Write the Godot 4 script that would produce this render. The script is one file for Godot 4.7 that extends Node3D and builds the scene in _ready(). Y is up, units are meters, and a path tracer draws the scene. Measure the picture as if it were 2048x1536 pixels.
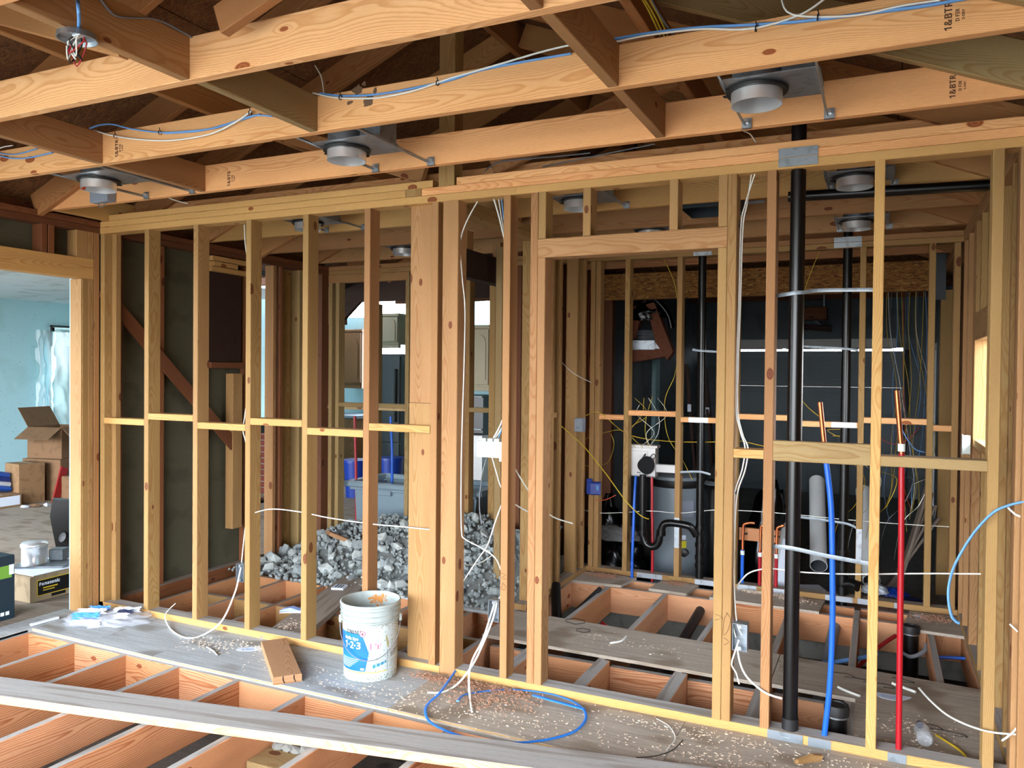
extends Node3D

var rng := RandomNumberGenerator.new()
var M := {}
var T := {}
var used := {}

func _ready() -> void:
	rng.seed = 20417
	setup_view()
	setup_materials()
	build_shell()
	build_floor()
	build_front_wall()
	build_side_walls()
	build_ceiling()
	build_roof()
	build_back_rooms()
	build_left_room()
	build_lights_and_boxes()
	build_plumbing()
	build_cables()
	build_floor_things()
	build_marks()
	build_rubble()
	build_utility()
	build_kitchen()

func setup_view() -> void:
	var cam := Camera3D.new()
	cam.name = "camera"
	add_child(cam)
	cam.position = Vector3(4.0890, 1.5227, 3.4392)
	cam.rotation = Vector3(deg_to_rad(-0.8649), deg_to_rad(24.9391), deg_to_rad(0.5575))
	cam.fov = 51.87
	cam.near = 0.05
	cam.far = 120.0
	cam.current = true
	# overcast daylight that comes in through the openings of the house
	var sky_mat := ProceduralSkyMaterial.new()
	sky_mat.sky_top_color = Color(0.90, 0.94, 1.0)
	sky_mat.sky_horizon_color = Color(0.97, 0.98, 1.0)
	sky_mat.sky_curve = 0.2
	sky_mat.ground_bottom_color = Color(0.5, 0.49, 0.47)
	sky_mat.ground_horizon_color = Color(0.62, 0.62, 0.6)
	sky_mat.sun_angle_max = 1.0
	var sky := Sky.new()
	sky.sky_material = sky_mat
	var env := Environment.new()
	env.background_mode = Environment.BG_SKY
	env.sky = sky
	env.background_energy_multiplier = 3.0
	env.ambient_light_source = Environment.AMBIENT_SOURCE_SKY
	env.tonemap_mode = Environment.TONE_MAPPER_LINEAR
	env.tonemap_exposure = 9.5
	env.sdfgi_enabled = true
	env.ssao_enabled = true
	env.ssil_enabled = true
	var we := WorldEnvironment.new()
	we.name = "world"
	we.environment = env
	add_child(we)

# ---------------------------------------------------------------- helpers
func meta(o: Node, label: String, category := "", group := "", kind := "") -> Node:
	if label: o.set_meta("label", label)
	if category: o.set_meta("category", category)
	if group: o.set_meta("group", group)
	if kind: o.set_meta("kind", kind)
	return o

func numbered(called: String) -> String:
	var n: int = used.get(called, 0)
	used[called] = n + 1
	return called if n == 0 else "%s_%03d" % [called, n]

func thing(called: String, label: String, category: String, at := Vector3.ZERO, group := "", kind := "") -> Node3D:
	var o := Node3D.new()
	o.name = numbered(called)
	add_child(o)
	o.position = at
	meta(o, label, category, group, kind)
	return o

func put(parent: Node, called: String, mesh: Mesh, mat: Material, xf := Transform3D()) -> MeshInstance3D:
	var o := MeshInstance3D.new()
	o.name = numbered(called) if parent == self else called
	o.mesh = mesh
	if mat and mesh.get_surface_count() > 0:
		o.set_surface_override_material(0, mat)
	o.transform = xf
	parent.add_child(o, true)
	return o

func quad(st: SurfaceTool, a: Vector3, b: Vector3, c: Vector3, d: Vector3, n: Vector3, ua := Vector2.ZERO, ub := Vector2.ZERO, uc := Vector2.ZERO, ud := Vector2.ZERO) -> void:
	# a b c d counter-clockwise seen from outside; Godot's front faces run clockwise
	for e in [[a, ua], [c, uc], [b, ub], [a, ua], [d, ud], [c, uc]]:
		st.set_normal(n)
		st.set_uv(e[1])
		st.add_vertex(e[0])

# a piece of lumber: length along local x, width w along y, thickness t along z, eased long edges
func board_mesh(l: float, w: float, t: float, top_mat: Material = null, c := 0.0025) -> ArrayMesh:
	c = minf(c, minf(w, t) * 0.2)
	var y := w / 2
	var z := t / 2
	var p := [Vector2(y - c, z), Vector2(y, z - c), Vector2(y, -z + c), Vector2(y - c, -z), Vector2(-y + c, -z), Vector2(-y, -z + c), Vector2(-y, z - c), Vector2(-y + c, z)]
	var h := l / 2
	var us := 1.0 / maxf(4.2, l * 1.01)
	var u0 := rng.randf() * (1.0 - l * us)
	var flip := rng.randf() < 0.5
	var st := SurfaceTool.new()
	st.begin(Mesh.PRIMITIVE_TRIANGLES)
	var tops := SurfaceTool.new()
	tops.begin(Mesh.PRIMITIVE_TRIANGLES)
	for i in 8:
		var a: Vector2 = p[i]
		var b: Vector2 = p[(i + 1) % 8]
		var len2 := a.distance_to(b)
		var vs := 1.0 / maxf(0.3, len2 * 1.01)
		var v0 := rng.randf() * (1.0 - len2 * vs)
		var n2 := Vector2(b.y - a.y, a.x - b.x).normalized()
		if n2.dot(a + b) < 0: n2 = -n2
		var n := Vector3(0, n2.x, n2.y)
		var ul := u0
		var ur := u0 + l * us
		if flip:
			ul = 1.0 - ul
			ur = 1.0 - ur
		var to := tops if (top_mat and i == 1) else st
		quad(to, Vector3(-h, a.x, a.y), Vector3(h, a.x, a.y), Vector3(h, b.x, b.y), Vector3(-h, b.x, b.y), n, Vector2(ul, v0), Vector2(ur, v0), Vector2(ur, v0 + len2 * vs), Vector2(ul, v0 + len2 * vs))
	for s in [-1.0, 1.0]:
		for i in range(1, 7):
			var tri := [p[0], p[i], p[i + 1]]
			if s < 0: tri = [p[0], p[i + 1], p[i]]
			for q in tri:
				st.set_normal(Vector3(s, 0, 0))
				st.set_uv(Vector2(0.3 + q.x * 0.08, 0.5 + q.y * 3.3))
				st.add_vertex(Vector3(h * s, q.x, q.y))
	var m := st.commit()
	if top_mat:
		m = tops.commit(m)
		m.surface_set_material(1, top_mat)
	return m

func pick(mat) -> Material:
	if mat is Array: return mat[rng.randi() % mat.size()]
	return mat

# lumber from point to point; "up" says where its width points
func beam(parent: Node, called: String, p0: Vector3, p1: Vector3, w: float, t: float, mat, up := Vector3.UP, top_mat: Material = null) -> MeshInstance3D:
	var x := (p1 - p0).normalized()
	var z := x.cross(up).normalized()
	var y := z.cross(x).normalized()
	return put(parent, called, board_mesh(p0.distance_to(p1), w, t, top_mat), pick(mat), Transform3D(Basis(x, y, z), (p0 + p1) / 2))

# an upright or lying box of lumber between two corners; its grain runs along the longest side
func bx(parent: Node, called: String, a: Vector3, b: Vector3, mat, top_mat: Material = null, axis := -1) -> MeshInstance3D:
	var lo := Vector3(minf(a.x, b.x), minf(a.y, b.y), minf(a.z, b.z))
	var s := (a - b).abs()
	var c := lo + s / 2
	if axis < 0: axis = s.max_axis_index()
	var basis: Basis
	var d: Vector3
	if axis == 0:
		basis = Basis()
		d = s
	elif axis == 1:
		basis = Basis(Vector3(0, 1, 0), Vector3(-1, 0, 0), Vector3(0, 0, 1))
		d = Vector3(s.y, s.x, s.z)
	else:
		basis = Basis(Vector3(0, 0, -1), Vector3(0, 1, 0), Vector3(1, 0, 0))
		d = Vector3(s.z, s.y, s.x)
	return put(parent, called, board_mesh(d.x, d.y, d.z, top_mat), pick(mat), Transform3D(basis, c))

func smooth_path(pts: Array, step := 0.02, closed := false) -> PackedVector3Array:
	var c := Curve3D.new()
	var n := pts.size()
	for i in n:
		var a: Vector3 = pts[maxi(i - 1, 0)]
		var b: Vector3 = pts[mini(i + 1, n - 1)]
		if closed:
			a = pts[(i - 1 + n) % n]
			b = pts[(i + 1) % n]
		var tan := (b - a) / 6.0
		c.add_point(pts[i], -tan, tan)
	c.bake_interval = step
	return c.get_baked_points()

# a swept oval tube
func tube_mesh(path: PackedVector3Array, rx: float, ry: float, sides := 8, up := Vector3.UP) -> ArrayMesh:
	var st := SurfaceTool.new()
	st.begin(Mesh.PRIMITIVE_TRIANGLES)
	var rings := []
	var n := path.size()
	var side := Vector3.ZERO
	var run := 0.0
	for i in n:
		var d := (path[mini(i + 1, n - 1)] - path[maxi(i - 1, 0)]).normalized()
		if i == 0:
			side = d.cross(up)
			if side.length() < 0.05: side = d.cross(Vector3(1, 0.2, 0))
		side = (side - d * side.dot(d)).normalized()
		var u := side.cross(d).normalized()
		if i > 0: run += path[i].distance_to(path[i - 1])
		var ring := []
		for k in sides:
			var a := TAU * k / sides
			var o := side * cos(a) * rx + u * sin(a) * ry
			var nn := (side * cos(a) / rx + u * sin(a) / ry).normalized()
			ring.append([path[i] + o, nn, Vector2(run, float(k) / sides)])
		rings.append(ring)
	for i in n - 1:
		for k in sides:
			var q := [rings[i][k], rings[i][(k + 1) % sides], rings[i + 1][(k + 1) % sides], rings[i + 1][k]]
			for j in [0, 1, 2, 0, 2, 3]:
				st.set_normal(q[j][1])
				st.set_uv(q[j][2])
				st.add_vertex(q[j][0])
	for e in [0, n - 1]:
		var nn := (path[e] - path[1 if e == 0 else n - 2]).normalized()
		for k in range(1, sides - 1):
			var tri := [rings[e][0], rings[e][k + 1], rings[e][k]]
			if e > 0: tri = [rings[e][0], rings[e][k], rings[e][k + 1]]
			for v in tri:
				st.set_normal(nn)
				st.set_uv(v[2])
				st.add_vertex(v[0])
	return st.commit()

func tube(parent: Node, called: String, pts: Array, r: float, mat: Material, ry := -1.0, sides := 8, smooth := true, step := 0.02) -> MeshInstance3D:
	var path := smooth_path(pts, step) if smooth else PackedVector3Array(pts)
	return put(parent, called, tube_mesh(path, r, ry if ry > 0 else r, sides), mat)

# surface of revolution about y; profile of Vector2(radius, height)
func lathe_mesh(prof: Array, segs := 24, sharp := 0.6) -> ArrayMesh:
	var st := SurfaceTool.new()
	st.begin(Mesh.PRIMITIVE_TRIANGLES)
	var total := 0.0
	for i in prof.size() - 1: total += prof[i].distance_to(prof[i + 1])
	var run := 0.0
	for i in prof.size() - 1:
		var a: Vector2 = prof[i]
		var b: Vector2 = prof[i + 1]
		var nrm := Vector2(b.y - a.y, a.x - b.x).normalized()
		var na := nrm
		var nb := nrm
		if i > 0:
			var pa: Vector2 = Vector2(a.y - prof[i - 1].y, prof[i - 1].x - a.x).normalized()
			if pa.dot(nrm) > sharp: na = (pa + nrm).normalized()
		if i < prof.size() - 2:
			var pb: Vector2 = Vector2(prof[i + 2].y - b.y, b.x - prof[i + 2].x).normalized()
			if pb.dot(nrm) > sharp: nb = (pb + nrm).normalized()
		var v0 := run / total
		run += a.distance_to(b)
		var v1 := run / total
		for k in segs:
			var t0 := TAU * k / segs
			var t1 := TAU * (k + 1) / segs
			var e0 := Vector3(sin(t0), 0, cos(t0))
			var e1 := Vector3(sin(t1), 0, cos(t1))
			var q := [[e0 * a.x + Vector3.UP * a.y, e0 * na.x + Vector3.UP * na.y, Vector2(float(k) / segs, 1 - v0)],
				[e1 * a.x + Vector3.UP * a.y, e1 * na.x + Vector3.UP * na.y, Vector2(float(k + 1) / segs, 1 - v0)],
				[e1 * b.x + Vector3.UP * b.y, e1 * nb.x + Vector3.UP * nb.y, Vector2(float(k + 1) / segs, 1 - v1)],
				[e0 * b.x + Vector3.UP * b.y, e0 * nb.x + Vector3.UP * nb.y, Vector2(float(k) / segs, 1 - v1)]]
			for j in [0, 2, 1, 0, 3, 2]:
				st.set_normal(q[j][1])
				st.set_uv(q[j][2])
				st.add_vertex(q[j][0])
	return st.commit()

# an upright prism cut from an outline in the x-y plane, thickness d along z (centred)
func prism_mesh(outline: Array, d: float) -> ArrayMesh:
	var st := SurfaceTool.new()
	st.begin(Mesh.PRIMITIVE_TRIANGLES)
	var pts := PackedVector2Array(outline)
	if not Geometry2D.is_polygon_clockwise(pts):
		pts.reverse()
	var idx := Geometry2D.triangulate_polygon(pts)
	for s in [-1.0, 1.0]:
		for i in range(0, idx.size(), 3):
			var tri := [idx[i], idx[i + 1], idx[i + 2]]
			var a := pts[tri[0]]
			var b := pts[tri[1]]
			var c := pts[tri[2]]
			var cw := (b - a).cross(c - a) < 0
			if cw != (s > 0): tri = [tri[0], tri[2], tri[1]]
			for k in tri:
				st.set_normal(Vector3(0, 0, s))
				st.set_uv(Vector2(pts[k].x, -pts[k].y))
				st.add_vertex(Vector3(pts[k].x, pts[k].y, s * d / 2))
	for i in pts.size():
		var a := pts[i]
		var b := pts[(i + 1) % pts.size()]
		var n2 := Vector2(-(b.y - a.y), b.x - a.x).normalized()
		quad(st, Vector3(a.x, a.y, d / 2), Vector3(b.x, b.y, d / 2), Vector3(b.x, b.y, -d / 2), Vector3(a.x, a.y, -d / 2), Vector3(n2.x, n2.y, 0), Vector2(a.x, 0), Vector2(b.x, 0), Vector2(b.x, d), Vector2(a.x, d))
	return st.commit()

func box_mesh(s: Vector3, c := 0.0) -> ArrayMesh:
	return board_mesh(s.x, s.y, s.z, null, maxf(c, 0.0005))

func slab(parent: Node, called: String, a: Vector3, b: Vector3, mat: Material) -> MeshInstance3D:
	return bx(parent, called, a, b, mat)

func text_mesh(s: String, size: float, font := "Droid Sans", weight := 400, italic := false) -> TextMesh:
	var f := SystemFont.new()
	f.font_names = PackedStringArray([font])
	f.font_weight = weight
	f.font_italic = italic
	var t := TextMesh.new()
	t.font = f
	t.text = s
	t.font_size = 32
	t.pixel_size = size / 32.0
	t.depth = 0.0006
	t.curve_step = 2.0
	return t

# ---------------------------------------------------------------- materials
func wood_tex(sd: int, spacing: float, d_lo: float, d_hi: float, knots: int, late: Color, contrast := 1.0) -> ImageTexture:
	var w := 1024
	var h := 384
	var r := RandomNumberGenerator.new()
	r.seed = sd
	var n1 := FastNoiseLite.new()
	n1.seed = sd
	n1.noise_type = FastNoiseLite.TYPE_SIMPLEX_SMOOTH
	n1.frequency = 1.0
	n1.fractal_octaves = 2
	var data := PackedByteArray()
	data.resize(w * h * 3)
	var ks := []
	for i in knots:
		ks.append([r.randf() * 4.2, 0.02 + r.randf() * 0.26, 0.006 + r.randf() * 0.009])
	var y0 := PackedFloat32Array()
	var d0 := PackedFloat32Array()
	var near := []
	for i in w:
		var x := 4.2 * i / w
		y0.append(0.15 + 0.07 * n1.get_noise_2d(x * 0.5, 3.1) + 0.012 * n1.get_noise_2d(x * 2.0, 9.1))
		d0.append(lerpf(d_lo, d_hi, 0.5 + 0.5 * n1.get_noise_2d(x * 0.7, 17.3)) + 0.003 * n1.get_noise_2d(x * 4.0, 27.3))
		var l := []
		for k in ks:
			if absf(k[0] - x) < 0.12: l.append(k)
		near.append(l)
	for j in h:
		var y := 0.3 * j / h
		for i in w:
			var x := 4.2 * i / w
			var dy := y - y0[i]
			var rad := sqrt(dy * dy + d0[i] * d0[i])
			var knot := 0.0
			var core := 0.0
			for k in near[i]:
				var kx: float = (x - k[0]) * 0.55
				var ky: float = y - k[1]
				var q: float = (kx * kx + ky * ky) / (k[2] * k[2])
				rad += 0.008 * exp(-q * 0.16) * signf(ky + 0.0001)
				if q < 1.6:
					knot = maxf(knot, clampf((1.6 - q) * 3.0, 0, 1))
					core = 0.5 + 0.5 * sin(sqrt(q) * 9.0)
			var ring := rad / spacing + 0.25 * n1.get_noise_2d(x * 3.0, y * 30.0)
			ring -= floorf(ring)
			var lt := smoothstep(0.45, 0.92, ring) * (1.0 - smoothstep(0.94, 1.0, ring)) * contrast
			var fib := n1.get_noise_2d(x * 26.0, y * 900.0) * 0.05 + n1.get_noise_2d(x * 1.3 + 40.0, y * 9.0) * 0.05
			var cr := lerpf(1.0, late.r, lt) + fib
			var cg := lerpf(0.985, late.g, lt) + fib * 1.2
			var cb := lerpf(0.95, late.b, lt) + fib * 1.4
			if knot > 0:
				cr = lerpf(cr, 0.74 - 0.16 * core, knot)
				cg = lerpf(cg, 0.54 - 0.16 * core, knot)
				cb = lerpf(cb, 0.36 - 0.13 * core, knot)
			var o := (j * w + i) * 3
			data[o] = clampi(int(cr * 243), 0, 255)
			data[o + 1] = clampi(int(cg * 243), 0, 255)
			data[o + 2] = clampi(int(cb * 243), 0, 255)
	return ImageTexture.create_from_image(Image.create_from_data(w, h, false, Image.FORMAT_RGB8, data))

# weathered, dusty wood or plywood: long grain lines, stains and specks
func dusty_tex(sd: int, w: int, h: int, base: Color, dark: Color, stain: Color, stain_amount: float, grain := 1.0) -> ImageTexture:
	var n := FastNoiseLite.new()
	n.seed = sd
	n.noise_type = FastNoiseLite.TYPE_SIMPLEX_SMOOTH
	n.frequency = 1.0
	n.fractal_octaves = 3
	var r := RandomNumberGenerator.new()
	r.seed = sd
	var data := PackedByteArray()
	data.resize(w * h * 3)
	for j in h:
		var y := float(j) / h
		for i in w:
			var x := float(i) / w
			var g := n.get_noise_2d(x * 5.0, y * 46.0)
			var s := n.get_noise_2d(x * 4.0 + 31.0, y * 4.0)
			var f := n.get_noise_2d(x * 90.0, y * 90.0)
			var c := base.lerp(dark, clampf(0.35 + 0.55 * g * grain + 0.3 * f, 0, 1))
			c = c.lerp(stain, clampf((s - 0.12) * 3.0, 0, 1) * stain_amount)
			var sp := r.randf()
			if sp > 0.996: c = c.lightened(0.2)
			elif sp < 0.004: c = c.darkened(0.25)
			var o := (j * w + i) * 3
			data[o] = clampi(int(c.r * 255), 0, 255)
			data[o + 1] = clampi(int(c.g * 255), 0, 255)
			data[o + 2] = clampi(int(c.b * 255), 0, 255)
	return ImageTexture.create_from_image(Image.create_from_data(w, h, false, Image.FORMAT_RGB8, data))

# oriented strand board: thousands of wood flakes laid over each other
func osb_tex(sd: int, size: int, flakes: int, lay: float) -> ImageTexture:
	var r := RandomNumberGenerator.new()
	r.seed = sd
	var data := PackedByteArray()
	data.resize(size * size * 3)
	for i in size * size:
		data[i * 3] = 150
		data[i * 3 + 1] = 105
		data[i * 3 + 2] = 62
	for f in flakes:
		var cx := r.randi() % size
		var cy := r.randi() % size
		var a := r.randfn(0.0, lay)
		var l := r.randi_range(18, 64)
		var w := r.randi_range(3, 11)
		var t := r.randf()
		var c := Color(0.80, 0.60, 0.36).lerp(Color(0.50, 0.33, 0.18), t * t)
		if r.randf() < 0.12: c = Color(0.86, 0.70, 0.46)
		var dx := cos(a)
		var dy := sin(a)
		for i in l:
			for j in w:
				var e := j == 0 or i == 0
				var x := posmod(int(cx + (i - l / 2.0) * dx - (j - w / 2.0) * dy), size)
				var y := posmod(int(cy + (i - l / 2.0) * dy + (j - w / 2.0) * dx), size)
				var o := (y * size + x) * 3
				var k := 0.62 if e else 0.94 + 0.08 * ((i * 7 + j * 13) % 5) / 5.0
				data[o] = int(c.r * k * 255)
				data[o + 1] = int(c.g * k * 255)
				data[o + 2] = int(c.b * k * 255)
	return ImageTexture.create_from_image(Image.create_from_data(size, size, false, Image.FORMAT_RGB8, data))

func mat(key: String, col: Color, rough := 0.8, metal := 0.0, tex: Texture2D = null, tri := 0.0) -> StandardMaterial3D:
	var m := StandardMaterial3D.new()
	m.resource_name = key
	m.albedo_color = col
	m.roughness = rough
	m.metallic = metal
	if tex:
		m.albedo_texture = tex
	if tri > 0:
		m.uv1_triplanar = true
		m.uv1_world_triplanar = true
		m.uv1_scale = Vector3.ONE * tri
	M[key] = m
	return m

func glass(key: String, col: Color, alpha: float) -> void:
	var m := mat(key, Color(col.r, col.g, col.b, alpha), 0.05)
	m.transparency = BaseMaterial3D.TRANSPARENCY_ALPHA

func setup_materials() -> void:
	T.flat = wood_tex(11, 0.0046, 0.02, 0.09, 6, Color(0.88, 0.77, 0.62), 0.62)
	T.straight = wood_tex(23, 0.0036, 0.10, 0.20, 7, Color(0.89, 0.79, 0.66), 0.7)
	T.bold = wood_tex(37, 0.0085, 0.012, 0.06, 5, Color(0.80, 0.62, 0.46), 0.85)
	T.osb = osb_tex(5, 1024, 9000, 0.9)
	T.strand = osb_tex(6, 768, 9000, 0.12)
	T.dust = dusty_tex(3, 512, 256, Color(0.86, 0.87, 0.88), Color(0.70, 0.70, 0.70), Color(0.58, 0.54, 0.50), 0.5)
	T.ply = dusty_tex(8, 1024, 512, Color(0.84, 0.85, 0.85), Color(0.69, 0.69, 0.68), Color(0.56, 0.52, 0.47), 0.6)
	T.soil = dusty_tex(13, 512, 512, Color(0.50, 0.45, 0.40), Color(0.27, 0.23, 0.19), Color(0.16, 0.13, 0.11), 0.7, 0.3)
	T.wall = dusty_tex(19, 256, 256, Color(0.97, 0.97, 0.97), Color(0.92, 0.92, 0.92), Color(0.88, 0.88, 0.86), 0.4, 0.3)
	T.grime = dusty_tex(17, 512, 512, Color(0.95, 0.95, 0.94), Color(0.80, 0.80, 0.78), Color(0.70, 0.69, 0.66), 0.5, 0.2)
	var tones := {
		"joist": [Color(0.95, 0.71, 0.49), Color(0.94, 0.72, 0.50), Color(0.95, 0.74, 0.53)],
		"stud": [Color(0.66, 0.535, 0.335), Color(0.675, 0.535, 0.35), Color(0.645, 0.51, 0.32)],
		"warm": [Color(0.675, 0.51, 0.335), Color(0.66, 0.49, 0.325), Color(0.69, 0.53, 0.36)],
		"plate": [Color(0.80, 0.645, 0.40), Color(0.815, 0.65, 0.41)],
		"bay": [Color(0.82, 0.60, 0.44), Color(0.85, 0.64, 0.49), Color(0.80, 0.58, 0.41)],
		"old": [Color(0.46, 0.27, 0.15), Color(0.41, 0.24, 0.13), Color(0.52, 0.32, 0.18)],
		"attic": [Color(0.72, 0.50, 0.30), Color(0.66, 0.46, 0.28), Color(0.76, 0.56, 0.36)],
		"tan": [Color(0.64, 0.55, 0.38), Color(0.61, 0.52, 0.36)],
	}
	for k in tones:
		var list := []
		var i := 0
		for c in tones[k]:
			for tx in [["flat", T.flat], ["straight", T.straight], ["bold", T.bold]]:
				if tx[0] == "bold" and k != "bay": continue
				if tx[0] == "straight" and k == "bay": continue
				list.append(mat("%s_%s_%d" % [k, tx[0], i], c, 0.75, 0.0, tx[1]))
			i += 1
		M[k] = list
	mat("dark_beam", Color(0.20, 0.11, 0.07), 0.8, 0.0, T.straight)
	mat("dust", Color(0.82, 0.80, 0.77), 0.95, 0.0, T.dust)
	mat("dust_brown", Color(0.72, 0.65, 0.58), 0.95, 0.0, T.dust)
	mat("ply_tan", Color(0.86, 0.80, 0.73), 0.9, 0.0, T.ply)
	mat("ply", Color(0.84, 0.86, 0.87), 0.9, 0.0, T.ply)
	mat("ply_edge", Color(0.86, 0.70, 0.44), 0.85, 0.0, T.straight)
	mat("osb", Color(0.62, 0.55, 0.50), 0.85, 0.0, T.osb, 0.9)
	mat("osb_beam", Color(0.86, 0.78, 0.64), 0.8, 0.0, T.strand, 1.1)
	mat("soil", Color(0.8, 0.8, 0.8), 1.0, 0.0, T.soil, 0.8)
	mat("grey_panel", Color(0.36, 0.345, 0.27), 0.95, 0.0, T.grime, 0.7)
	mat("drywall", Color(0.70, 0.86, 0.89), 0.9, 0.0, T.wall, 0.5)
	mat("white_paint", Color(0.9, 0.9, 0.89), 0.7)
	mat("galv", Color(0.72, 0.75, 0.79), 0.38, 0.85, T.grime, 3.0)
	mat("galv_dull", Color(0.60, 0.64, 0.68), 0.5, 0.6, T.grime, 3.0)
	mat("alu", Color(0.93, 0.935, 0.94), 0.28, 0.75)
	mat("abs", Color(0.025, 0.027, 0.03), 0.32)
	mat("abs_dusty", Color(0.10, 0.10, 0.105), 0.6)
	mat("black", Color(0.02, 0.02, 0.022), 0.6)
	mat("pex_blue", Color(0.09, 0.36, 0.78), 0.35)
	mat("pex_red", Color(0.64, 0.07, 0.12), 0.38)
	mat("copper", Color(0.72, 0.40, 0.25), 0.32, 0.9)
	mat("wire_white", Color(0.90, 0.91, 0.88), 0.45)
	mat("wire_blue", Color(0.40, 0.62, 0.86), 0.45)
	mat("wire_yellow", Color(0.78, 0.66, 0.16), 0.5)
	mat("wire_grey", Color(0.45, 0.46, 0.48), 0.5)
	mat("wire_orange", Color(0.80, 0.30, 0.12), 0.5)
	mat("coil_blue", Color(0.16, 0.50, 0.88), 0.4)
	mat("ink", Color(0.33, 0.21, 0.12), 0.8)
	mat("plastic_white", Color(0.84, 0.88, 0.86), 0.45)
	mat("plastic_blue", Color(0.05, 0.20, 0.55), 0.4)
	mat("paper", Color(0.86, 0.90, 0.95), 0.8)
	mat("paper_blue", Color(0.25, 0.55, 0.85), 0.6)
	mat("mildew", Color(0.42, 0.32, 0.23), 0.9)
	mat("concrete", Color(0.60, 0.60, 0.58), 0.95, 0.0, T.grime, 2.0)
	mat("garage_wall", Color(0.50, 0.54, 0.57), 0.9, 0.0, T.grime, 0.5)
	mat("door_grey", Color(0.42, 0.47, 0.50), 0.55)
	mat("bracket", Color(0.28, 0.30, 0.32), 0.5, 0.4)
	mat("ply_brown", Color(0.70, 0.63, 0.56), 0.9, 0.0, T.ply)
	mat("galv_dark", Color(0.16, 0.19, 0.21), 0.4, 0.6)
	mat("grey_plastic", Color(0.52, 0.55, 0.60), 0.55)
	mat("pvc_grey", Color(0.45, 0.50, 0.54), 0.6)
	mat("card", Color(0.50, 0.37, 0.25), 0.85, 0.0, T.grime, 2.0)
	mat("card_light", Color(0.60, 0.46, 0.32), 0.85, 0.0, T.grime, 2.0)
	mat("card_worn", Color(0.66, 0.58, 0.46), 0.85, 0.0, T.grime, 2.0)
	mat("tape", Color(0.62, 0.52, 0.36), 0.4)
	mat("teal_card", Color(0.08, 0.17, 0.22), 0.5)
	mat("green_card", Color(0.42, 0.62, 0.22), 0.6)
	mat("red_card", Color(0.52, 0.05, 0.05), 0.6)
	glass("pane", Color(0.8, 0.95, 0.95), 0.25)
	glass("film", Color(0.86, 0.93, 0.95), 0.42)
	glass("film_dense", Color(0.70, 0.86, 0.88), 0.965)
	M.film_dense.roughness = 0.5
	mat("ceil_white", Color(0.88, 0.93, 0.96), 0.9, 0.0, T.grime, 0.5)
	M.film.roughness = 0.35
	M.film.cull_mode = BaseMaterial3D.CULL_DISABLED
	glass("bag_film", Color(0.86, 0.88, 0.92), 0.34)
	M.bag_film.roughness = 0.3
	glass("bottle", Color(0.92, 0.95, 0.97), 0.25)
	mat("bucket_white", Color(0.74, 0.79, 0.79), 0.45)
	mat("bucket_dirty", Color(0.74, 0.79, 0.79), 0.5, 0.0, T.grime, 3.0)
	mat("orange_stain", Color(0.78, 0.52, 0.25), 0.6)
	mat("ink_dark", Color(0.06, 0.06, 0.07), 0.6)
	mat("pink", Color(0.86, 0.36, 0.45), 0.6)
	mat("print_blue", Color(0.35, 0.52, 0.72), 0.7)
	mat("navy", Color(0.06, 0.09, 0.25), 0.5)
	mat("paper_lilac", Color(0.62, 0.70, 0.92), 0.7)
	mat("pale_plank", Color(0.90, 0.74, 0.58), 0.8, 0.0, T.straight)
	mat("offcut", Color(0.72, 0.56, 0.42), 0.85, 0.0, T.flat)
	mat("shaving", Color(0.92, 0.85, 0.76), 0.8)
	mat("shaving_red", Color(0.74, 0.57, 0.46), 0.8)
	mat("rubble", Color(0.66, 0.70, 0.71), 0.95, 0.0, T.grime, 6.0)
	mat("rubble_dark", Color(0.50, 0.53, 0.54), 0.95, 0.0, T.grime, 6.0)
	mat("rubble_light", Color(0.80, 0.83, 0.83), 0.95, 0.0, T.grime, 6.0)
	mat("grit", Color(0.52, 0.54, 0.54), 1.0, 0.0, T.grime, 8.0)
	mat("tub", Color(0.50, 0.58, 0.62), 0.5)
	mat("heater", Color(0.46, 0.50, 0.53), 0.45)
	mat("label_yellow", Color(0.80, 0.76, 0.10), 0.6)
	mat("mask", Color(0.03, 0.03, 0.045), 0.9)
	mat("bag_black", Color(0.015, 0.016, 0.02), 0.25)
	mat("cloth_grey", Color(0.50, 0.50, 0.50), 0.95, 0.0, T.grime, 4.0)
	mat("pvc_white", Color(0.92, 0.94, 0.94), 0.45)
	mat("pvc_inner", Color(0.30, 0.32, 0.34), 0.7)
	mat("pink_litter", Color(0.66, 0.52, 0.46), 0.95, 0.0, T.grime, 6.0)
	mat("insulation", Color(0.55, 0.33, 0.25), 0.95, 0.0, T.grime, 4.0)
	mat("cab_honey", Color(0.56, 0.39, 0.21), 0.5, 0.0, T.straight, 0.6)
	mat("cab_cream", Color(0.62, 0.57, 0.45), 0.5)
	mat("fridge", Color(0.22, 0.23, 0.23), 0.4)
	mat("brick", Color(0.56, 0.24, 0.17), 0.9, 0.0, T.grime, 5.0)
	mat("brick_dark", Color(0.42, 0.17, 0.12), 0.9, 0.0, T.grime, 5.0)

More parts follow.
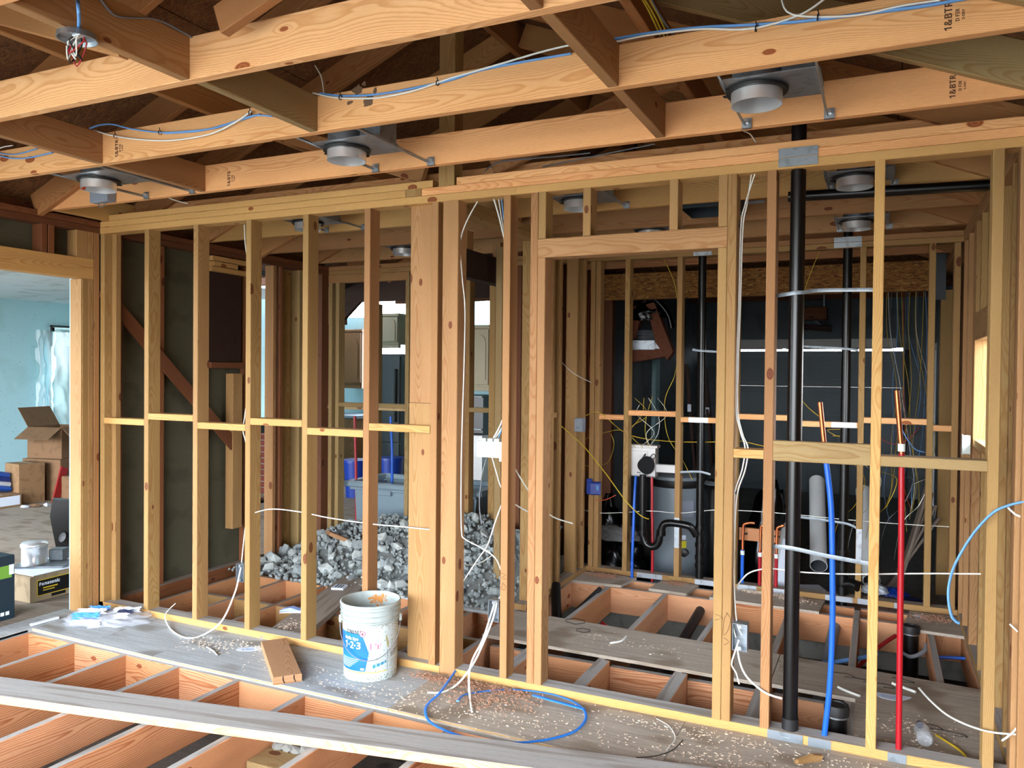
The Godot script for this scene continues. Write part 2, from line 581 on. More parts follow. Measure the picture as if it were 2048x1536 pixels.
# ---------------------------------------------------------------- the house around the picture
func build_shell() -> void:
	var g := thing("ground", "dark bare soil of the crawl space below the floor joists", "ground", Vector3.ZERO, "", "structure")
	slab(g, "soil", Vector3(-8, -0.9, -12), Vector3(7, -0.5, 8), M.soil)
	# outer walls, out of the frame: they close the house so that daylight comes in only through its openings
	var w := thing("wall_rear", "framed wall with a wide patio opening behind the camera", "wall", Vector3.ZERO, "", "structure")
	slab(w, "panel", Vector3(-0.5, -0.5, 4.75), Vector3(-0.25, 2.6, 4.85), M.drywall)
	slab(w, "panel", Vector3(4.45, -0.5, 4.75), Vector3(4.7, 2.6, 4.85), M.drywall)
	slab(w, "panel", Vector3(-0.25, 2.36, 4.75), Vector3(4.45, 2.6, 4.85), M.drywall)
	slab(w, "panel", Vector3(-0.25, -0.5, 4.75), Vector3(4.45, -0.02, 4.85), M.drywall)
	var gable := prism_mesh([Vector2(-1.0, 2.3), Vector2(5.3, 2.3), Vector2(5.3, 2.4), Vector2(2.11, 3.72), Vector2(-1.0, 2.4)], 0.05)
	put(w, "gable", gable, M.osb, Transform3D(Basis(), Vector3(0, 0, 4.80)))
	var sub := slab(w, "patio_slab", Vector3(-3, -0.6, 4.85), Vector3(8, -0.15, 16), M.concrete)
	sub.set_meta("label", "concrete patio outside the opening")

func build_floor() -> void:
	var f := thing("floor", "half open floor of bare joists with strips of dusty plywood subfloor", "floor", Vector3.ZERO, "", "structure")
	var top: Material = M.dust
	# joists run towards the back wall, 16 inches apart; their tops are dusty, their sides are orange fir
	var xs := [-0.36, 0.036, 0.445, 0.838, 1.245, 1.652, 2.04, 2.455, 2.86, 3.27, 3.68, 4.09, 4.5]
	for x in xs:
		bx(f, "joist", Vector3(x - 0.038, -0.202, 0.447), Vector3(x, -0.018, 4.72), M.bay, top)
	for i in xs.size() - 1:
		bx(f, "blocking", Vector3(xs[i], -0.202, 0.447), Vector3(xs[i + 1] - 0.038, -0.019, 0.485), M.bay, top)
	for x in [-0.21, 0.17, 0.53, 0.94, 1.34, 1.75]:
		bx(f, "joist", Vector3(x - 0.038, -0.202, -2.2), Vector3(x, -0.018, 0.435), M.bay, M.dust_brown)
	for x in [2.36, 2.775, 3.19, 3.60, 4.0, 4.41]:
		bx(f, "joist", Vector3(x - 0.038, -0.202, -2.2), Vector3(x, -0.018, -0.6), M.bay, top)
		bx(f, "joist", Vector3(x - 0.04, -0.202, -0.6), Vector3(x + 0.03, -0.018, 0.435), M.bay, top)
	bx(f, "joist", Vector3(2.02, -0.202, -2.2), Vector3(2.058, -0.018, 0.435), M.bay, top)
	bx(f, "joist", Vector3(4.56, -0.202, -2.2), Vector3(4.60, -0.018, 0.435), M.bay, top)
	var hx := [-0.21, 0.17, 0.53, 0.94, 1.34, 1.75, 2.058]
	for i in hx.size() - 1:
		bx(f, "blocking", Vector3(hx[i], -0.202, -0.62), Vector3(hx[i + 1] - 0.038, -0.025, -0.582), M.stud, M.dust_brown)
		bx(f, "blocking", Vector3(hx[i], -0.202, -1.13), Vector3(hx[i + 1] - 0.038, -0.02, -1.092), M.bay, M.dust_brown)
	var bxs := [2.058, 2.36, 2.775, 3.19, 3.60, 4.0, 4.41, 4.60]
	for i in bxs.size() - 1:
		bx(f, "blocking", Vector3(bxs[i], -0.202, -2.04), Vector3(bxs[i + 1] - 0.038, -0.019, -2.002), M.bay, top)
		bx(f, "blocking", Vector3(bxs[i] + 0.03, -0.202, -0.64), Vector3(bxs[i + 1] - 0.04, -0.05, -0.60), M.bay, top)
		bx(f, "rim_joist", Vector3(bxs[i], -0.202, -2.27), Vector3(bxs[i + 1] - 0.038, -0.019, -2.232), M.bay, top)
	# subfloor panels
	var strip := [[-0.40, 0.62, 0.452, 0.468], [0.622, 2.10, 0.468, 0.456], [2.102, 3.34, 0.456, 0.462], [3.342, 4.66, 0.462, 0.462]]
	for s in strip:
		var pts := [Vector2(s[0], 0.11), Vector2(s[1], 0.11), Vector2(s[1], -s[3]), Vector2(s[0], -s[2])]
		plank(f, "subfloor_panel", pts, 0.0, 0.018, M.ply if s[0] < 1.0 else M.ply_tan)
	for s in strip:
		var e := beam(f, "panel_edge", Vector3(s[0], -0.006, s[2] + 0.0006), Vector3(s[1], -0.006, s[3] + 0.0006), 0.0045, 0.002, M.ply_edge)
		e.set_meta("label", "pale raw edge of the plywood")
	bx(f, "subfloor_panel", Vector3(-0.52, -0.018, 0.48), Vector3(-0.375, 0.0, 4.7), M.ply)
	# loose plywood sheets laid over the open bays of the bathroom
	plank(f, "subfloor_panel", [Vector2(2.02, 1.13), Vector2(3.62, 1.06), Vector2(3.62, 0.60), Vector2(2.02, 0.63)], 0.001, 0.018, M.ply_tan)
	plank(f, "subfloor_panel", [Vector2(3.625, 1.06), Vector2(4.56, 0.99), Vector2(4.56, 0.112), Vector2(4.01, 0.112), Vector2(4.01, 0.60), Vector2(3.625, 0.61)], 0.001, 0.018, M.ply_tan)
	# strips left standing along the back wall
	plank(f, "subfloor_panel", [Vector2(2.02, 2.28), Vector2(2.47, 2.28), Vector2(2.43, 2.02), Vector2(2.02, 1.98)], 0.0, 0.018, M.ply_tan)
	plank(f, "subfloor_panel", [Vector2(2.66, 2.28), Vector2(2.93, 2.28), Vector2(2.90, 2.02), Vector2(2.63, 2.03)], 0.0, 0.018, M.ply_tan)
	plank(f, "subfloor_panel", [Vector2(3.06, 2.28), Vector2(3.78, 2.28), Vector2(3.76, 1.99), Vector2(3.06, 2.00)], 0.0, 0.018, M.ply_tan)
	plank(f, "subfloor_panel", [Vector2(4.29, 2.28), Vector2(4.58, 2.28), Vector2(4.58, 1.86), Vector2(4.24, 1.88)], 0.0, 0.018, M.ply_tan)
	# hall floor under the rubble
	plank(f, "subfloor_panel", [Vector2(-0.4, 2.28), Vector2(2.0, 2.28), Vector2(2.0, 1.03), Vector2(1.60, 1.03), Vector2(0.56, 1.16), Vector2(-0.4, 1.22)], 0.0, 0.018, M.ply)

# a flat panel with a straight outline seen from above (x, -z), top at y
func plank(parent: Node, called: String, outline: Array, y: float, t: float, m: Material) -> MeshInstance3D:
	var mesh := prism_mesh(outline, t)
	var arr := mesh.surface_get_arrays(0)
	var uv: PackedVector2Array = arr[Mesh.ARRAY_TEX_UV]
	for i in uv.size():
		uv[i] = Vector2(uv[i].x * 0.42 + 0.13 * outline[0].x, uv[i].y * 0.84)
	arr[Mesh.ARRAY_TEX_UV] = uv
	var m2 := ArrayMesh.new()
	m2.add_surface_from_arrays(Mesh.PRIMITIVE_TRIANGLES, arr)
	return put(parent, called, m2, m, Transform3D(Basis(Vector3.RIGHT, -PI / 2), Vector3(0, y - t / 2, 0)))

func stud(w: Node, x: float, m, z := 0.0, y0 := 0.038, y1 := 2.372, called := "stud", wd := 0.038, dp := 0.089) -> MeshInstance3D:
	return bx(w, called, Vector3(x, y0, z - dp), Vector3(x + wd, y1, z), m)

func build_front_wall() -> void:
	var w := thing("wall_front", "open stud wall of new yellow lumber with a doorway across the whole view", "wall", Vector3.ZERO, "", "structure")
	# bottom plate, broken by the tall post and with a grey dusty top
	bx(w, "bottom_plate", Vector3(-0.36, 0.0, -0.089), Vector3(2.10, 0.038, 0.0), M.plate, M.dust)
	bx(w, "bottom_plate", Vector3(2.192, 0.0, -0.089), Vector3(4.68, 0.038, 0.0), M.plate, M.dust)
	stud(w, -0.392, M.stud)
	stud(w, -0.352, M.stud, -0.052, 0.038, 2.372, "stud", 0.038, 0.038)
	for i in 5:
		stud(w, 0.4064 * i, M.stud if i != 4 else M.warm)
	stud(w, 2.036, M.warm, 0.0, 0.038, 2.372)
	# wide backing board set behind the blocking, in two pieces
	bx(w, "backing_board", Vector3(1.882, 1.36, -0.086), Vector3(2.034, 2.372, -0.048), M.warm)
	bx(w, "backing_board", Vector3(1.880, 0.038, -0.086), Vector3(2.034, 1.358, -0.048), M.stud)
	bx(w, "post", Vector3(2.101, 0.0, -0.089), Vector3(2.189, 2.372, 0.001), M.warm)
	stud(w, 2.436, M.warm)
	# doorway: king studs, trimmers, header and cripples
	stud(w, 2.579, M.warm)
	bx(w, "trimmer", Vector3(2.618, 0.038, -0.089), Vector3(2.656, 2.062, 0.0), M.warm)
	stud(w, 3.494, M.stud)
	bx(w, "trimmer", Vector3(3.455, 0.038, -0.089), Vector3(3.493, 2.062, 0.0), M.stud)
	bx(w, "header", Vector3(2.618, 2.063, -0.089), Vector3(3.493, 2.152, 0.001), M.warm)
	for x in [2.619, 2.841, 3.243, 3.455]:
		stud(w, x, M.stud, 0.0, 2.153, 2.372, "cripple_stud")
	for x in [3.654, 4.061]:
		stud(w, x, M.warm if x < 4 else M.plate)
	stud(w, 4.463, M.stud)
	stud(w, 4.552, M.warm)
	# short blocking between the studs at mid height, set up and down by turns
	var marks := [[-0.354, 0.0, 1.172], [0.038, 0.4064, 1.211], [0.4444, 0.8128, 1.171], [0.8508, 1.2192, 1.209], [1.2572, 1.6256, 1.170], [3.532, 3.654, 1.168]]
	for b in marks:
		bx(w, "blocking", Vector3(b[0], b[2], -0.089), Vector3(b[1], b[2] + 0.038, 0.0), M.plate)
	bx(w, "blocking", Vector3(1.6636, 1.209, -0.046), Vector3(2.034, 1.247, 0.0), M.plate)
	bx(w, "blocking", Vector3(3.692, 1.164, -0.038), Vector3(4.061, 1.249, 0.0), M.tan)
	bx(w, "blocking", Vector3(4.099, 1.165, -0.089), Vector3(4.463, 1.206, 0.0), M.tan)
	# three layers of plate along the top
	bx(w, "top_plate", Vector3(-0.395, 2.372, -0.089), Vector3(2.50, 2.410, 0.0), M.plate)
	bx(w, "top_plate", Vector3(2.501, 2.372, -0.089), Vector3(4.68, 2.410, 0.0), M.plate)
	bx(w, "top_plate", Vector3(-0.395, 2.411, -0.089), Vector3(1.878, 2.448, -0.002), M.plate)
	bx(w, "top_plate", Vector3(1.882, 2.411, -0.8), Vector3(1.97, 2.448, -0.001), M.stud)
	bx(w, "top_plate", Vector3(1.974, 2.411, -0.089), Vector3(4.68, 2.448, -0.002), M.joist)
	bx(w, "top_plate", Vector3(-0.395, 2.4495, -0.095), Vector3(2.035, 2.487, -0.008), M.plate)
	bx(w, "top_plate", Vector3(2.172, 2.4495, -0.095), Vector3(4.68, 2.487, -0.008), M.joist)
	# nail plates that guard the pipes
	var pl := [[3.697, 3.850, 2.380, 2.417], [3.697, 3.850, 2.419, 2.456], [3.686, 3.826, 0.001, 0.038], [3.846, 3.934, 0.001, 0.038], [4.141, 4.208, 0.002, 0.038]]
	for p in pl:
		var o := bx(w, "nail_plate", Vector3(p[0], p[2], 0.0005), Vector3(p[1], p[3], 0.003), M.galv_dull)
		o.set_meta("label", "galvanized steel nail plate")
	for q in [[3.74, 2.43, 0.5], [3.79, 2.40, 0.5], [3.76, 0.02, 0.0]]:
		var tab := tube(w, "punched_tab", [Vector3(q[0] - 0.018, q[1] - 0.006 * q[2], 0.0045), Vector3(q[0] + 0.018, q[1] + 0.008 * q[2], 0.0045)], 0.0045, M.galv, 0.002, 6, false)
		tab.set_meta("label", "bright punched tab of a nail plate")

func build_side_walls() -> void:
	# left wall: doorway to the next room in front, grey sheathed bays with a let-in brace behind
	var w := thing("wall_left", "old framed wall on the left with a cased opening and grey sheathing", "wall", Vector3.ZERO, "", "structure")
	for z in [[0.082, 0.12, M.stud], [0.043, 0.081, M.stud], [0.002, 0.040, M.warm]]:
		bx(w, "stud", Vector3(-0.485, 0.0, z[0]), Vector3(-0.396, 2.372 if z[0] < 0.08 else 2.075, z[1]), z[2])
	var lining := bx(w, "jamb_lining", Vector3(-0.50, 0.0, 0.121), Vector3(-0.398, 2.075, 0.127), M.stud)
	lining.set_meta("label", "pale side of the opening")
	bx(w, "drywall_edge", Vector3(-0.512, 0.0, 0.0), Vector3(-0.487, 2.3, 0.124), M.drywall)
	bx(w, "header", Vector3(-0.485, 2.078, 0.045), Vector3(-0.395, 2.205, 2.4), M.plate)
	bx(w, "cripple_stud", Vector3(-0.484, 2.206, 0.082), Vector3(-0.396, 2.372, 0.16), M.stud)
	for z in [0.30, 0.345, 0.75, 1.15, 1.55, 1.95]:
		bx(w, "cripple_stud", Vector3(-0.484, 2.206, z), Vector3(-0.40, 2.372, z + 0.038), M.old)
	bx(w, "stud", Vector3(-0.485, 0.0, 2.2), Vector3(-0.396, 2.077, 2.24), M.stud)
	for y in [2.373, 2.4115]:
		bx(w, "top_plate", Vector3(-0.485, y, -2.38), Vector3(-0.396, y + 0.037, 4.75), M.old)
	var pn := slab(w, "sheathing", Vector3(-0.53, 2.2, 0.10), Vector3(-0.50, 2.45, 2.4), M.grey_panel)
	pn.set_meta("label", "grey back of the sheathing above the opening")
	slab(w, "sheathing", Vector3(-0.53, 0.0, 2.24), Vector3(-0.50, 2.45, 4.75), M.drywall)
	slab(w, "sheathing", Vector3(-0.53, -0.10, -1.45), Vector3(-0.50, 2.40, -0.02), M.grey_panel)
	for z in [-0.13, -0.50, -0.90, -1.30]:
		bx(w, "stud", Vector3(-0.485, 0.0, z - 0.038), Vector3(-0.396 if z > -0.2 else -0.44, 2.372, z), M.old)
	beam(w, "let_in_brace", Vector3(-0.402, 2.02, -0.02), Vector3(-0.402, 0.90, -1.2), 0.09, 0.02, M.old, Vector3(0, 0.75, -0.7))
	bx(w, "bottom_plate", Vector3(-0.485, -0.02, -1.44), Vector3(-0.396, 0.018, -0.09), M.old, M.dust_brown)
	bx(w, "ledger", Vector3(-0.44, -0.20, -2.2), Vector3(-0.40, -0.02, 0.43), M.old, M.dust_brown)
	# dark backing of the old hearth and the trimmed opening to the white room
	var dk := slab(w, "dark_panel", Vector3(-0.47, 1.58, -1.26), Vector3(-0.43, 2.25, -0.93), M.dark_beam)
	dk.set_meta("label", "dark stained board in the old wall")
	bx(w, "shelf_cleat", Vector3(-0.47, 1.53, -1.27), Vector3(-0.39, 1.575, -0.92), M.old)
	for e in [[2.25, 2.285, -1.28, -0.92], [2.29, 2.325, -1.18, -0.94], [2.33, 2.365, -1.28, -0.93]]:
		bx(w, "short_block", Vector3(-0.48, e[0], e[2]), Vector3(-0.39, e[1], e[3]), M.plate)
	bx(w, "stud", Vector3(-0.46, 0.30, -1.23), Vector3(-0.385, 1.49, -1.13), M.stud)
	bx(w, "stud", Vector3(-0.485, 0.0, -1.44), Vector3(-0.396, 2.372, -1.40), M.old)
	for z in [-1.58, -1.66]:
		bx(w, "stud", Vector3(-0.485, 0.0, z - 0.036), Vector3(-0.396, 2.372, z), M.warm if z > -1.6 else M.old)
	slab(w, "sheathing", Vector3(-0.53, 0.0, -2.05), Vector3(-0.49, 2.37, -1.70), M.stud[1])
	bx(w, "stud", Vector3(-0.485, 0.0, -1.98), Vector3(-0.396, 2.372, -1.90), M.tan)
	bx(w, "stud", Vector3(-0.485, 0.0, -2.29), Vector3(-0.396, 2.372, -2.20), M.old)
	# right wall with the bathroom window
	var r := thing("wall_right", "framed outer wall on the right with a bright window opening", "wall", Vector3.ZERO, "", "structure")
	bx(r, "bottom_plate", Vector3(4.56, 0.0, -2.3), Vector3(4.65, 0.038, -0.09), M.stud, M.dust)
	for y in [2.373, 2.4115]:
		bx(r, "top_plate", Vector3(4.56, y, -4.2), Vector3(4.65, y + 0.037, 4.75), M.warm)
	for z in [-0.25, -0.68, -1.585, -1.625, -1.95, -2.22]:
		bx(r, "stud", Vector3(4.56, 0.038, z - 0.038), Vector3(4.65, 2.372, z), M.warm if z < -1.0 else M.stud)
	bx(r, "window_sill", Vector3(4.56, 1.14, -1.584), Vector3(4.66, 1.18, -0.72), M.plate)
	bx(r, "header", Vector3(4.56, 1.72, -1.584), Vector3(4.65, 1.87, -0.72), M.stud)
	for z in [-0.8, -1.0, -1.3, -1.54]:
		bx(r, "cripple_stud", Vector3(4.56, 1.87, z - 0.038), Vector3(4.65, 2.372, z), M.stud)
	bx(r, "cripple_stud", Vector3(4.56, 0.038, -1.2), Vector3(4.65, 1.14, -1.16), M.stud)
	for z in [0.10, 0.45, 0.86, 1.26, 1.67, 2.07, 2.5, 3.0, 3.5, 4.0, 4.5]:
		bx(r, "stud", Vector3(4.56, 0.0, z - 0.038), Vector3(4.65, 2.372, z), M.warm)
	slab(r, "sheathing", Vector3(4.655, -0.5, -0.72), Vector3(4.675, 2.5, 4.75), M.osb)
	slab(r, "sheathing", Vector3(4.655, -0.5, -1.60), Vector3(4.675, 1.14, -0.72), M.osb)
	slab(r, "sheathing", Vector3(4.655, 1.72, -1.60), Vector3(4.675, 2.5, -0.72), M.osb)
	slab(r, "sheathing", Vector3(4.655, -0.5, -4.2), Vector3(4.675, 2.5, -1.60), M.osb)
	var jl := bx(r, "window_jamb", Vector3(4.56, 1.18, -1.584), Vector3(4.68, 1.72, -1.566), M.stud)
	jl.set_meta("label", "pale wood side of the window opening")
	# back wall of hall and bathroom
	var b := thing("wall_back", "open stud wall at the back of hall and bathroom", "wall", Vector3.ZERO, "", "structure")
	var zb := -2.29
	bx(b, "bottom_plate", Vector3(2.07, 0.0, zb - 0.089), Vector3(4.56, 0.038, zb), M.stud, M.dust_brown)
	bx(b, "bottom_plate", Vector3(-0.395, 0.0, zb - 0.089), Vector3(2.07, 0.038, zb), M.stud, M.dust_brown)
	for y in [2.373, 2.4115]:
		bx(b, "top_plate", Vector3(-0.395, y, zb - 0.089), Vector3(4.56, y + 0.037, zb), M.stud if y < 2.4 else M.warm)
	bx(b, "ledger", Vector3(-0.395, 2.30, zb - 0.05), Vector3(0.44, 2.372, zb + 0.002), M.warm)
	for x in [-0.394, -0.318, 0.414, 1.00, 1.216, 1.285, 1.95]:
		stud(b, x, M.tan if x < 0.5 else M.stud, zb, 0.038, 2.372, "stud", 0.038 if x < 1.2 or x > 1.9 else 0.055)
	for e in [[-0.28, 0.414, 1.20], [0.452, 1.0, 1.21], [1.04, 1.216, 1.19]]:
		bx(b, "blocking", Vector3(e[0], e[2], zb - 0.089), Vector3(e[1], e[2] + 0.038, zb), M.tan)
	for x in [2.08, 2.122, 2.352, 2.744, 3.15, 3.557, 3.963, 4.37, 4.51]:
		stud(b, x, M.stud, zb)
	for e in [[2.16, 2.352, 1.17], [2.39, 2.744, 1.207], [2.782, 3.15, 1.17], [3.188, 3.557, 1.205], [3.595, 3.963, 1.17], [4.001, 4.37, 1.207], [4.408, 4.51, 1.17]]:
		bx(b, "blocking", Vector3(e[0], e[2], zb - 0.089), Vector3(e[1], e[2] + 0.038, zb), M.joist)
	var np := [[2.47, 2.66], [2.90, 3.09], [3.20, 3.33], [3.42, 3.58], [3.78, 3.95], [3.98, 4.07], [4.20, 4.25]]
	for p in np:
		var o := bx(b, "nail_plate", Vector3(p[0], 0.001, zb + 0.0005), Vector3(p[1], 0.038, zb + 0.003), M.galv)
		o.set_meta("label", "galvanized steel nail plate")
	for p in [[2.84, 2.98, 1.171, 1.208], [3.80, 3.955, 1.171, 1.208], [3.80, 3.97, 2.375, 2.41], [3.80, 3.97, 2.412, 2.447], [2.86, 2.99, 2.373, 2.41]]:
		var o := bx(b, "nail_plate", Vector3(p[0], p[2], zb + 0.0005), Vector3(p[1], p[3], zb + 0.003), M.galv)
		o.set_meta("label", "galvanized steel nail plate")
	for p in [[2.746, 0.25, 0.47], [3.965, 0.28, 0.5]]:
		var o := bx(b, "nail_plate", Vector3(p[0], p[1], zb + 0.0005), Vector3(p[0] + 0.036, p[2], zb + 0.003), M.galv)
		o.set_meta("label", "upright galvanized nail plate")
	# partition between hall and bathroom
	var d := thing("wall_partition", "short stud partition between hall and bathroom", "wall", Vector3.ZERO, "", "structure")
	bx(d, "bottom_plate", Vector3(1.98, 0.0, -2.29), Vector3(2.069, 0.038, -1.15), M.stud, M.dust_brown)
	for y in [2.373, 2.4115]:
		bx(d, "top_plate", Vector3(1.98, y, -2.29), Vector3(2.069, y + 0.037, -0.092), M.stud)
	for z in [-1.24, -1.42, -1.56, -1.70, -2.04, -2.20]:
		bx(d, "stud", Vector3(1.98, 0.038, z - 0.038), Vector3(2.069, 2.372, z), M.stud)
	bx(d, "stud", Vector3(1.71, 0.0, -1.44), Vector3(1.76, 2.372, -1.40), M.tan)
	bx(d, "stud", Vector3(1.77, 0.0, -1.45), Vector3(1.82, 2.372, -1.40), M.tan)
	bx(d, "blocking", Vector3(1.985, 1.21, -1.66), Vector3(2.064, 1.248, -1.46), M.stud)
	var hb := bx(d, "old_beam", Vector3(1.56, 2.14, -1.80), Vector3(1.64, 2.325, -0.6), M.dark_beam)
	hb.set_meta("label", "dark brown old beam over the hall")
	bx(d, "cripple_stud", Vector3(1.57, 2.326, -1.22), Vector3(1.63, 2.448, -1.13), M.warm)
	bx(d, "cripple_stud", Vector3(1.57, 2.326, -1.72), Vector3(1.63, 2.448, -1.63), M.warm)

func build_ceiling() -> void:
	var c := thing("ceiling", "bare ceiling joists of orange fir with blocking between them", "ceiling", Vector3.ZERO, "", "structure")
	var zs := [4.62, 4.01, 3.40, 2.79, 2.184, 1.575, 0.972, 0.37, -0.24, -0.85, -1.46, -2.07]
	for z in zs:
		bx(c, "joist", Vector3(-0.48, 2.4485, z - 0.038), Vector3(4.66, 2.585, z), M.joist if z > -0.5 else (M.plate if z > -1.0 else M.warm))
	var blocks := [[2.075, 2.184, 1.575], [3.30, 2.184, 1.575], [0.89, 1.575, 0.972], [2.10, 1.575, 0.972], [3.312, 1.575, 0.972], [0.888, 0.972, 0.37], [3.314, 0.972, 0.37], [0.88, 2.184, 1.575]]
	for b in blocks:
		bx(c, "blocking", Vector3(b[0] - 0.038, 2.449, b[1] - 0.039), Vector3(b[0], 2.584, b[2] + 0.001), M.warm if b[0] != 2.10 else M.tan)
	bx(c, "blocking", Vector3(-0.36, 2.449, 0.333), Vector3(-0.322, 2.584, -0.23), M.plate)
	# ink stamps of the lumber grade
	for s in [[4.245, 2.475, 0.972], [4.30, 2.475, 0.37], [1.05, 2.47, 0.37], [0.98, 2.475, 0.972]]:
		for ln in [["1&BTR", 0.026, 0.0], ["D FIR", 0.014, 0.022], ["S-DRY", 0.010, 0.036]]:
			var t := put(c, "grade_stamp", text_mesh(ln[0], ln[1], "Droid Sans", 700), M.ink, Transform3D(Basis(Vector3(0, 0, 1), PI / 2), Vector3(s[0] + ln[2], s[1] + 0.03, s[2] + 0.0006)))
			t.set_meta("label", "black grade stamp inked on the joist")

func build_roof() -> void:
	var r := thing("roof", "dark attic roof of rafters and strand board sheathing", "roof", Vector3.ZERO, "", "structure")
	var k := 0.41
	var ridge := 2.11
	var yr := 2.475 + k * (4.471 - ridge)
	var n := Vector3(k, 1, 0).normalized()
	for z in [4.62, 4.01, 3.40, 2.79, 2.184, 1.575, 0.972, 0.37, -0.24, -0.85, -1.46, -2.07, -2.68, -3.29, -3.9]:
		for s in [-1.0, 1.0]:
			var nn := Vector3(n.x * s, n.y, 0)
			var p0 := Vector3(ridge + s * 0.02, yr, z + 0.020) + nn * 0.07
			var run := 2.60 if s > 0 else 2.52
			var p1 := Vector3(ridge + s * run, yr - k * run, z + 0.020) + nn * 0.07
			beam(r, "rafter", p0, p1, 0.14, 0.036, M.attic if z < 0.2 or s < 0 else M.tan, nn)
	bx(r, "ridge_board", Vector3(ridge - 0.019, yr - 0.04, -4.2), Vector3(ridge + 0.019, yr + 0.14, 4.75), M.attic)
	for s in [-1.0, 1.0]:
		var nn := Vector3(n.x * s, n.y, 0)
		var along := Vector3(s, -k, 0).normalized()
		for i in 3:
			for j in 8:
				var a := 0.01 + i * 1.10
				var b := a + 1.095
				if i == 2: b = 3.05
				var z1 := 4.95 - j * 1.22
				var mid := Vector3(ridge, yr + 0.152, z1 - 0.6) + along * (a + b) / 2 + nn * 0.010
				var o := put(r, "sheathing_panel", box_mesh(Vector3(b - a, 0.018, 1.214)), M.osb, Transform3D(Basis(along, nn, along.cross(nn)), mid))
	for s in [-1.0, 1.0]:
		var nn := Vector3(n.x * s, n.y, 0)
		var along := Vector3(s, -k, 0).normalized()
		put(r, "added_roofing", box_mesh(Vector3(3.3, 0.02, 9.7)), M.black, Transform3D(Basis(along, nn, along.cross(nn)), Vector3(ridge, yr + 0.152, 0.24) + along * 1.64 + nn * 0.031))  # unseen layer added to keep sky from leaking between the sheathing panels
		if s > 0: bx(r, "added_fascia", Vector3(ridge + s * 2.87 - 0.015, 1.95, -4.5), Vector3(ridge + s * 2.87 + 0.015, 2.62, 4.9), M.tan)  # unseen board added to stop daylight leaking in at the eave
	# purlins under the rafters, struts and the king post on the wall
	for s in [-1.0, 1.0]:
		var x: float = ridge + s * 1.15
		var y := yr - k * 1.15
		bx(r, "purlin", Vector3(x - 0.02, y - 0.145, -4.0), Vector3(x + 0.02, y - 0.004, 4.7), M.attic)
	for z in [1.62, -0.19, -1.42]:
		beam(r, "strut", Vector3(ridge - 1.13, yr - k * 1.15 - 0.10, z + 0.055), Vector3(ridge - 0.2, 2.55, z + 0.055), 0.089, 0.036, M.attic)
		beam(r, "strut", Vector3(ridge + 1.13, yr - k * 1.15 - 0.10, z + 0.055), Vector3(ridge + 0.2, 2.55, z + 0.055), 0.089, 0.036, M.attic)
	bx(r, "king_post", Vector3(2.066, 2.449, -0.10), Vector3(2.156, yr, -0.012), M.stud)
	var g := prism_mesh([Vector2(-1.0, 2.3), Vector2(5.3, 2.3), Vector2(5.3, 2.4), Vector2(ridge, 3.72), Vector2(-1.0, 2.4)], 0.05)
	put(r, "gable", g, M.osb, Transform3D(Basis(), Vector3(0, 0, -4.3)))
	slab(r, "soffit", Vector3(4.66, 2.2, -4.2), Vector3(5.3, 2.25, 4.75), M.osb)
	# printed marks on the sheathing
	for q in [[1.35, 0.62, "15", 0.07], [1.62, 0.9, "APA", 0.05], [1.0, -0.1, "24/16", 0.05]]:
		var along := Vector3(1, k, 0).normalized()
		var x: float = q[0]
		var p := Vector3(x, yr + 0.152 - k * (ridge - x) - 0.002, q[1])
		var t := put(r, "panel_stamp", text_mesh(q[2], q[3], "Droid Sans", 700), M.ink, Transform3D(Basis(along, Vector3(0, 0, -1).cross(along) * -1.0, Vector3.ZERO), p))
		t.transform.basis = Basis(along, Vector3(0, 0, 1), along.cross(Vector3(0, 0, 1)))
		t.set_meta("label", "black stamp printed on the sheathing")

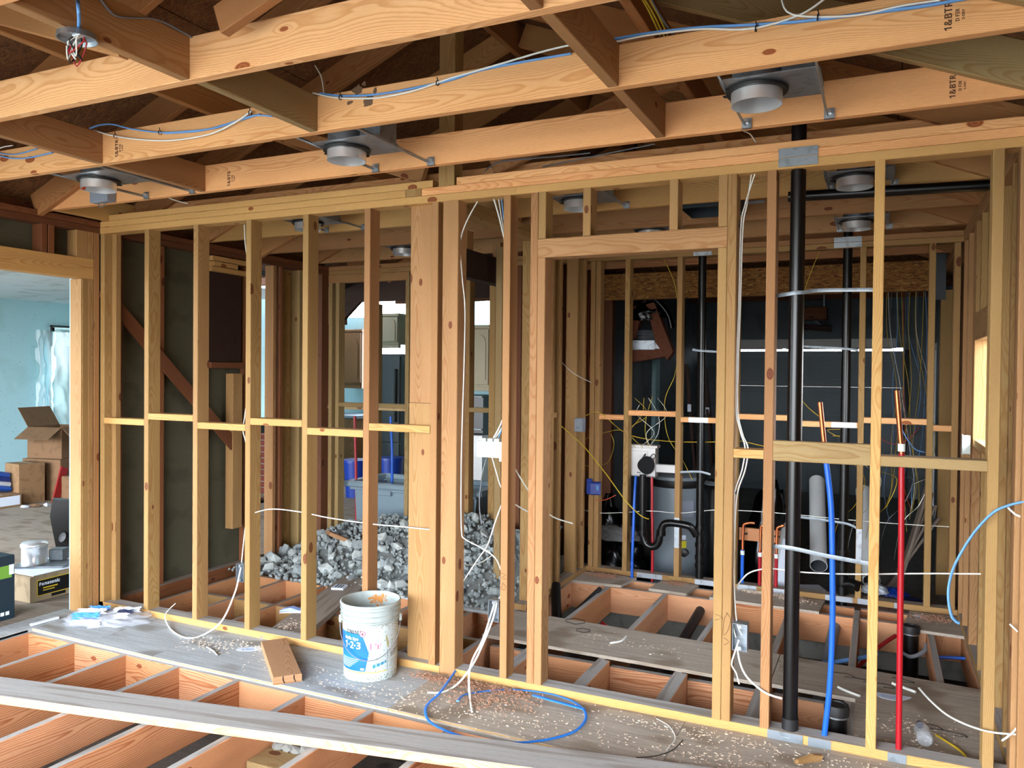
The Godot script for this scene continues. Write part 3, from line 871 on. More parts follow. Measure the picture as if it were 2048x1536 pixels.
# ---------------------------------------------------------------- rooms seen through the framing
func build_back_rooms() -> void:
	# utility corner and garage beyond the bathroom
	var g := thing("wall_garage", "pale grey walls of the dim garage at the back", "wall", Vector3.ZERO, "", "structure")
	slab(g, "wall_panel", Vector3(1.45, -0.3, -9.4), Vector3(1.55, 3.0, -4.3), M.garage_wall)
	slab(g, "wall_panel", Vector3(1.45, -0.3, -4.3), Vector3(1.55, 3.0, -3.4), M.old[0])
	slab(g, "wall_panel", Vector3(4.75, -0.3, -9.4), Vector3(4.85, 3.0, -7.8), M.garage_wall)
	slab(g, "wall_panel", Vector3(4.66, -0.3, -6.46), Vector3(4.76, 3.0, -4.2), M.garage_wall)
	slab(g, "wall_panel", Vector3(4.75, 1.92, -7.8), Vector3(4.85, 3.0, -6.46), M.garage_wall)
	slab(g, "wall_panel", Vector3(1.45, 1.93, -9.4), Vector3(4.85, 3.0, -9.3), M.garage_wall)
	slab(g, "wall_panel", Vector3(1.45, -0.3, -9.4), Vector3(2.0, 1.95, -9.3), M.garage_wall)
	slab(g, "wall_panel", Vector3(4.4, -0.3, -9.4), Vector3(4.85, 1.93, -9.3), M.garage_wall)
	var c := thing("ceiling_garage", "dark ceiling boards over the garage", "ceiling", Vector3.ZERO, "", "structure")
	slab(c, "ceiling_panel", Vector3(1.45, 2.75, -9.4), Vector3(4.85, 2.85, -4.3), M.old[0])
	for z in [-8.2, -7.2, -6.2, -5.2]:
		bx(c, "joist", Vector3(1.5, 2.56, z), Vector3(4.8, 2.75, z + 0.045), M.old)
	for z in [-2.68, -3.29]:
		bx(c, "joist", Vector3(1.5, 2.449, z - 0.038), Vector3(4.64, 2.585, z), M.bay)
	var fl := thing("floor_garage", "grey concrete floor of the utility corner and garage", "floor", Vector3.ZERO, "", "structure")
	slab(fl, "concrete_slab", Vector3(1.45, -0.45, -9.4), Vector3(4.85, -0.25, -2.40), M.concrete)
	# strand board beam on steel hangers
	var b := thing("strand_beam", "wide strand board beam spanning the opening to the garage", "beam", Vector3(3.05, 2.22, -3.85))
	put(b, "beam_body", box_mesh(Vector3(2.95, 0.245, 0.089)), M.osb_beam, Transform3D(Basis(), Vector3(0, 0.122, 0)))
	for s in [-1.0, 1.0]:
		put(b, "steel_bracket", box_mesh(Vector3(0.11, 0.42, 0.096)), M.bracket, Transform3D(Basis(), Vector3(1.46 * s, -0.02 if s < 0 else 0.13, 0.001)))
	for s in [[1.56, M.stud], [1.68, M.old], [4.53, M.stud]]:
		var p := bx(b, "post", Vector3(s[0] - 3.05, -2.47, -0.045), Vector3(s[0] - 2.96, -0.001, 0.04), s[1])
	# garage door of grey embossed sections
	var d := thing("garage_door", "grey sectional garage door with embossed panels", "garage door", Vector3(3.2, -0.25, -9.28))
	for i in 4:
		var y := i * 0.535
		var sec := put(d, "section", box_mesh(Vector3(2.45, 0.534, 0.04), 0.004), M.door_grey, Transform3D(Basis(), Vector3(0, y + 0.26, 0)))
		for k in 4:
			put(sec, "embossed_panel", box_mesh(Vector3(0.50, 0.36, 0.016), 0.007), M.door_grey, Transform3D(Basis(), Vector3(-0.92 + k * 0.613, 0, 0.024)))
			put(sec, "inner_panel", box_mesh(Vector3(0.40, 0.26, 0.010), 0.004), M.door_grey, Transform3D(Basis(), Vector3(-0.92 + k * 0.613, 0, 0.036)))
	for s in [-1.0, 1.0]:
		bx(d, "track", Vector3(1.24 * s - 0.03, 0, 0.03), Vector3(1.24 * s + 0.03, 2.15, 0.08), M.black)
	var strip := thing("light_strip", "long white lit strip above the garage door", "lamp", Vector3(3.15, 1.92, -9.18))
	bx(strip, "housing", Vector3(-1.15, 0.0, -0.09), Vector3(1.15, 0.14, 0.0), M.white_paint)
	for i in 3:
		bx(strip, "glazing_bar", Vector3(-1.1 + i * 0.75, -0.012, -0.01), Vector3(-0.40 + i * 0.75, 0.002, 0.012), M.black)
	# glazed side door of the garage
	var sd := thing("side_door", "pale glazed side door at the far right of the garage", "door", Vector3(4.75, -0.25, -7.1))
	bx(sd, "pane", Vector3(-0.02, 0.08, -0.62), Vector3(-0.01, 2.10, 0.56), M.film_dense)
	for z in [[-0.70, -0.62], [0.56, 0.64]]: bx(sd, "stile", Vector3(-0.04, 0.0, z[0]), Vector3(0.04, 2.16, z[1]), M.white_paint)
	bx(sd, "rail", Vector3(-0.04, 2.10, -0.70), Vector3(0.04, 2.18, 0.64), M.white_paint)
	bx(sd, "rail", Vector3(-0.04, 0.0, -0.70), Vector3(0.04, 0.08, 0.64), M.white_paint)
	put(sd, "lock_plate", box_mesh(Vector3(0.03, 0.16, 0.05)), M.black, Transform3D(Basis(), Vector3(-0.05, 1.05, 0.58)))
	# kitchen and the room on the left share one open space
	var k := thing("wall_far", "white painted walls of the far kitchen and left room with windows", "wall", Vector3.ZERO, "", "structure")
	slab(k, "wall_panel", Vector3(-5.9, -0.3, -6.3), Vector3(-5.7, 3.0, -4.35), M.drywall)
	slab(k, "wall_panel", Vector3(-5.9, -0.3, -3.34), Vector3(-5.7, 3.0, 2.5), M.drywall)
	slab(k, "wall_panel", Vector3(-5.9, 2.06, -4.35), Vector3(-5.7, 3.0, -3.34), M.drywall)
	slab(k, "wall_panel", Vector3(-5.9, -0.3, -4.35), Vector3(-5.7, 0.75, -3.34), M.drywall)
	# window wall towards the street side of the left room
	slab(k, "wall_panel", Vector3(-5.7, -0.3, 2.3), Vector3(-5.5, 3.0, 2.5), M.drywall)
	slab(k, "wall_panel", Vector3(-1.7, -0.3, 2.3), Vector3(-0.5, 3.0, 2.5), M.drywall)
	slab(k, "wall_panel", Vector3(-5.5, -0.3, 2.3), Vector3(-1.7, 0.1, 2.5), M.drywall)
	slab(k, "wall_panel", Vector3(-5.5, 2.34, 2.3), Vector3(-1.7, 3.0, 2.5), M.drywall)
	# kitchen back wall with its windows
	slab(k, "wall_panel", Vector3(-5.7, -0.3, -6.3), Vector3(-3.2, 3.0, -6.1), M.drywall)
	slab(k, "wall_panel", Vector3(-2.70, -0.3, -6.3), Vector3(1.6, 1.06, -6.1), M.drywall)
	slab(k, "wall_panel", Vector3(-3.2, -0.3, -6.3), Vector3(-2.70, 2.30, -6.1), M.drywall)
	slab(k, "wall_panel", Vector3(-2.02, 1.06, -6.3), Vector3(-0.93, 3.0, -6.1), M.drywall)
	slab(k, "wall_panel", Vector3(-0.62, 1.06, -6.3), Vector3(1.6, 3.0, -6.1), M.drywall)
	slab(k, "wall_panel", Vector3(-0.95, 1.06, -6.3), Vector3(-0.60, 2.16, -6.1), M.drywall)
	slab(k, "wall_panel", Vector3(-3.3, 2.72, -6.3), Vector3(-0.6, 3.0, -6.1), M.drywall)
	# stub wall with a transom light
	slab(k, "wall_panel", Vector3(-3.3, -0.3, -4.3), Vector3(-1.95, 2.40, -4.2), M.drywall)
	slab(k, "wall_panel", Vector3(-3.3, 2.58, -4.3), Vector3(-1.95, 2.80, -4.2), M.old[0])
	slab(k, "wall_panel", Vector3(1.35, -0.3, -6.3), Vector3(1.45, 3.0, -2.40), M.old[0])
	var kc := thing("ceiling_far", "pale plaster ceiling of the left room with a torn brown edge", "ceiling", Vector3.ZERO, "", "structure")
	slab(kc, "ceiling_panel", Vector3(-5.8, 2.37, -6.3), Vector3(-3.3, 2.6, -2.4), M.ceil_white)
	slab(kc, "ceiling_panel", Vector3(-5.8, 2.37, -2.4), Vector3(-2.3, 2.6, 2.4), M.ceil_white)
	slab(kc, "ceiling_panel", Vector3(-2.3, 2.40, -2.4), Vector3(-0.53, 2.6, 2.4), M.old[1])
	slab(kc, "ceiling_panel", Vector3(-3.3, 2.80, -6.3), Vector3(1.6, 2.95, -2.4), M.old[1])
	slab(kc, "ceiling_panel", Vector3(-3.3, 2.58, -2.45), Vector3(-0.5, 2.9, -2.35), M.old[1])
	for i in 5:
		var z := -2.2 + i * 1.0
		bx(kc, "lath", Vector3(-2.3, 2.372, z), Vector3(-0.6, 2.40, z + 0.04), M.old)
	for i in 6:
		bx(kc, "lath", Vector3(-2.36 + 0.05 * (i % 3), 2.335 + 0.008 * (i % 2), -2.4 + i * 0.9), Vector3(-2.20 + 0.06 * (i % 2), 2.37, -1.55 + i * 0.9), M.old)
	var kf := thing("floor_far", "worn brown board floor of the left room and kitchen", "floor", Vector3.ZERO, "", "structure")
	for i in 14:
		plank(kf, "floor_sheet", [Vector2(-5.7 + (i % 4) * 1.30, 6.1 - (i / 4) * 2.3), Vector2(-4.404 + (i % 4) * 1.30, 6.1 - (i / 4) * 2.3), Vector2(-4.404 + (i % 4) * 1.30, 3.804 - (i / 4) * 2.3), Vector2(-5.7 + (i % 4) * 1.30, 3.804 - (i / 4) * 2.3)], 0.0, 0.02, M.ply_brown)
	for i in 2:
		plank(kf, "floor_sheet", [Vector2(-3.1 + i * 1.3, -0.8), Vector2(-1.804 + i * 1.285, -0.8), Vector2(-1.804 + i * 1.285, -3.1), Vector2(-3.1 + i * 1.3, -3.1)], 0.0, 0.02, M.ply_brown)
	plank(kf, "floor_sheet", [Vector2(-0.53, 6.1), Vector2(1.4, 6.1), Vector2(1.4, 2.4), Vector2(-0.53, 2.4)], 0.0, 0.02, M.ply_brown)
	plank(kf, "threshold", [Vector2(-0.55, -0.125), Vector2(-0.375, -0.125), Vector2(-0.375, -3.0), Vector2(-0.55, -3.0)], 0.002, 0.02, M.ply)

# ---------------------------------------------------------------- the white room on the left
func carton(called: String, label: String, at: Vector3, s: Vector3, turn: float, m: Material, open := false) -> Node3D:
	var t := thing(called, label, "box", at)
	t.rotation.y = turn
	var th := 0.006
	bx(t, "bottom", Vector3(-s.x / 2, 0, -s.z / 2), Vector3(s.x / 2, th, s.z / 2), m)
	for k in [-1.0, 1.0]:
		bx(t, "side", Vector3(k * s.x / 2 - th / 2, 0, -s.z / 2), Vector3(k * s.x / 2 + th / 2, s.y, s.z / 2), m)
		bx(t, "side", Vector3(-s.x / 2, 0, k * s.z / 2 - th / 2), Vector3(s.x / 2, s.y, k * s.z / 2 + th / 2), m)
	if open:
		for k in [[Vector3(s.x / 2, s.y, 0), Vector3(0.72, -0.62, 0.1), s.z], [Vector3(0, s.y, s.z / 2), Vector3(0.1, -0.45, 0.85), s.x], [Vector3(-s.x / 2, s.y, 0), Vector3(-0.5, 0.8, 0), s.z]]:
			var d: Vector3 = k[1].normalized()
			var side := Vector3(0, 0, 1) if absf(d.x) > absf(d.z) else Vector3(1, 0, 0)
			var n := side.cross(d).normalized()
			put(t, "flap", box_mesh(Vector3(k[2] * 0.98, 0.26, th)), m, Transform3D(Basis(side, d, side.cross(d)), k[0] + d * 0.13))
	else:
		for k in [-1.0, 1.0]:
			bx(t, "flap", Vector3(-s.x / 2, s.y, k * 0.002), Vector3(s.x / 2, s.y + th, k * s.z / 2), m)
		put(t, "tape", box_mesh(Vector3(s.x * 0.9, 0.001, 0.05)), M.tape, Transform3D(Basis(), Vector3(0, s.y + th + 0.0006, 0)))
	return t

func sticker(t: Node3D, at: Vector3, s: Vector2, yaw: float, m: Material, called := "label_patch") -> MeshInstance3D:
	return put(t, called, box_mesh(Vector3(s.x, s.y, 0.001)), m, Transform3D(Basis(Vector3.UP, yaw), at))

func sheet_mesh(w: float, h: float, folds: int, depth: float, sd: int, taper := 0.0) -> ArrayMesh:
	var n := FastNoiseLite.new()
	n.seed = sd
	n.frequency = 1.0
	var st := SurfaceTool.new()
	st.begin(Mesh.PRIMITIVE_TRIANGLES)
	st.set_smooth_group(0)
	var nu := 40
	var nv := 24
	for j in nv:
		for i in nu:
			var q := []
			for e in [[i, j], [i + 1, j], [i + 1, j + 1], [i, j + 1]]:
				var u: float = float(e[0]) / nu
				var v: float = float(e[1]) / nv
				var ww := w * (1.0 - taper * (1.0 - absf(v - 0.25) * 1.2))
				q.append(Vector3((u - 0.5) * ww + 0.03 * n.get_noise_2d(v * 4, 7), -v * h, depth * (0.6 * sin(u * TAU * folds + 2.0 * n.get_noise_2d(u * 3, v * 2)) + 1.2 * n.get_noise_2d(u * 5, v * 6))))
			for k in [0, 1, 2, 0, 2, 3]: st.add_vertex(q[k])
	st.generate_normals()
	return st.commit()

func build_left_room() -> void:
	var w := thing("window_1", "narrow window in the white far room behind plastic sheeting", "window", Vector3(-5.70, 0.75, -3.84), "", "structure")
	bx(w, "frame", Vector3(-0.03, 0.0, -0.5), Vector3(0.03, 0.04, 0.5), M.white_paint)
	bx(w, "frame", Vector3(-0.03, 1.24, -0.5), Vector3(0.03, 1.30, 0.5), M.white_paint)
	bx(w, "frame", Vector3(-0.03, 0.0, 0.45), Vector3(0.03, 1.30, 0.5), M.white_paint)
	bx(w, "frame", Vector3(-0.03, 0.0, -0.5), Vector3(0.03, 1.30, -0.45), M.white_paint)
	bx(w, "dark_edge", Vector3(0.03, 1.30, -0.52), Vector3(0.045, 1.325, 0.52), M.black)
	bx(w, "dark_edge", Vector3(0.03, 1.05, 0.49), Vector3(0.045, 1.30, 0.515), M.black)
	bx(w, "pane", Vector3(-0.012, 0.04, -0.45), Vector3(-0.008, 1.24, 0.45), M.pane)
	var ps := thing("plastic_sheet", "clear plastic sheet hanging in folds beside the far window", "plastic sheet", Vector3(-5.60, 2.0, -3.20))
	put(ps, "hanging_strip", sheet_mesh(0.26, 1.5, 3, 0.05, 3, 0.25), M.film, Transform3D(Basis(Vector3.UP, PI / 2), Vector3.ZERO))
	put(ps, "window_film", sheet_mesh(0.95, 1.30, 2, 0.05, 9, 0.0), M.film_dense, Transform3D(Basis(Vector3.UP, PI / 2), Vector3(0.02, 0.02, -0.60)))
	carton("cardboard_box", "open brown cardboard box with folded flaps on top of the pile", Vector3(-4.72, 0.47, -2.80), Vector3(0.45, 0.36, 0.50), 0.25, M.card, true)
	var lb := carton("cardboard_box", "closed brown cardboard box under the open one", Vector3(-4.72, 0.0, -2.80), Vector3(0.52, 0.46, 0.56), 0.2, M.card)
	sticker(lb, Vector3(0.264, 0.33, 0.08), Vector2(0.10, 0.10), PI / 2, M.paper)
	var c3 := carton("cardboard_box", "tan cardboard box in front of the pile in the left room", Vector3(-4.66, 0.0, -2.33), Vector3(0.28, 0.44, 0.28), -0.1, M.card_light)
	var c4 := carton("cardboard_box", "small carton with a white printed label at the foot of the pile", Vector3(-4.28, 0.0, -2.70), Vector3(0.20, 0.28, 0.28), 0.1, M.card)
	sticker(c4, Vector3(0.116, 0.19, -0.02), Vector2(0.26, 0.15), PI / 2, M.paper)
	for i in 3: sticker(c4, Vector3(0.118, 0.15 + i * 0.035, 0.03), Vector2(0.12, 0.012), PI / 2, M.black, "print_line")
	var c5 := carton("cardboard_box", "small white carton at the right end of the pile", Vector3(-4.08, 0.0, -2.98), Vector3(0.18, 0.16, 0.22), 0.1, M.paper)
	sticker(c5, Vector3(0.106, 0.09, 0.03), Vector2(0.09, 0.08), PI / 2, M.card, "printed_square")
	var c6 := carton("cardboard_box", "low flat carton with white end at the left edge", Vector3(-4.62, 0.0, -1.94), Vector3(0.34, 0.13, 0.42), 0.0, M.card_light)
	sticker(c6, Vector3(0.176, 0.07, 0), Vector2(0.38, 0.10), PI / 2, M.paper)
	var red := thing("red_folder", "red flat sheet leaning between the cardboard boxes", "sheet", Vector3(-4.36, 0.0, -2.47))
	put(red, "sheet", prism_mesh([Vector2(-0.03, 0), Vector2(0.05, 0), Vector2(0.16, 0.36), Vector2(0.08, 0.40)], 0.02), M.red_card, Transform3D(Basis(Vector3.UP, PI / 2), Vector3.ZERO))
	var bl := thing("blue_roll", "blue and white plastic bags heaped at the left edge of the boxes", "bag", Vector3(-4.70, 0.14, -1.93))
	for i in 4:
		tube(bl, "fold", [Vector3(-0.12, 0.04 + 0.05 * i, 0.20), Vector3(0.02, 0.07 + 0.05 * i, 0.0), Vector3(0.0, 0.03 + 0.05 * i, -0.22)], 0.07 - 0.008 * i, [M.pex_blue, M.paper, M.plastic_blue, M.pex_blue][i], 0.035, 10)
	var deb := thing("paper_scrap", "crumpled paper scraps on the floor before the boxes", "paper", Vector3(-4.10, 0.0, -2.25))
	for i in 5:
		put(deb, "scrap", rock_mesh(40 + i, 0.05, 0.4), M.paper if i % 2 == 0 else M.card, Transform3D(Basis(Vector3.UP, i * 1.3), Vector3(-0.05 * i, 0.012, 0.09 * i - 0.2)))
	var bk := thing("black_case", "black plastic case standing on edge behind the jamb", "case", Vector3(-2.02, 0.0, -0.98))
	put(bk, "shell", prism_mesh([Vector2(-0.10, 0), Vector2(0.10, 0), Vector2(0.12, 0.40), Vector2(-0.13, 0.44), Vector2(-0.15, 0.30)], 0.10), M.abs, Transform3D(Basis(Vector3.UP, 0.9), Vector3.ZERO))
	put(bk, "knob", lathe_mesh([Vector2(0.0, 0.03), Vector2(0.04, 0.02), Vector2(0.045, -0.02), Vector2(0.0, -0.025)], 14), M.abs_dusty, Transform3D(Basis(Vector3(1, 0, 0), 1.2), Vector3(0.03, 0.12, 0.08)))
	# boxes just inside the opening
	var pb := carton("fan_carton", "worn fan carton with black printed panel just inside the left opening", Vector3(-1.06, 0.0, -0.10), Vector3(0.40, 0.16, 0.48), 0.0, M.card_worn)
	sticker(pb, Vector3(0.2045, 0.085, -0.01), Vector2(0.42, 0.105), PI / 2, M.wire_yellow, "yellow_border")
	sticker(pb, Vector3(0.2055, 0.085, -0.01), Vector2(0.41, 0.095), PI / 2, M.black, "black_panel")
	var tx := put(pb, "printed_name", text_mesh("Panasonic", 0.030, "Droid Sans", 700), M.paper, Transform3D(Basis(Vector3.UP, PI / 2), Vector3(0.2068, 0.108, 0.115)))
	for q in [[0.11, 0.080, 0.10, 0.008], [0.12, 0.064, 0.08, 0.006], [-0.08, 0.075, 0.09, 0.006], [-0.08, 0.062, 0.09, 0.006]]:
		sticker(pb, Vector3(0.2063, q[1], q[0]), Vector2(q[2], q[3]), PI / 2, M.wire_yellow, "print_line")
	for q in [[-0.05, 0.112, 0.02], [-0.10, 0.112, 0.02], [-0.15, 0.112, 0.015]]:
		sticker(pb, Vector3(0.2063, q[1], q[0]), Vector2(q[2], q[2] * 0.7), PI / 2, M.paper, "printed_mark")
	sticker(pb, Vector3(0.204, 0.020, 0.05), Vector2(0.10, 0.02), PI / 2, M.black, "print_line")
	var lid := bx(pb, "white_sheet", Vector3(-0.19, 0.168, -0.23), Vector3(0.20, 0.172, 0.22), M.paper)
	lid.set_meta("label", "white sheet on the carton")
	var can := thing("light_can", "shiny aluminium light can standing on the fan carton", "light can", Vector3(-1.12, 0.173, -0.06))
	put(can, "can", lathe_mesh([Vector2(0.078, 0.012), Vector2(0.080, 0.020), Vector2(0.078, 0.022), Vector2(0.078, 0.125), Vector2(0.084, 0.130), Vector2(0.084, 0.148), Vector2(0.074, 0.160), Vector2(0.0, 0.164)], 32), M.alu)
	put(can, "mounting_plate", box_mesh(Vector3(0.34, 0.006, 0.22), 0.002), M.galv, Transform3D(Basis(Vector3.UP, 0.5), Vector3(0.04, 0.008, -0.05)))
	put(can, "wiring_box", box_mesh(Vector3(0.09, 0.075, 0.10), 0.004), M.galv_dull, Transform3D(Basis(Vector3.UP, 0.5), Vector3(0.03, 0.05, -0.16)))
	tube(can, "bar_hanger", [Vector3(-0.10, 0.012, 0.20), Vector3(0.12, 0.004, 0.02), Vector3(0.16, -0.02, -0.1)], 0.006, M.galv, -1, 8, false)
	var db := carton("dark_carton", "tall dark teal carton with a green label at the left edge", Vector3(-0.83, 0.0, 0.56), Vector3(0.34, 0.38, 0.37), 0.0, M.teal_card)
	sticker(db, Vector3(0.175, 0.29, -0.13), Vector2(0.075, 0.075), PI / 2, M.green_card)
	sticker(db, Vector3(0.1755, 0.30, -0.165), Vector2(0.03, 0.06), PI / 2, M.paper)
	for i in 2: sticker(db, Vector3(0.175, 0.04, -0.14 + 0.03 * i), Vector2(0.022, 0.022), PI / 2, M.paper, "printed_square")
	var st := thing("white_strip", "white plastic strip lying at the corner of the subfloor", "strip", Vector3(-0.40, 0.003, 0.36))
	put(st, "strip", box_mesh(Vector3(0.16, 0.014, 0.025), 0.004), M.paper, Transform3D(Basis(Vector3.UP, 1.5), Vector3(0, 0.008, 0)))
	put(st, "chip", box_mesh(Vector3(0.03, 0.012, 0.018), 0.003), M.paper, Transform3D(Basis(Vector3.UP, 0.5), Vector3(0.14, 0.006, -0.09)))

func rock_mesh(sd: int, r: float, flat := 0.75) -> ArrayMesh:
	# a broken chunk: a twice split octahedron whose corners are pushed about, with flat faces
	var g := RandomNumberGenerator.new()
	g.seed = sd
	var vs := [Vector3(1, 0, 0), Vector3(-1, 0, 0), Vector3(0, 1, 0), Vector3(0, -1, 0), Vector3(0, 0, 1), Vector3(0, 0, -1)]
	var fs := [[0, 2, 4], [4, 2, 1], [1, 2, 5], [5, 2, 0], [4, 3, 0], [1, 3, 4], [5, 3, 1], [0, 3, 5]]
	var mid := {}
	var nf := []
	for f in fs:
		var m := []
		for e in [[0, 1], [1, 2], [2, 0]]:
			var a: int = f[e[0]]
			var b: int = f[e[1]]
			var k := mini(a, b) * 100 + maxi(a, b)
			if not mid.has(k):
				mid[k] = vs.size()
				vs.append((vs[a] + vs[b]).normalized())
			m.append(mid[k])
		nf.append_array([[f[0], m[0], m[2]], [m[0], f[1], m[1]], [m[2], m[1], f[2]], m])
	for i in vs.size():
		vs[i] = vs[i] * (0.62 + 0.6 * g.randf()) * Vector3(1.15, flat, 0.85) * r
	var st := SurfaceTool.new()
	st.begin(Mesh.PRIMITIVE_TRIANGLES)
	for f in nf:
		var n: Vector3 = (vs[f[1]] - vs[f[0]]).cross(vs[f[2]] - vs[f[0]]).normalized()
		if n.dot(vs[f[0]] + vs[f[1]] + vs[f[2]]) < 0: n = -n
		var order := [0, 1, 2]
		if (vs[f[1]] - vs[f[0]]).cross(vs[f[2]] - vs[f[0]]).dot(n) > 0: order = [0, 2, 1]
		for k in order:
			st.set_normal(n)
			st.set_uv(Vector2(vs[f[k]].x, vs[f[k]].z) * 4.0)
			st.add_vertex(vs[f[k]])
	return st.commit()

# ---------------------------------------------------------------- recessed lights and electrical boxes
func can_light(label: String, at: Vector3, ofs: float, w: float, z_front: float, z_back: float, feet: bool, bulb := false) -> Node3D:
	# at: centre of the round opening, under side of the pan; the pan reaches from at.x+ofs over width w
	var t := thing("recessed_light", label, "ceiling light", at, "recessed light housings between the joists")
	var pan := CSGBox3D.new()
	pan.name = "pan"
	pan.size = Vector3(w, 0.004, 0.25)
	pan.material = M.galv
	pan.position = Vector3(ofs + w / 2, 0.012, 0)
	var hole := CSGCylinder3D.new()
	hole.name = "opening"
	hole.operation = CSGShape3D.OPERATION_SUBTRACTION
	hole.radius = 0.080
	hole.height = 0.05
	hole.sides = 32
	hole.position = Vector3(-(ofs + w / 2), 0, 0)
	pan.add_child(hole)
	t.add_child(pan)
	put(t, "trim_ring", lathe_mesh([Vector2(0.079, 0.02), Vector2(0.079, -0.042), Vector2(0.0815, -0.042), Vector2(0.0815, 0.02)], 32), M.alu)
	put(t, "gasket", lathe_mesh([Vector2(0.0825, -0.002), Vector2(0.098, -0.002), Vector2(0.100, 0.006), Vector2(0.0825, 0.009)], 32), M.black)
	for i in 3:
		put(t, "clip", box_mesh(Vector3(0.02, 0.003, 0.016), 0.001), M.black, Transform3D(Basis(Vector3.UP, i * 2.1 + 0.4), Vector3(sin(i * 2.1 + 0.6) * 0.098, -0.003, cos(i * 2.1 + 0.6) * 0.098)))
	put(t, "can_body", lathe_mesh([Vector2(0.078, 0.0), Vector2(0.078, 0.12), Vector2(0.0, 0.125)], 32), M.alu)
	put(t, "can_back", lathe_mesh([Vector2(0.0, 0.1265), Vector2(0.0795, 0.1215), Vector2(0.0795, 0.02)], 32), M.galv_dull)
	put(t, "wiring_box", box_mesh(Vector3(0.10, 0.10, 0.12), 0.004), M.galv_dull, Transform3D(Basis(), Vector3(ofs + w - 0.07, 0.066, -0.02)))
	for x in [ofs + 0.006, ofs + w - 0.006]:
		var bar := tube(t, "bar_hanger", [Vector3(x, 0.012, z_back - at.z), Vector3(x, 0.012, z_front - at.z)], 0.0045, M.galv, 0.007, 6, false)
		put(bar, "bar_sleeve", box_mesh(Vector3(0.015, 0.013, 0.16), 0.002), M.galv_dull, Transform3D(Basis(), Vector3(x, 0.016, 0.02)))
		if feet:
			var foot := put(t, "nailing_foot", box_mesh(Vector3(0.036, 0.036, 0.004), 0.001), M.galv, Transform3D(Basis(), Vector3(x + 0.008, 0.016, z_front - at.z + 0.003)))
			put(foot, "foot_lug", box_mesh(Vector3(0.014, 0.012, 0.014), 0.001), M.alu, Transform3D(Basis(), Vector3(0, 0.004, 0.008)))
			put(foot, "foot_tab", box_mesh(Vector3(0.036, 0.002, 0.018), 0.0005), M.galv, Transform3D(Basis(), Vector3(0, -0.018, -0.004)))
	if bulb:
		var s := put(t, "lamp_holder", lathe_mesh([Vector2(0.0, 0.03), Vector2(0.011, 0.028), Vector2(0.013, 0.0), Vector2(0.0, -0.002)], 12), M.wire_orange, Transform3D(Basis(Vector3(0, 0, 1), -0.4), Vector3(-0.078, -0.035, 0.03)))
		s.set_meta("label", "orange plug end")
	return t

func steel_box(at: Vector3, s: Vector3, label: String, group := "steel outlet boxes on the studs") -> Node3D:
	var t := thing("outlet_box", label, "outlet box", at, group)
	var th := 0.002
	bx(t, "back", Vector3(0, 0, -s.z), Vector3(s.x, s.y, -s.z + th), M.galv_dull)
	bx(t, "side", Vector3(0, 0, -s.z), Vector3(th, s.y, 0), M.galv)
	bx(t, "side", Vector3(s.x - th, 0, -s.z), Vector3(s.x, s.y, 0), M.galv)
	bx(t, "side", Vector3(0, s.y - th, -s.z), Vector3(s.x, s.y, 0), M.galv)
	bx(t, "side", Vector3(0, 0, -s.z), Vector3(s.x, th, 0), M.galv)
	for y in [0.012, s.y - 0.012]:
		put(t, "screw_ear", box_mesh(Vector3(0.014, 0.016, 0.003), 0.0008), M.galv, Transform3D(Basis(), Vector3(s.x / 2, y, 0)))
	return t

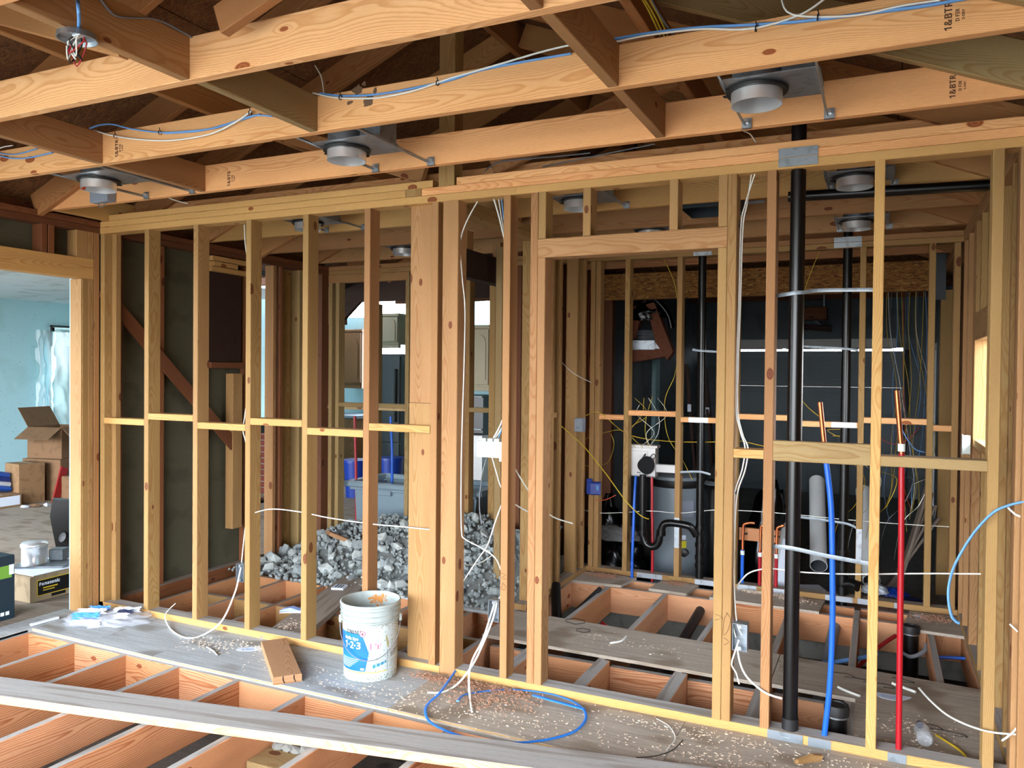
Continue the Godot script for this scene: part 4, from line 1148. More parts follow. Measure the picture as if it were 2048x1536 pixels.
func build_lights_and_boxes() -> void:
	can_light("recessed light housing with shiny rim under the third joist, left of the tall post", Vector3(2.035, 2.448, 0.70), -0.095, 0.31, 0.372, 0.932, true)
	can_light("recessed light housing with an orange plug hanging at the far left", Vector3(0.56, 2.448, 0.74), -0.03 - 0.085, 0.35, 0.372, 0.932, true, true)
	can_light("large recessed light housing with shiny rim at the upper right", Vector3(3.71, 2.448, 0.74), -0.10, 0.30, 0.372, 0.932, true)
	# the ones over hall and bathroom, seen through the studs
	can_light("recessed light housing over the hall, seen above the second row of studs", Vector3(0.80, 2.448, -0.55), -0.10, 0.31, -0.848, -0.28, true)
	can_light("recessed light housing deep in the hall beside the wide backing board", Vector3(0.80, 2.448, -1.66), -0.10, 0.31, -2.068, -1.50, true)
	can_light("recessed light housing above the doorway header", Vector3(2.60, 2.448, -0.60), -0.12, 0.31, -0.848, -0.28, true)
	can_light("recessed light housing low over the doorway, half hidden by the header", Vector3(2.72, 2.448, -1.62), -0.10, 0.30, -2.068, -1.50, true)
	can_light("recessed light housing with round lens above the bathroom, right of the black vent", Vector3(3.97, 2.448, -0.62), -0.13, 0.30, -0.848, -0.28, true)
	can_light("recessed light housing over the far end of the bathroom", Vector3(3.95, 2.448, -1.78), -0.12, 0.30, -2.068, -1.50, true)
	# exhaust fan
	var fan := thing("exhaust_fan", "square dark exhaust fan housing in the bathroom ceiling", "fan", Vector3(3.22, 2.44, -1.10))
	for s in [[-0.15, -0.145, -0.15, 0.15], [0.145, 0.15, -0.15, 0.15], [-0.15, 0.15, -0.15, -0.145], [-0.15, 0.15, 0.145, 0.15]]:
		bx(fan, "housing_side", Vector3(s[0], 0, s[2]), Vector3(s[1], 0.14, s[3]), M.galv_dark)
	bx(fan, "housing_top", Vector3(-0.15, 0.138, -0.15), Vector3(0.15, 0.142, 0.15), M.black)
	put(fan, "blower_ring", lathe_mesh([Vector2(0.07, 0.05), Vector2(0.085, 0.04), Vector2(0.095, 0.05), Vector2(0.095, 0.13), Vector2(0.0, 0.132)], 28), M.black)
	for s in [-1.0, 1.0]:
		bx(fan, "mounting_bar", Vector3(-0.16, 0.06, 0.15 * s - 0.005), Vector3(0.26, 0.075, 0.15 * s + 0.005), M.galv)
	# round pan box with bunched wires, hung on the first row of blocking
	var p := thing("pan_box", "round steel ceiling pan with red and white wires bunched inside", "junction box", Vector3(2.053, 2.448, 1.950))
	put(p, "pan", lathe_mesh([Vector2(0.0, -0.002), Vector2(0.046, -0.002), Vector2(0.050, -0.014), Vector2(0.053, -0.014), Vector2(0.050, 0.002), Vector2(0.0, 0.002)], 24), M.galv)
	for i in 7:
		var a := i * 0.9
		tube(p, "wire", [Vector3(0.01, -0.003, 0.0), Vector3(0.03 * cos(a), -0.02, 0.02 * sin(a)), Vector3(-0.012 + 0.012 * sin(a), -0.055 - 0.004 * i, 0.015 * cos(a * 1.7)), Vector3(-0.02 + 0.01 * cos(a), -0.03, 0.01)], 0.0022, [M.pex_red, M.wire_white, M.black][i % 3] if i != 3 else M.wire_white)
	put(p, "clamp", box_mesh(Vector3(0.03, 0.008, 0.02), 0.002), M.alu, Transform3D(Basis(), Vector3(0.022, -0.008, 0.01)))
	# grey plastic box hanging from the far-left light
	var g := thing("transformer_box", "small grey plastic box hanging on the joist at far left", "junction box", Vector3(0.135, 2.435, 0.40))
	put(g, "body", box_mesh(Vector3(0.10, 0.10, 0.05), 0.006), M.grey_plastic, Transform3D(Basis(), Vector3(-0.01, 0.06, 0)))
	put(g, "side_cover", box_mesh(Vector3(0.045, 0.095, 0.052), 0.004), M.grey_plastic, Transform3D(Basis(), Vector3(0.062, 0.058, 0)))
	tube(g, "wire_loop", [Vector3(-0.02, 0.012, 0), Vector3(0.0, -0.016, 0.01), Vector3(0.03, -0.012, 0.01), Vector3(0.045, 0.012, 0)], 0.0025, M.wire_grey)
	# steel outlet boxes nailed to the studs
	steel_box(Vector3(0.752, 0.303, 0.003), Vector3(0.058, 0.104, 0.055), "open steel outlet box on the third full stud from the left, a cable crossing it")
	steel_box(Vector3(2.374, 0.305, 0.003), Vector3(0.058, 0.106, 0.055), "open steel outlet box right of the tall post with two white cables")
	steel_box(Vector3(3.536, 0.345, -0.005), Vector3(0.062, 0.115, 0.055), "open steel outlet box right of the doorway stuffed with white cables")
	var ring := thing("wiring_plate", "white low voltage box mounted between post and stud, cables entering", "junction box", Vector3(2.300, 1.104, -0.03))
	put(ring, "body", box_mesh(Vector3(0.135, 0.078, 0.05), 0.005), M.plastic_white, Transform3D(Basis(), Vector3(0.0675, 0.039, 0)))
	for i in 3:
		put(ring, "cable_entry", box_mesh(Vector3(0.026, 0.014, 0.04), 0.003), M.plastic_white, Transform3D(Basis(), Vector3(0.03 + i * 0.036, 0.085, -0.005)))
	put(ring, "foot_lug", box_mesh(Vector3(0.012, 0.02, 0.02), 0.002), M.plastic_white, Transform3D(Basis(), Vector3(0.122, -0.008, 0)))
	var bb := thing("blue_box", "bright blue plastic outlet box at the corner of the bathroom", "outlet box", Vector3(2.135, 0.60, -2.24))
	put(bb, "body", box_mesh(Vector3(0.075, 0.095, 0.08), 0.008), M.plastic_blue, Transform3D(Basis(Vector3.UP, 0.3), Vector3(0.02, 0.05, 0)))
	put(bb, "bracket", box_mesh(Vector3(0.04, 0.12, 0.02), 0.006), M.plastic_blue, Transform3D(Basis(), Vector3(-0.03, 0.06, 0.0)))
	put(bb, "cover_tab", box_mesh(Vector3(0.02, 0.035, 0.004), 0.001), M.wire_blue, Transform3D(Basis(), Vector3(0.05, 0.06, 0.045)))
	var gb := thing("grey_box", "small grey outlet box high on the partition studs", "outlet box", Vector3(2.10, 1.09, -2.03))
	put(gb, "body", box_mesh(Vector3(0.06, 0.10, 0.07), 0.005), M.grey_plastic, Transform3D(Basis(), Vector3(0, 0.05, 0)))
	put(gb, "front_plate", box_mesh(Vector3(0.04, 0.07, 0.004), 0.001), M.galv_dull, Transform3D(Basis(), Vector3(0.0, 0.05, 0.037)))
	var wb := thing("white_switch_box", "narrow pale box on the stud under the bathroom window", "outlet box", Vector3(4.525, 1.10, -1.52))
	put(wb, "body", box_mesh(Vector3(0.035, 0.10, 0.06), 0.004), M.plastic_white, Transform3D(Basis(), Vector3(0, 0.05, 0)))
	put(wb, "lip", box_mesh(Vector3(0.004, 0.11, 0.066), 0.001), M.plastic_white, Transform3D(Basis(), Vector3(-0.019, 0.05, 0)))

# ---------------------------------------------------------------- pipes
func pipe(called: String, label: String, pts: Array, r: float, m: Material, category := "pipe", smooth := false, group := "") -> Node3D:
	var at: Vector3 = pts[0]
	var t := thing(called, label, category, at, group)
	var local := []
	for p in pts: local.append(p - at)
	tube(t, "pipe", local, r, m, r, 20 if r > 0.015 else 12, smooth)
	return t

func collar(t: Node3D, y: float, r: float, h: float, m: Material, called := "coupling", ofs := Vector3.ZERO) -> void:
	put(t, called, lathe_mesh([Vector2(r * 0.9, -h / 2), Vector2(r, -h / 2), Vector2(r, h / 2), Vector2(r * 0.9, h / 2)], 20), m, Transform3D(Basis(), ofs + Vector3(0, y, 0)))

func strap(label: String, pts: Array, h := 0.02) -> void:
	var at: Vector3 = pts[0]
	var local := []
	for p in pts: local.append(p - at)
	var o := put(self, "pipe_strap", tube_mesh(smooth_path(local, 0.03), 0.0012, h * 0.38, 6, Vector3.UP), M.galv_dull, Transform3D(Basis(), at))
	meta(o, label, "strap", "galvanized straps holding the pipes")

func build_plumbing() -> void:
	var v := pipe("vent_pipe", "tall black vent pipe standing in the front wall, rising into the attic", [Vector3(3.771, 0.036, -0.045), Vector3(3.772, 2.49, -0.045), Vector3(3.772, 3.1, -0.045)], 0.0302, M.abs)
	collar(v, 0.02, 0.033, 0.06, M.abs_dusty)
	strap("galvanized strap round the vent pipe at shin height", [Vector3(3.692, 0.80, -0.03), Vector3(3.745, 0.805, -0.012), Vector3(3.800, 0.80, -0.013), Vector3(3.90, 0.785, -0.02), Vector3(4.06, 0.768, -0.03)], 0.026)
	strap("galvanized strap round the vent pipe above head height", [Vector3(3.692, 1.855, -0.05), Vector3(3.742, 1.858, -0.016), Vector3(3.775, 1.862, -0.012), Vector3(3.802, 1.862, -0.018), Vector3(3.86, 1.872, -0.05), Vector3(4.06, 1.868, -0.05)], 0.024)
	# water lines of the front wall
	var b := pipe("blue_water_pipe", "blue plastic water pipe bowing up through the bottom plate to a copper stub", [Vector3(3.906, 0.036, -0.045), Vector3(3.924, 0.25, -0.045), Vector3(3.930, 0.497, -0.045), Vector3(3.926, 0.75, -0.045), Vector3(3.917, 0.99, -0.045), Vector3(3.892, 1.20, -0.045)], 0.0115, M.pex_blue, "pipe", true)
	var s1 := tube(b, "copper_stub", [Vector3(-0.014, 1.16, 0), Vector3(-0.037, 1.375, 0)], 0.0098, M.copper, -1, 14, false)
	s1.set_meta("label", "copper stub")
	var r := pipe("red_water_pipe", "red plastic water pipe standing through the bottom plate, copper tip at top", [Vector3(4.181, 0.034, -0.045), Vector3(4.180, 0.30, -0.045), Vector3(4.179, 0.533, -0.045), Vector3(4.178, 0.8, -0.045), Vector3(4.176, 1.031, -0.045), Vector3(4.174, 1.215, -0.045)], 0.0115, M.pex_red, "pipe", true)
	var s2 := tube(r, "copper_stub", [Vector3(-0.007, 1.18, 0), Vector3(-0.029, 1.43, 0)], 0.0098, M.copper, -1, 14, false)
	s2.set_meta("label", "copper stub")
	collar(r, 1.205, 0.0135, 0.03, M.plastic_white, "clamp_ring", Vector3(-0.008, 0, 0))
	# stacks of the back wall
	var k1 := pipe("drain_stack", "black drain stack in the back wall seen through the doorway", [Vector3(2.925, -0.25, -2.335), Vector3(2.915, 2.55, -2.335)], 0.029, M.abs)
	for y in [0.38, 0.44, 0.53, 0.66]: collar(k1, y, 0.036, 0.03, M.abs)
	tube(k1, "branch", [Vector3(-0.02, 0.60, 0.03), Vector3(-0.06, 0.66, 0.045), Vector3(-0.11, 0.675, 0.05), Vector3(-0.20, 0.68, 0.05)], 0.027, M.abs, -1, 18)
	tube(k1, "trap", [Vector3(-0.20, 0.68, 0.05), Vector3(-0.255, 0.665, 0.05), Vector3(-0.28, 0.60, 0.05), Vector3(-0.30, 0.515, 0.05), Vector3(-0.345, 0.49, 0.05), Vector3(-0.395, 0.515, 0.05), Vector3(-0.415, 0.60, 0.05)], 0.027, M.abs, -1, 18)
	tube(k1, "riser", [Vector3(-0.415, 0.56, 0.05), Vector3(-0.418, 1.02, 0.05)], 0.025, M.abs, -1, 18, false)
	collar(k1, 0.585, 0.033, 0.04, M.abs, "coupling", Vector3(-0.415, 0, 0.05))
	collar(k1, 0.60, 0.033, 0.04, M.abs, "coupling", Vector3(-0.275, 0, 0.05))
	var k2 := pipe("drain_stack", "black drain stack at the right end of the back wall", [Vector3(3.885, -0.25, -2.335), Vector3(3.885, 2.55, -2.335)], 0.0295, M.abs)
	for y in [0.32, 0.40, 0.48, 0.57]: collar(k2, y, 0.039, 0.05, M.abs)
	tube(k2, "side_inlet", [Vector3(0.01, 0.36, 0.0), Vector3(0.06, 0.375, 0.03), Vector3(0.10, 0.37, 0.06)], 0.036, M.abs, -1, 18)
	pipe("black_ceiling_pipe", "black pipe running level under the bathroom ceiling joists to the right", [Vector3(3.66, 2.418, -0.76), Vector3(4.62, 2.405, -0.80)], 0.026, M.abs)
	for s in [["galvanized strap on the far drain stack above the doorway blocks", Vector3(2.86, 1.70, -2.30), Vector3(2.915, 1.69, -2.30), Vector3(3.15, 1.675, -2.30)], ["galvanized strap on the right drain stack near the beam", Vector3(3.60, 1.72, -2.30), Vector3(3.885, 1.70, -2.30), Vector3(3.96, 1.69, -2.30)], ["galvanized strap on the left drain stack by the white control box", Vector3(2.75, 0.80, -2.30), Vector3(2.915, 0.815, -2.30), Vector3(3.0, 0.80, -2.30)], ["bright galvanized strap low on the right drain stack", Vector3(3.56, 0.55, -2.29), Vector3(3.885, 0.53, -2.30), Vector3(3.97, 0.50, -2.30)]]:
		strap(s[0], [s[1], s[2], s[3]], 0.024)
	# supply lines of the back wall
	pipe("blue_supply_line", "blue supply line left of the water heater at the bathroom corner", [Vector3(2.445, -0.22, -2.25), Vector3(2.44, 0.1, -2.26), Vector3(2.44, 0.55, -2.30), Vector3(2.438, 0.75, -2.34)], 0.011, M.pex_blue, "pipe", true)
	pipe("red_supply_line", "red supply line in front of the water heater", [Vector3(2.575, -0.2, -2.33), Vector3(2.572, 0.2, -2.34), Vector3(2.560, 0.5, -2.36), Vector3(2.55, 0.74, -2.38)], 0.011, M.pex_red, "pipe", true)
	for q in [["blue line to the left copper elbow by the tub wall", 3.225, M.pex_blue, "blue"], ["red line to the right copper elbow by the tub wall", 3.455, M.pex_red, "red"], ["short red line behind the stud between the copper elbows", 3.345, M.pex_red, "red"]]:
		var lo: float = -0.02
		var t := pipe("%s_supply_line" % q[3], q[0], [Vector3(q[1], lo, -2.335), Vector3(q[1], 0.275, -2.335)], 0.0125, q[2])
		tube(t, "copper_riser", [Vector3(0, 0.26, 0), Vector3(0.002, 0.44, -0.01), Vector3(0.008, 0.475, -0.01), Vector3(0.05, 0.49, -0.01), Vector3(0.08 if q[1] < 3.4 else 0.03, 0.49, -0.01)], 0.010, M.copper, -1, 12)
		collar(t, 0.275, 0.0145, 0.03, M.plastic_white, "clamp_ring")
	var blk := thing("backing_block", "light wood backing block behind the copper elbows", "wood block", Vector3(3.33, 0.33, -2.40))
	bx(blk, "block", Vector3(-0.14, 0, -0.03), Vector3(0.14, 0.09, 0.0), M.bay)
	for x in [-0.10, 0.02, 0.12]: put(blk, "clip", box_mesh(Vector3(0.04, 0.012, 0.012), 0.002), M.black, Transform3D(Basis(), Vector3(x, 0.05, 0.005)))
	# capped stubs and drains in the floor bays
	for c in [[Vector3(3.945, -0.30, -0.205), 0.40, 0.043, "black capped drain stub behind the bottom plate, near the blue pipe"], [Vector3(4.285, -0.35, -1.88), 0.355, 0.043, "black capped drain stub at the far side of the bathroom floor"]]:
		var t := pipe("capped_drain", c[3], [c[0], c[0] + Vector3(0, c[1], 0)], c[2], M.abs)
		collar(t, c[1] - 0.02, 0.049, 0.035, M.galv, "hose_clamp")
		put(t, "rubber_cap", lathe_mesh([Vector2(0.0, 0.012), Vector2(0.035, 0.010), Vector2(0.047, 0.002), Vector2(0.050, -0.012), Vector2(0.048, -0.04)].map(func(q): return q) if false else [Vector2(0.050, -0.03), Vector2(0.052, 0.0), Vector2(0.047, 0.014), Vector2(0.038, 0.014), Vector2(0.036, 0.008), Vector2(0.0, 0.008)], 24), M.abs_dusty, Transform3D(Basis(), Vector3(0, c[1], 0)))
	var e := thing("flex_strap", "grey plastic strap loop round the far drain stub", "strap", Vector3(4.285, -0.13, -1.85))
	tube(e, "loop", [Vector3(-0.06, 0.0, 0.02), Vector3(0.0, -0.01, 0.07), Vector3(0.07, 0.03, 0.05), Vector3(0.08, 0.06, 0.0)], 0.004, M.wire_grey, 0.012)
	pipe("grey_drain", "dusty grey drain pipe slanting out of the rim board, right of the doorway", [Vector3(3.855, -0.09, -2.0), Vector3(3.83, -0.20, -1.35), Vector3(3.82, -0.24, -1.0)], 0.034, M.pvc_grey)
	pipe("black_drain", "black drain pipe sloping out of the rim board in the doorway bay", [Vector3(3.0, -0.10, -2.0), Vector3(2.97, -0.22, -1.3), Vector3(2.96, -0.25, -0.9)], 0.032, M.abs_dusty)
	pipe("black_drain", "thin black pipe lying across the left bathroom bay", [Vector3(2.325, 0.0, -1.86), Vector3(2.20, -0.16, -1.42), Vector3(2.16, -0.2, -1.2)], 0.017, M.abs_dusty)
	pipe("black_drain", "shiny black pipe leaning steeply at the left of the bathroom floor", [Vector3(2.085, 0.06, -1.62), Vector3(2.20, -0.22, -1.36)], 0.034, M.abs)
	pipe("black_drain", "long black pipe under the joists in front of the doorway", [Vector3(2.1, -0.33, -0.25), Vector3(3.72, -0.36, -0.28)], 0.045, M.abs)
	pipe("red_crawl_line", "red line lying on the soil in the doorway bay", [Vector3(2.42, -0.16, -1.62), Vector3(2.56, -0.22, -1.55), Vector3(2.66, -0.25, -1.40), Vector3(2.73, -0.2, -1.60), Vector3(2.72, -0.17, -1.8)], 0.014, M.pex_red, "pipe", true)
	pipe("blue_crawl_line", "blue line rising from the soil in the doorway bay", [Vector3(2.62, -0.28, -1.50), Vector3(2.63, -0.22, -1.75), Vector3(2.64, -0.16, -1.95)], 0.014, M.pex_blue, "pipe", true)
	pipe("red_crawl_line", "dark red line low under the front joists by the doorway", [Vector3(2.85, -0.26, -0.40), Vector3(3.10, -0.28, -0.42), Vector3(3.5, -0.29, -0.40)], 0.013, M.pex_red, "pipe", true)
	pipe("blue_crawl_line", "pale blue line curving between the open bathroom joists", [Vector3(3.62, -0.19, -1.05), Vector3(3.72, -0.12, -1.25), Vector3(3.90, -0.09, -1.35), Vector3(4.05, -0.06, -1.42), Vector3(4.10, -0.06, -1.5)], 0.012, M.wire_blue, "pipe", true)
	pipe("red_crawl_line", "pink red line rising between the open bathroom joists", [Vector3(3.86, -0.22, -1.05), Vector3(3.98, -0.14, -1.35), Vector3(4.10, -0.07, -1.62), Vector3(4.20, -0.04, -1.82)], 0.012, M.pex_red, "pipe", true)
	pipe("blue_crawl_line", "blue line end in the last bay beside the right wall", [Vector3(4.42, -0.11, -1.75), Vector3(4.50, -0.10, -1.75), Vector3(4.56, -0.095, -1.75)], 0.010, M.pex_blue, "pipe", true)
	pipe("conduit_stub", "grey conduit stub standing under the loose plank at the bottom edge", [Vector3(2.395, -0.32, 0.92), Vector3(2.40, -0.03, 0.90)], 0.011, M.pvc_grey)

# ---------------------------------------------------------------- cables
func wire(called: String, label: String, category: String, m: Material, pts: Array, rx: float, ry: float, group := "") -> void:
	var at: Vector3 = pts[0]
	var local := []
	for p in pts: local.append(p - at)
	var o := put(self, called, tube_mesh(smooth_path(local, 0.025), rx, ry, 8), m, Transform3D(Basis(), at))
	meta(o, label, category, group)

func build_cables() -> void:
	wire("cable", "white cable looping out of the steel box onto the dusty subfloor", "cable", M.wire_white, [Vector3(0.768, 0.381, -0.020), Vector3(0.778, 0.338, 0.005), Vector3(0.772, 0.249, 0.030), Vector3(0.708, 0.091, 0.060), Vector3(0.615, 0.008, 0.099), Vector3(0.578, 0.007, 0.191), Vector3(0.407, 0.007, 0.142), Vector3(0.241, 0.020, 0.045), Vector3(0.206, 0.050, 0.008), Vector3(0.214, 0.090, -0.052)], 0.0047, 0.0031, "")
	wire("cable", "short white cable threaded level through three studs, cut off at the backing board", "cable", M.wire_white, [Vector3(0.848, 0.701, -0.045), Vector3(0.977, 0.732, -0.045), Vector3(1.174, 0.732, -0.045), Vector3(1.380, 0.716, -0.045), Vector3(1.659, 0.708, -0.045), Vector3(1.842, 0.714, -0.030), Vector3(2.034, 0.718, -0.020)], 0.0050, 0.0032, "")
	wire("cable", "white cable running down beside the third full stud from the top plate", "cable", M.wire_white, [Vector3(0.754, 2.359, -0.050), Vector3(0.762, 2.241, -0.050), Vector3(0.786, 2.096, -0.050), Vector3(0.795, 1.779, -0.050), Vector3(0.794, 1.462, -0.050), Vector3(0.765, 1.259, -0.050), Vector3(0.750, 1.172, -0.050), Vector3(0.777, 1.072, -0.050), Vector3(0.794, 0.798, -0.050), Vector3(0.761, 0.533, -0.050), Vector3(0.743, 0.392, -0.050)], 0.0043, 0.0028, "")
	wire("cable", "white cable drooping from the top plate along the tall post", "cable", M.wire_white, [Vector3(2.273, 2.365, -0.040), Vector3(2.223, 2.276, -0.030), Vector3(2.188, 2.191, -0.030), Vector3(2.186, 2.104, -0.030), Vector3(2.198, 1.979, -0.030), Vector3(2.214, 1.829, -0.030), Vector3(2.211, 1.531, -0.030), Vector3(2.203, 1.231, -0.030), Vector3(2.200, 0.980, -0.030), Vector3(2.205, 0.730, -0.030), Vector3(2.225, 0.687, -0.030), Vector3(2.310, 0.655, -0.030), Vector3(2.393, 0.612, -0.030), Vector3(2.429, 0.543, -0.030), Vector3(2.429, 0.449, -0.060), Vector3(2.401, 0.396, -0.030)], 0.0047, 0.0031, "")
	wire("cable", "thick white cable dropping from the top plate behind the slim stud", "cable", M.wire_white, [Vector3(2.354, 2.375, -0.060), Vector3(2.388, 2.269, -0.060), Vector3(2.425, 2.120, -0.060), Vector3(2.446, 1.972, -0.060), Vector3(2.455, 1.631, -0.060), Vector3(2.438, 1.386, -0.060), Vector3(2.407, 1.274, -0.060), Vector3(2.358, 1.186, -0.060)], 0.0060, 0.0039, "")
	wire("cable", "thin blue cable beside the thick white one under the top plate", "cable", M.wire_blue, [Vector3(2.393, 2.380, -0.065), Vector3(2.408, 2.268, -0.065), Vector3(2.431, 2.120, -0.065), Vector3(2.455, 1.875, -0.065), Vector3(2.444, 1.386, -0.065), Vector3(2.413, 1.262, -0.065), Vector3(2.381, 1.181, -0.065)], 0.0043, 0.0028, "")
	wire("cable", "thin white cable next to the blue one under the top plate", "cable", M.wire_white, [Vector3(2.374, 2.380, -0.070), Vector3(2.394, 2.270, -0.070), Vector3(2.423, 2.121, -0.070), Vector3(2.458, 1.875, -0.070), Vector3(2.437, 1.361, -0.070), Vector3(2.389, 1.223, -0.070), Vector3(2.334, 1.174, -0.070)], 0.0043, 0.0028, "")
	wire("cable", "thin dark grey cable hanging from the white low voltage box to the rubble", "cable", M.wire_grey, [Vector3(2.334, 1.096, -0.050), Vector3(2.310, 1.023, -0.050), Vector3(2.297, 0.922, -0.050), Vector3(2.295, 0.847, -0.050), Vector3(2.307, 0.766, -0.050)], 0.0039, 0.0025, "")
	wire("cable", "white cable slanting right from the low voltage box behind the stud", "cable", M.wire_white, [Vector3(2.362, 1.103, -0.050), Vector3(2.387, 1.027, -0.050), Vector3(2.415, 0.955, -0.050), Vector3(2.443, 0.874, -0.120), Vector3(2.474, 0.808, -0.250)], 0.0043, 0.0028, "")
	wire("cable", "pair of white cable ends slanting between the slim stud and the king stud", "cable", M.wire_white, [Vector3(2.405, 1.127, -0.050), Vector3(2.442, 1.075, -0.100), Vector3(2.465, 0.995, -0.160), Vector3(2.481, 0.909, -0.250), Vector3(2.531, 0.774, -0.400), Vector3(2.620, 0.720, -0.500)], 0.0052, 0.0033, "")
	wire("cable", "straight white cable slanting down left across the rubble behind the post", "cable", M.wire_white, [Vector3(2.397, 0.873, -0.100), Vector3(2.357, 0.769, -0.100), Vector3(2.316, 0.652, -0.100), Vector3(2.260, 0.571, -0.100), Vector3(2.175, 0.446, -0.100)], 0.0047, 0.0031, "")
	wire("cable", "thin white cable curving over the rubble towards the post", "cable", M.wire_white, [Vector3(2.221, 0.540, -0.350), Vector3(2.162, 0.498, -0.350), Vector3(2.101, 0.473, -0.350), Vector3(2.030, 0.470, -0.350)], 0.0043, 0.0028, "")
	wire("cable", "white cable from the outlet box whose cut end stands on the wood shavings", "cable", M.wire_white, [Vector3(2.395, 0.396, -0.030), Vector3(2.389, 0.327, 0.010), Vector3(2.364, 0.222, 0.040), Vector3(2.336, 0.137, 0.090), Vector3(2.355, 0.080, 0.160), Vector3(2.393, 0.014, 0.220), Vector3(2.466, 0.006, 0.337)], 0.0052, 0.0033, "")
	wire("cable", "white cable from the outlet box sweeping left to the blue cable", "cable", M.wire_white, [Vector3(2.406, 0.392, -0.030), Vector3(2.402, 0.317, 0.010), Vector3(2.369, 0.202, 0.050), Vector3(2.337, 0.113, 0.090), Vector3(2.272, 0.020, 0.120), Vector3(2.240, 0.008, 0.209), Vector3(2.177, 0.006, 0.241)], 0.0052, 0.0033, "")
	wire("blue_cable_coil", "bright blue flat cable lying in a wide loop on the subfloor by the shavings", "cable", M.coil_blue, [Vector3(2.378, 0.030, 0.313), Vector3(2.358, 0.009, 0.179), Vector3(2.494, 0.009, 0.054), Vector3(2.655, 0.009, 0.007), Vector3(2.786, 0.009, 0.019), Vector3(2.889, 0.009, 0.078), Vector3(2.947, 0.009, 0.181), Vector3(2.946, 0.009, 0.316), Vector3(2.879, 0.009, 0.430), Vector3(2.780, 0.009, 0.513), Vector3(2.670, 0.009, 0.567), Vector3(2.505, 0.009, 0.564), Vector3(2.360, 0.009, 0.515), Vector3(2.278, 0.009, 0.426), Vector3(2.246, 0.009, 0.341), Vector3(2.247, 0.020, 0.245), Vector3(2.192, 0.030, -0.010)], 0.0069, 0.0036, "")
	wire("blue_cable_offcut", "short thick piece of blue cable inside the loop", "cable", M.coil_blue, [Vector3(2.646, 0.016, 0.069), Vector3(2.763, 0.016, 0.086), Vector3(2.912, 0.016, 0.108)], 0.0120, 0.0036, "")
	wire("wire_scrap", "thin pale wire scrap curved on the subfloor at lower right", "cable", M.wire_white, [Vector3(3.223, 0.005, 0.036), Vector3(3.291, 0.005, 0.084), Vector3(3.342, 0.005, 0.183), Vector3(3.338, 0.005, 0.264), Vector3(3.334, 0.005, 0.304)], 0.0022, 0.0014, "")
	wire("wire_scrap", "thin dark wire scrap beside the pale one at lower right", "cable", M.black, [Vector3(3.240, 0.005, 0.418), Vector3(3.305, 0.005, 0.373), Vector3(3.356, 0.005, 0.293), Vector3(3.374, 0.005, 0.187)], 0.0022, 0.0014, "")
	wire("cable", "white cable running down the right side of the doorway from the top plate", "cable", M.wire_white, [Vector3(3.598, 2.373, -0.040), Vector3(3.559, 2.245, -0.040), Vector3(3.543, 2.150, -0.040), Vector3(3.539, 1.841, -0.040), Vector3(3.531, 1.412, -0.040), Vector3(3.551, 1.284, -0.040), Vector3(3.573, 1.210, -0.040), Vector3(3.562, 1.113, -0.040), Vector3(3.534, 1.014, -0.040), Vector3(3.530, 0.874, -0.040), Vector3(3.526, 0.657, -0.040), Vector3(3.531, 0.463, -0.040), Vector3(3.550, 0.396, -0.020)], 0.0047, 0.0031, "")
	wire("cable", "second white cable tied beside the first right of the doorway", "cable", M.wire_white, [Vector3(3.582, 2.372, -0.050), Vector3(3.565, 2.246, -0.050), Vector3(3.550, 2.151, -0.050), Vector3(3.544, 1.841, -0.050), Vector3(3.537, 1.412, -0.050), Vector3(3.558, 1.273, -0.050), Vector3(3.584, 1.205, -0.050), Vector3(3.573, 1.112, -0.050), Vector3(3.543, 1.013, -0.050), Vector3(3.534, 0.872, -0.050), Vector3(3.533, 0.656, -0.050), Vector3(3.546, 0.462, -0.050), Vector3(3.575, 0.410, -0.020)], 0.0047, 0.0031, "")
	wire("cable", "white cable curving from the doorway outlet box to the black vent pipe", "cable", M.wire_white, [Vector3(3.556, 0.368, -0.010), Vector3(3.571, 0.298, 0.000), Vector3(3.604, 0.243, 0.010), Vector3(3.676, 0.195, 0.015), Vector3(3.742, 0.176, 0.000)], 0.0052, 0.0033, "")
	wire("cable", "short white cable ends hanging out of the doorway outlet box", "cable", M.wire_white, [Vector3(3.562, 0.387, -0.020), Vector3(3.546, 0.328, 0.005), Vector3(3.536, 0.282, 0.000), Vector3(3.556, 0.257, 0.010), Vector3(3.570, 0.210, 0.010)], 0.0039, 0.0025, "")
	wire("cable", "white cable looping behind the studs from the doorway to the right wall", "cable", M.wire_white, [Vector3(3.535, 0.591, -0.120), Vector3(3.588, 0.664, -0.060), Vector3(3.639, 0.689, -0.060), Vector3(3.690, 0.699, -0.060), Vector3(3.800, 0.697, -0.060), Vector3(3.993, 0.711, -0.060), Vector3(4.264, 0.745, -0.060), Vector3(4.451, 0.772, -0.030)], 0.0043, 0.0028, "")
	wire("cable", "white cable sagging across the lower right in front of the last stud", "cable", M.wire_white, [Vector3(4.259, 0.222, -0.250), Vector3(4.298, 0.212, -0.150), Vector3(4.350, 0.201, -0.060), Vector3(4.420, 0.200, 0.010), Vector3(4.499, 0.199, 0.030), Vector3(4.605, 0.224, 0.060)], 0.0052, 0.0033, "")
	wire("cable", "blue and white cable arching in from the right edge", "cable", M.wire_blue, [Vector3(4.585, 1.081, 0.100), Vector3(4.527, 1.058, 0.080), Vector3(4.476, 1.019, 0.050), Vector3(4.416, 0.927, 0.020), Vector3(4.365, 0.813, 0.000), Vector3(4.346, 0.729, -0.020), Vector3(4.344, 0.661, -0.020), Vector3(4.358, 0.595, -0.020), Vector3(4.381, 0.575, -0.030)], 0.0077, 0.0050, "")
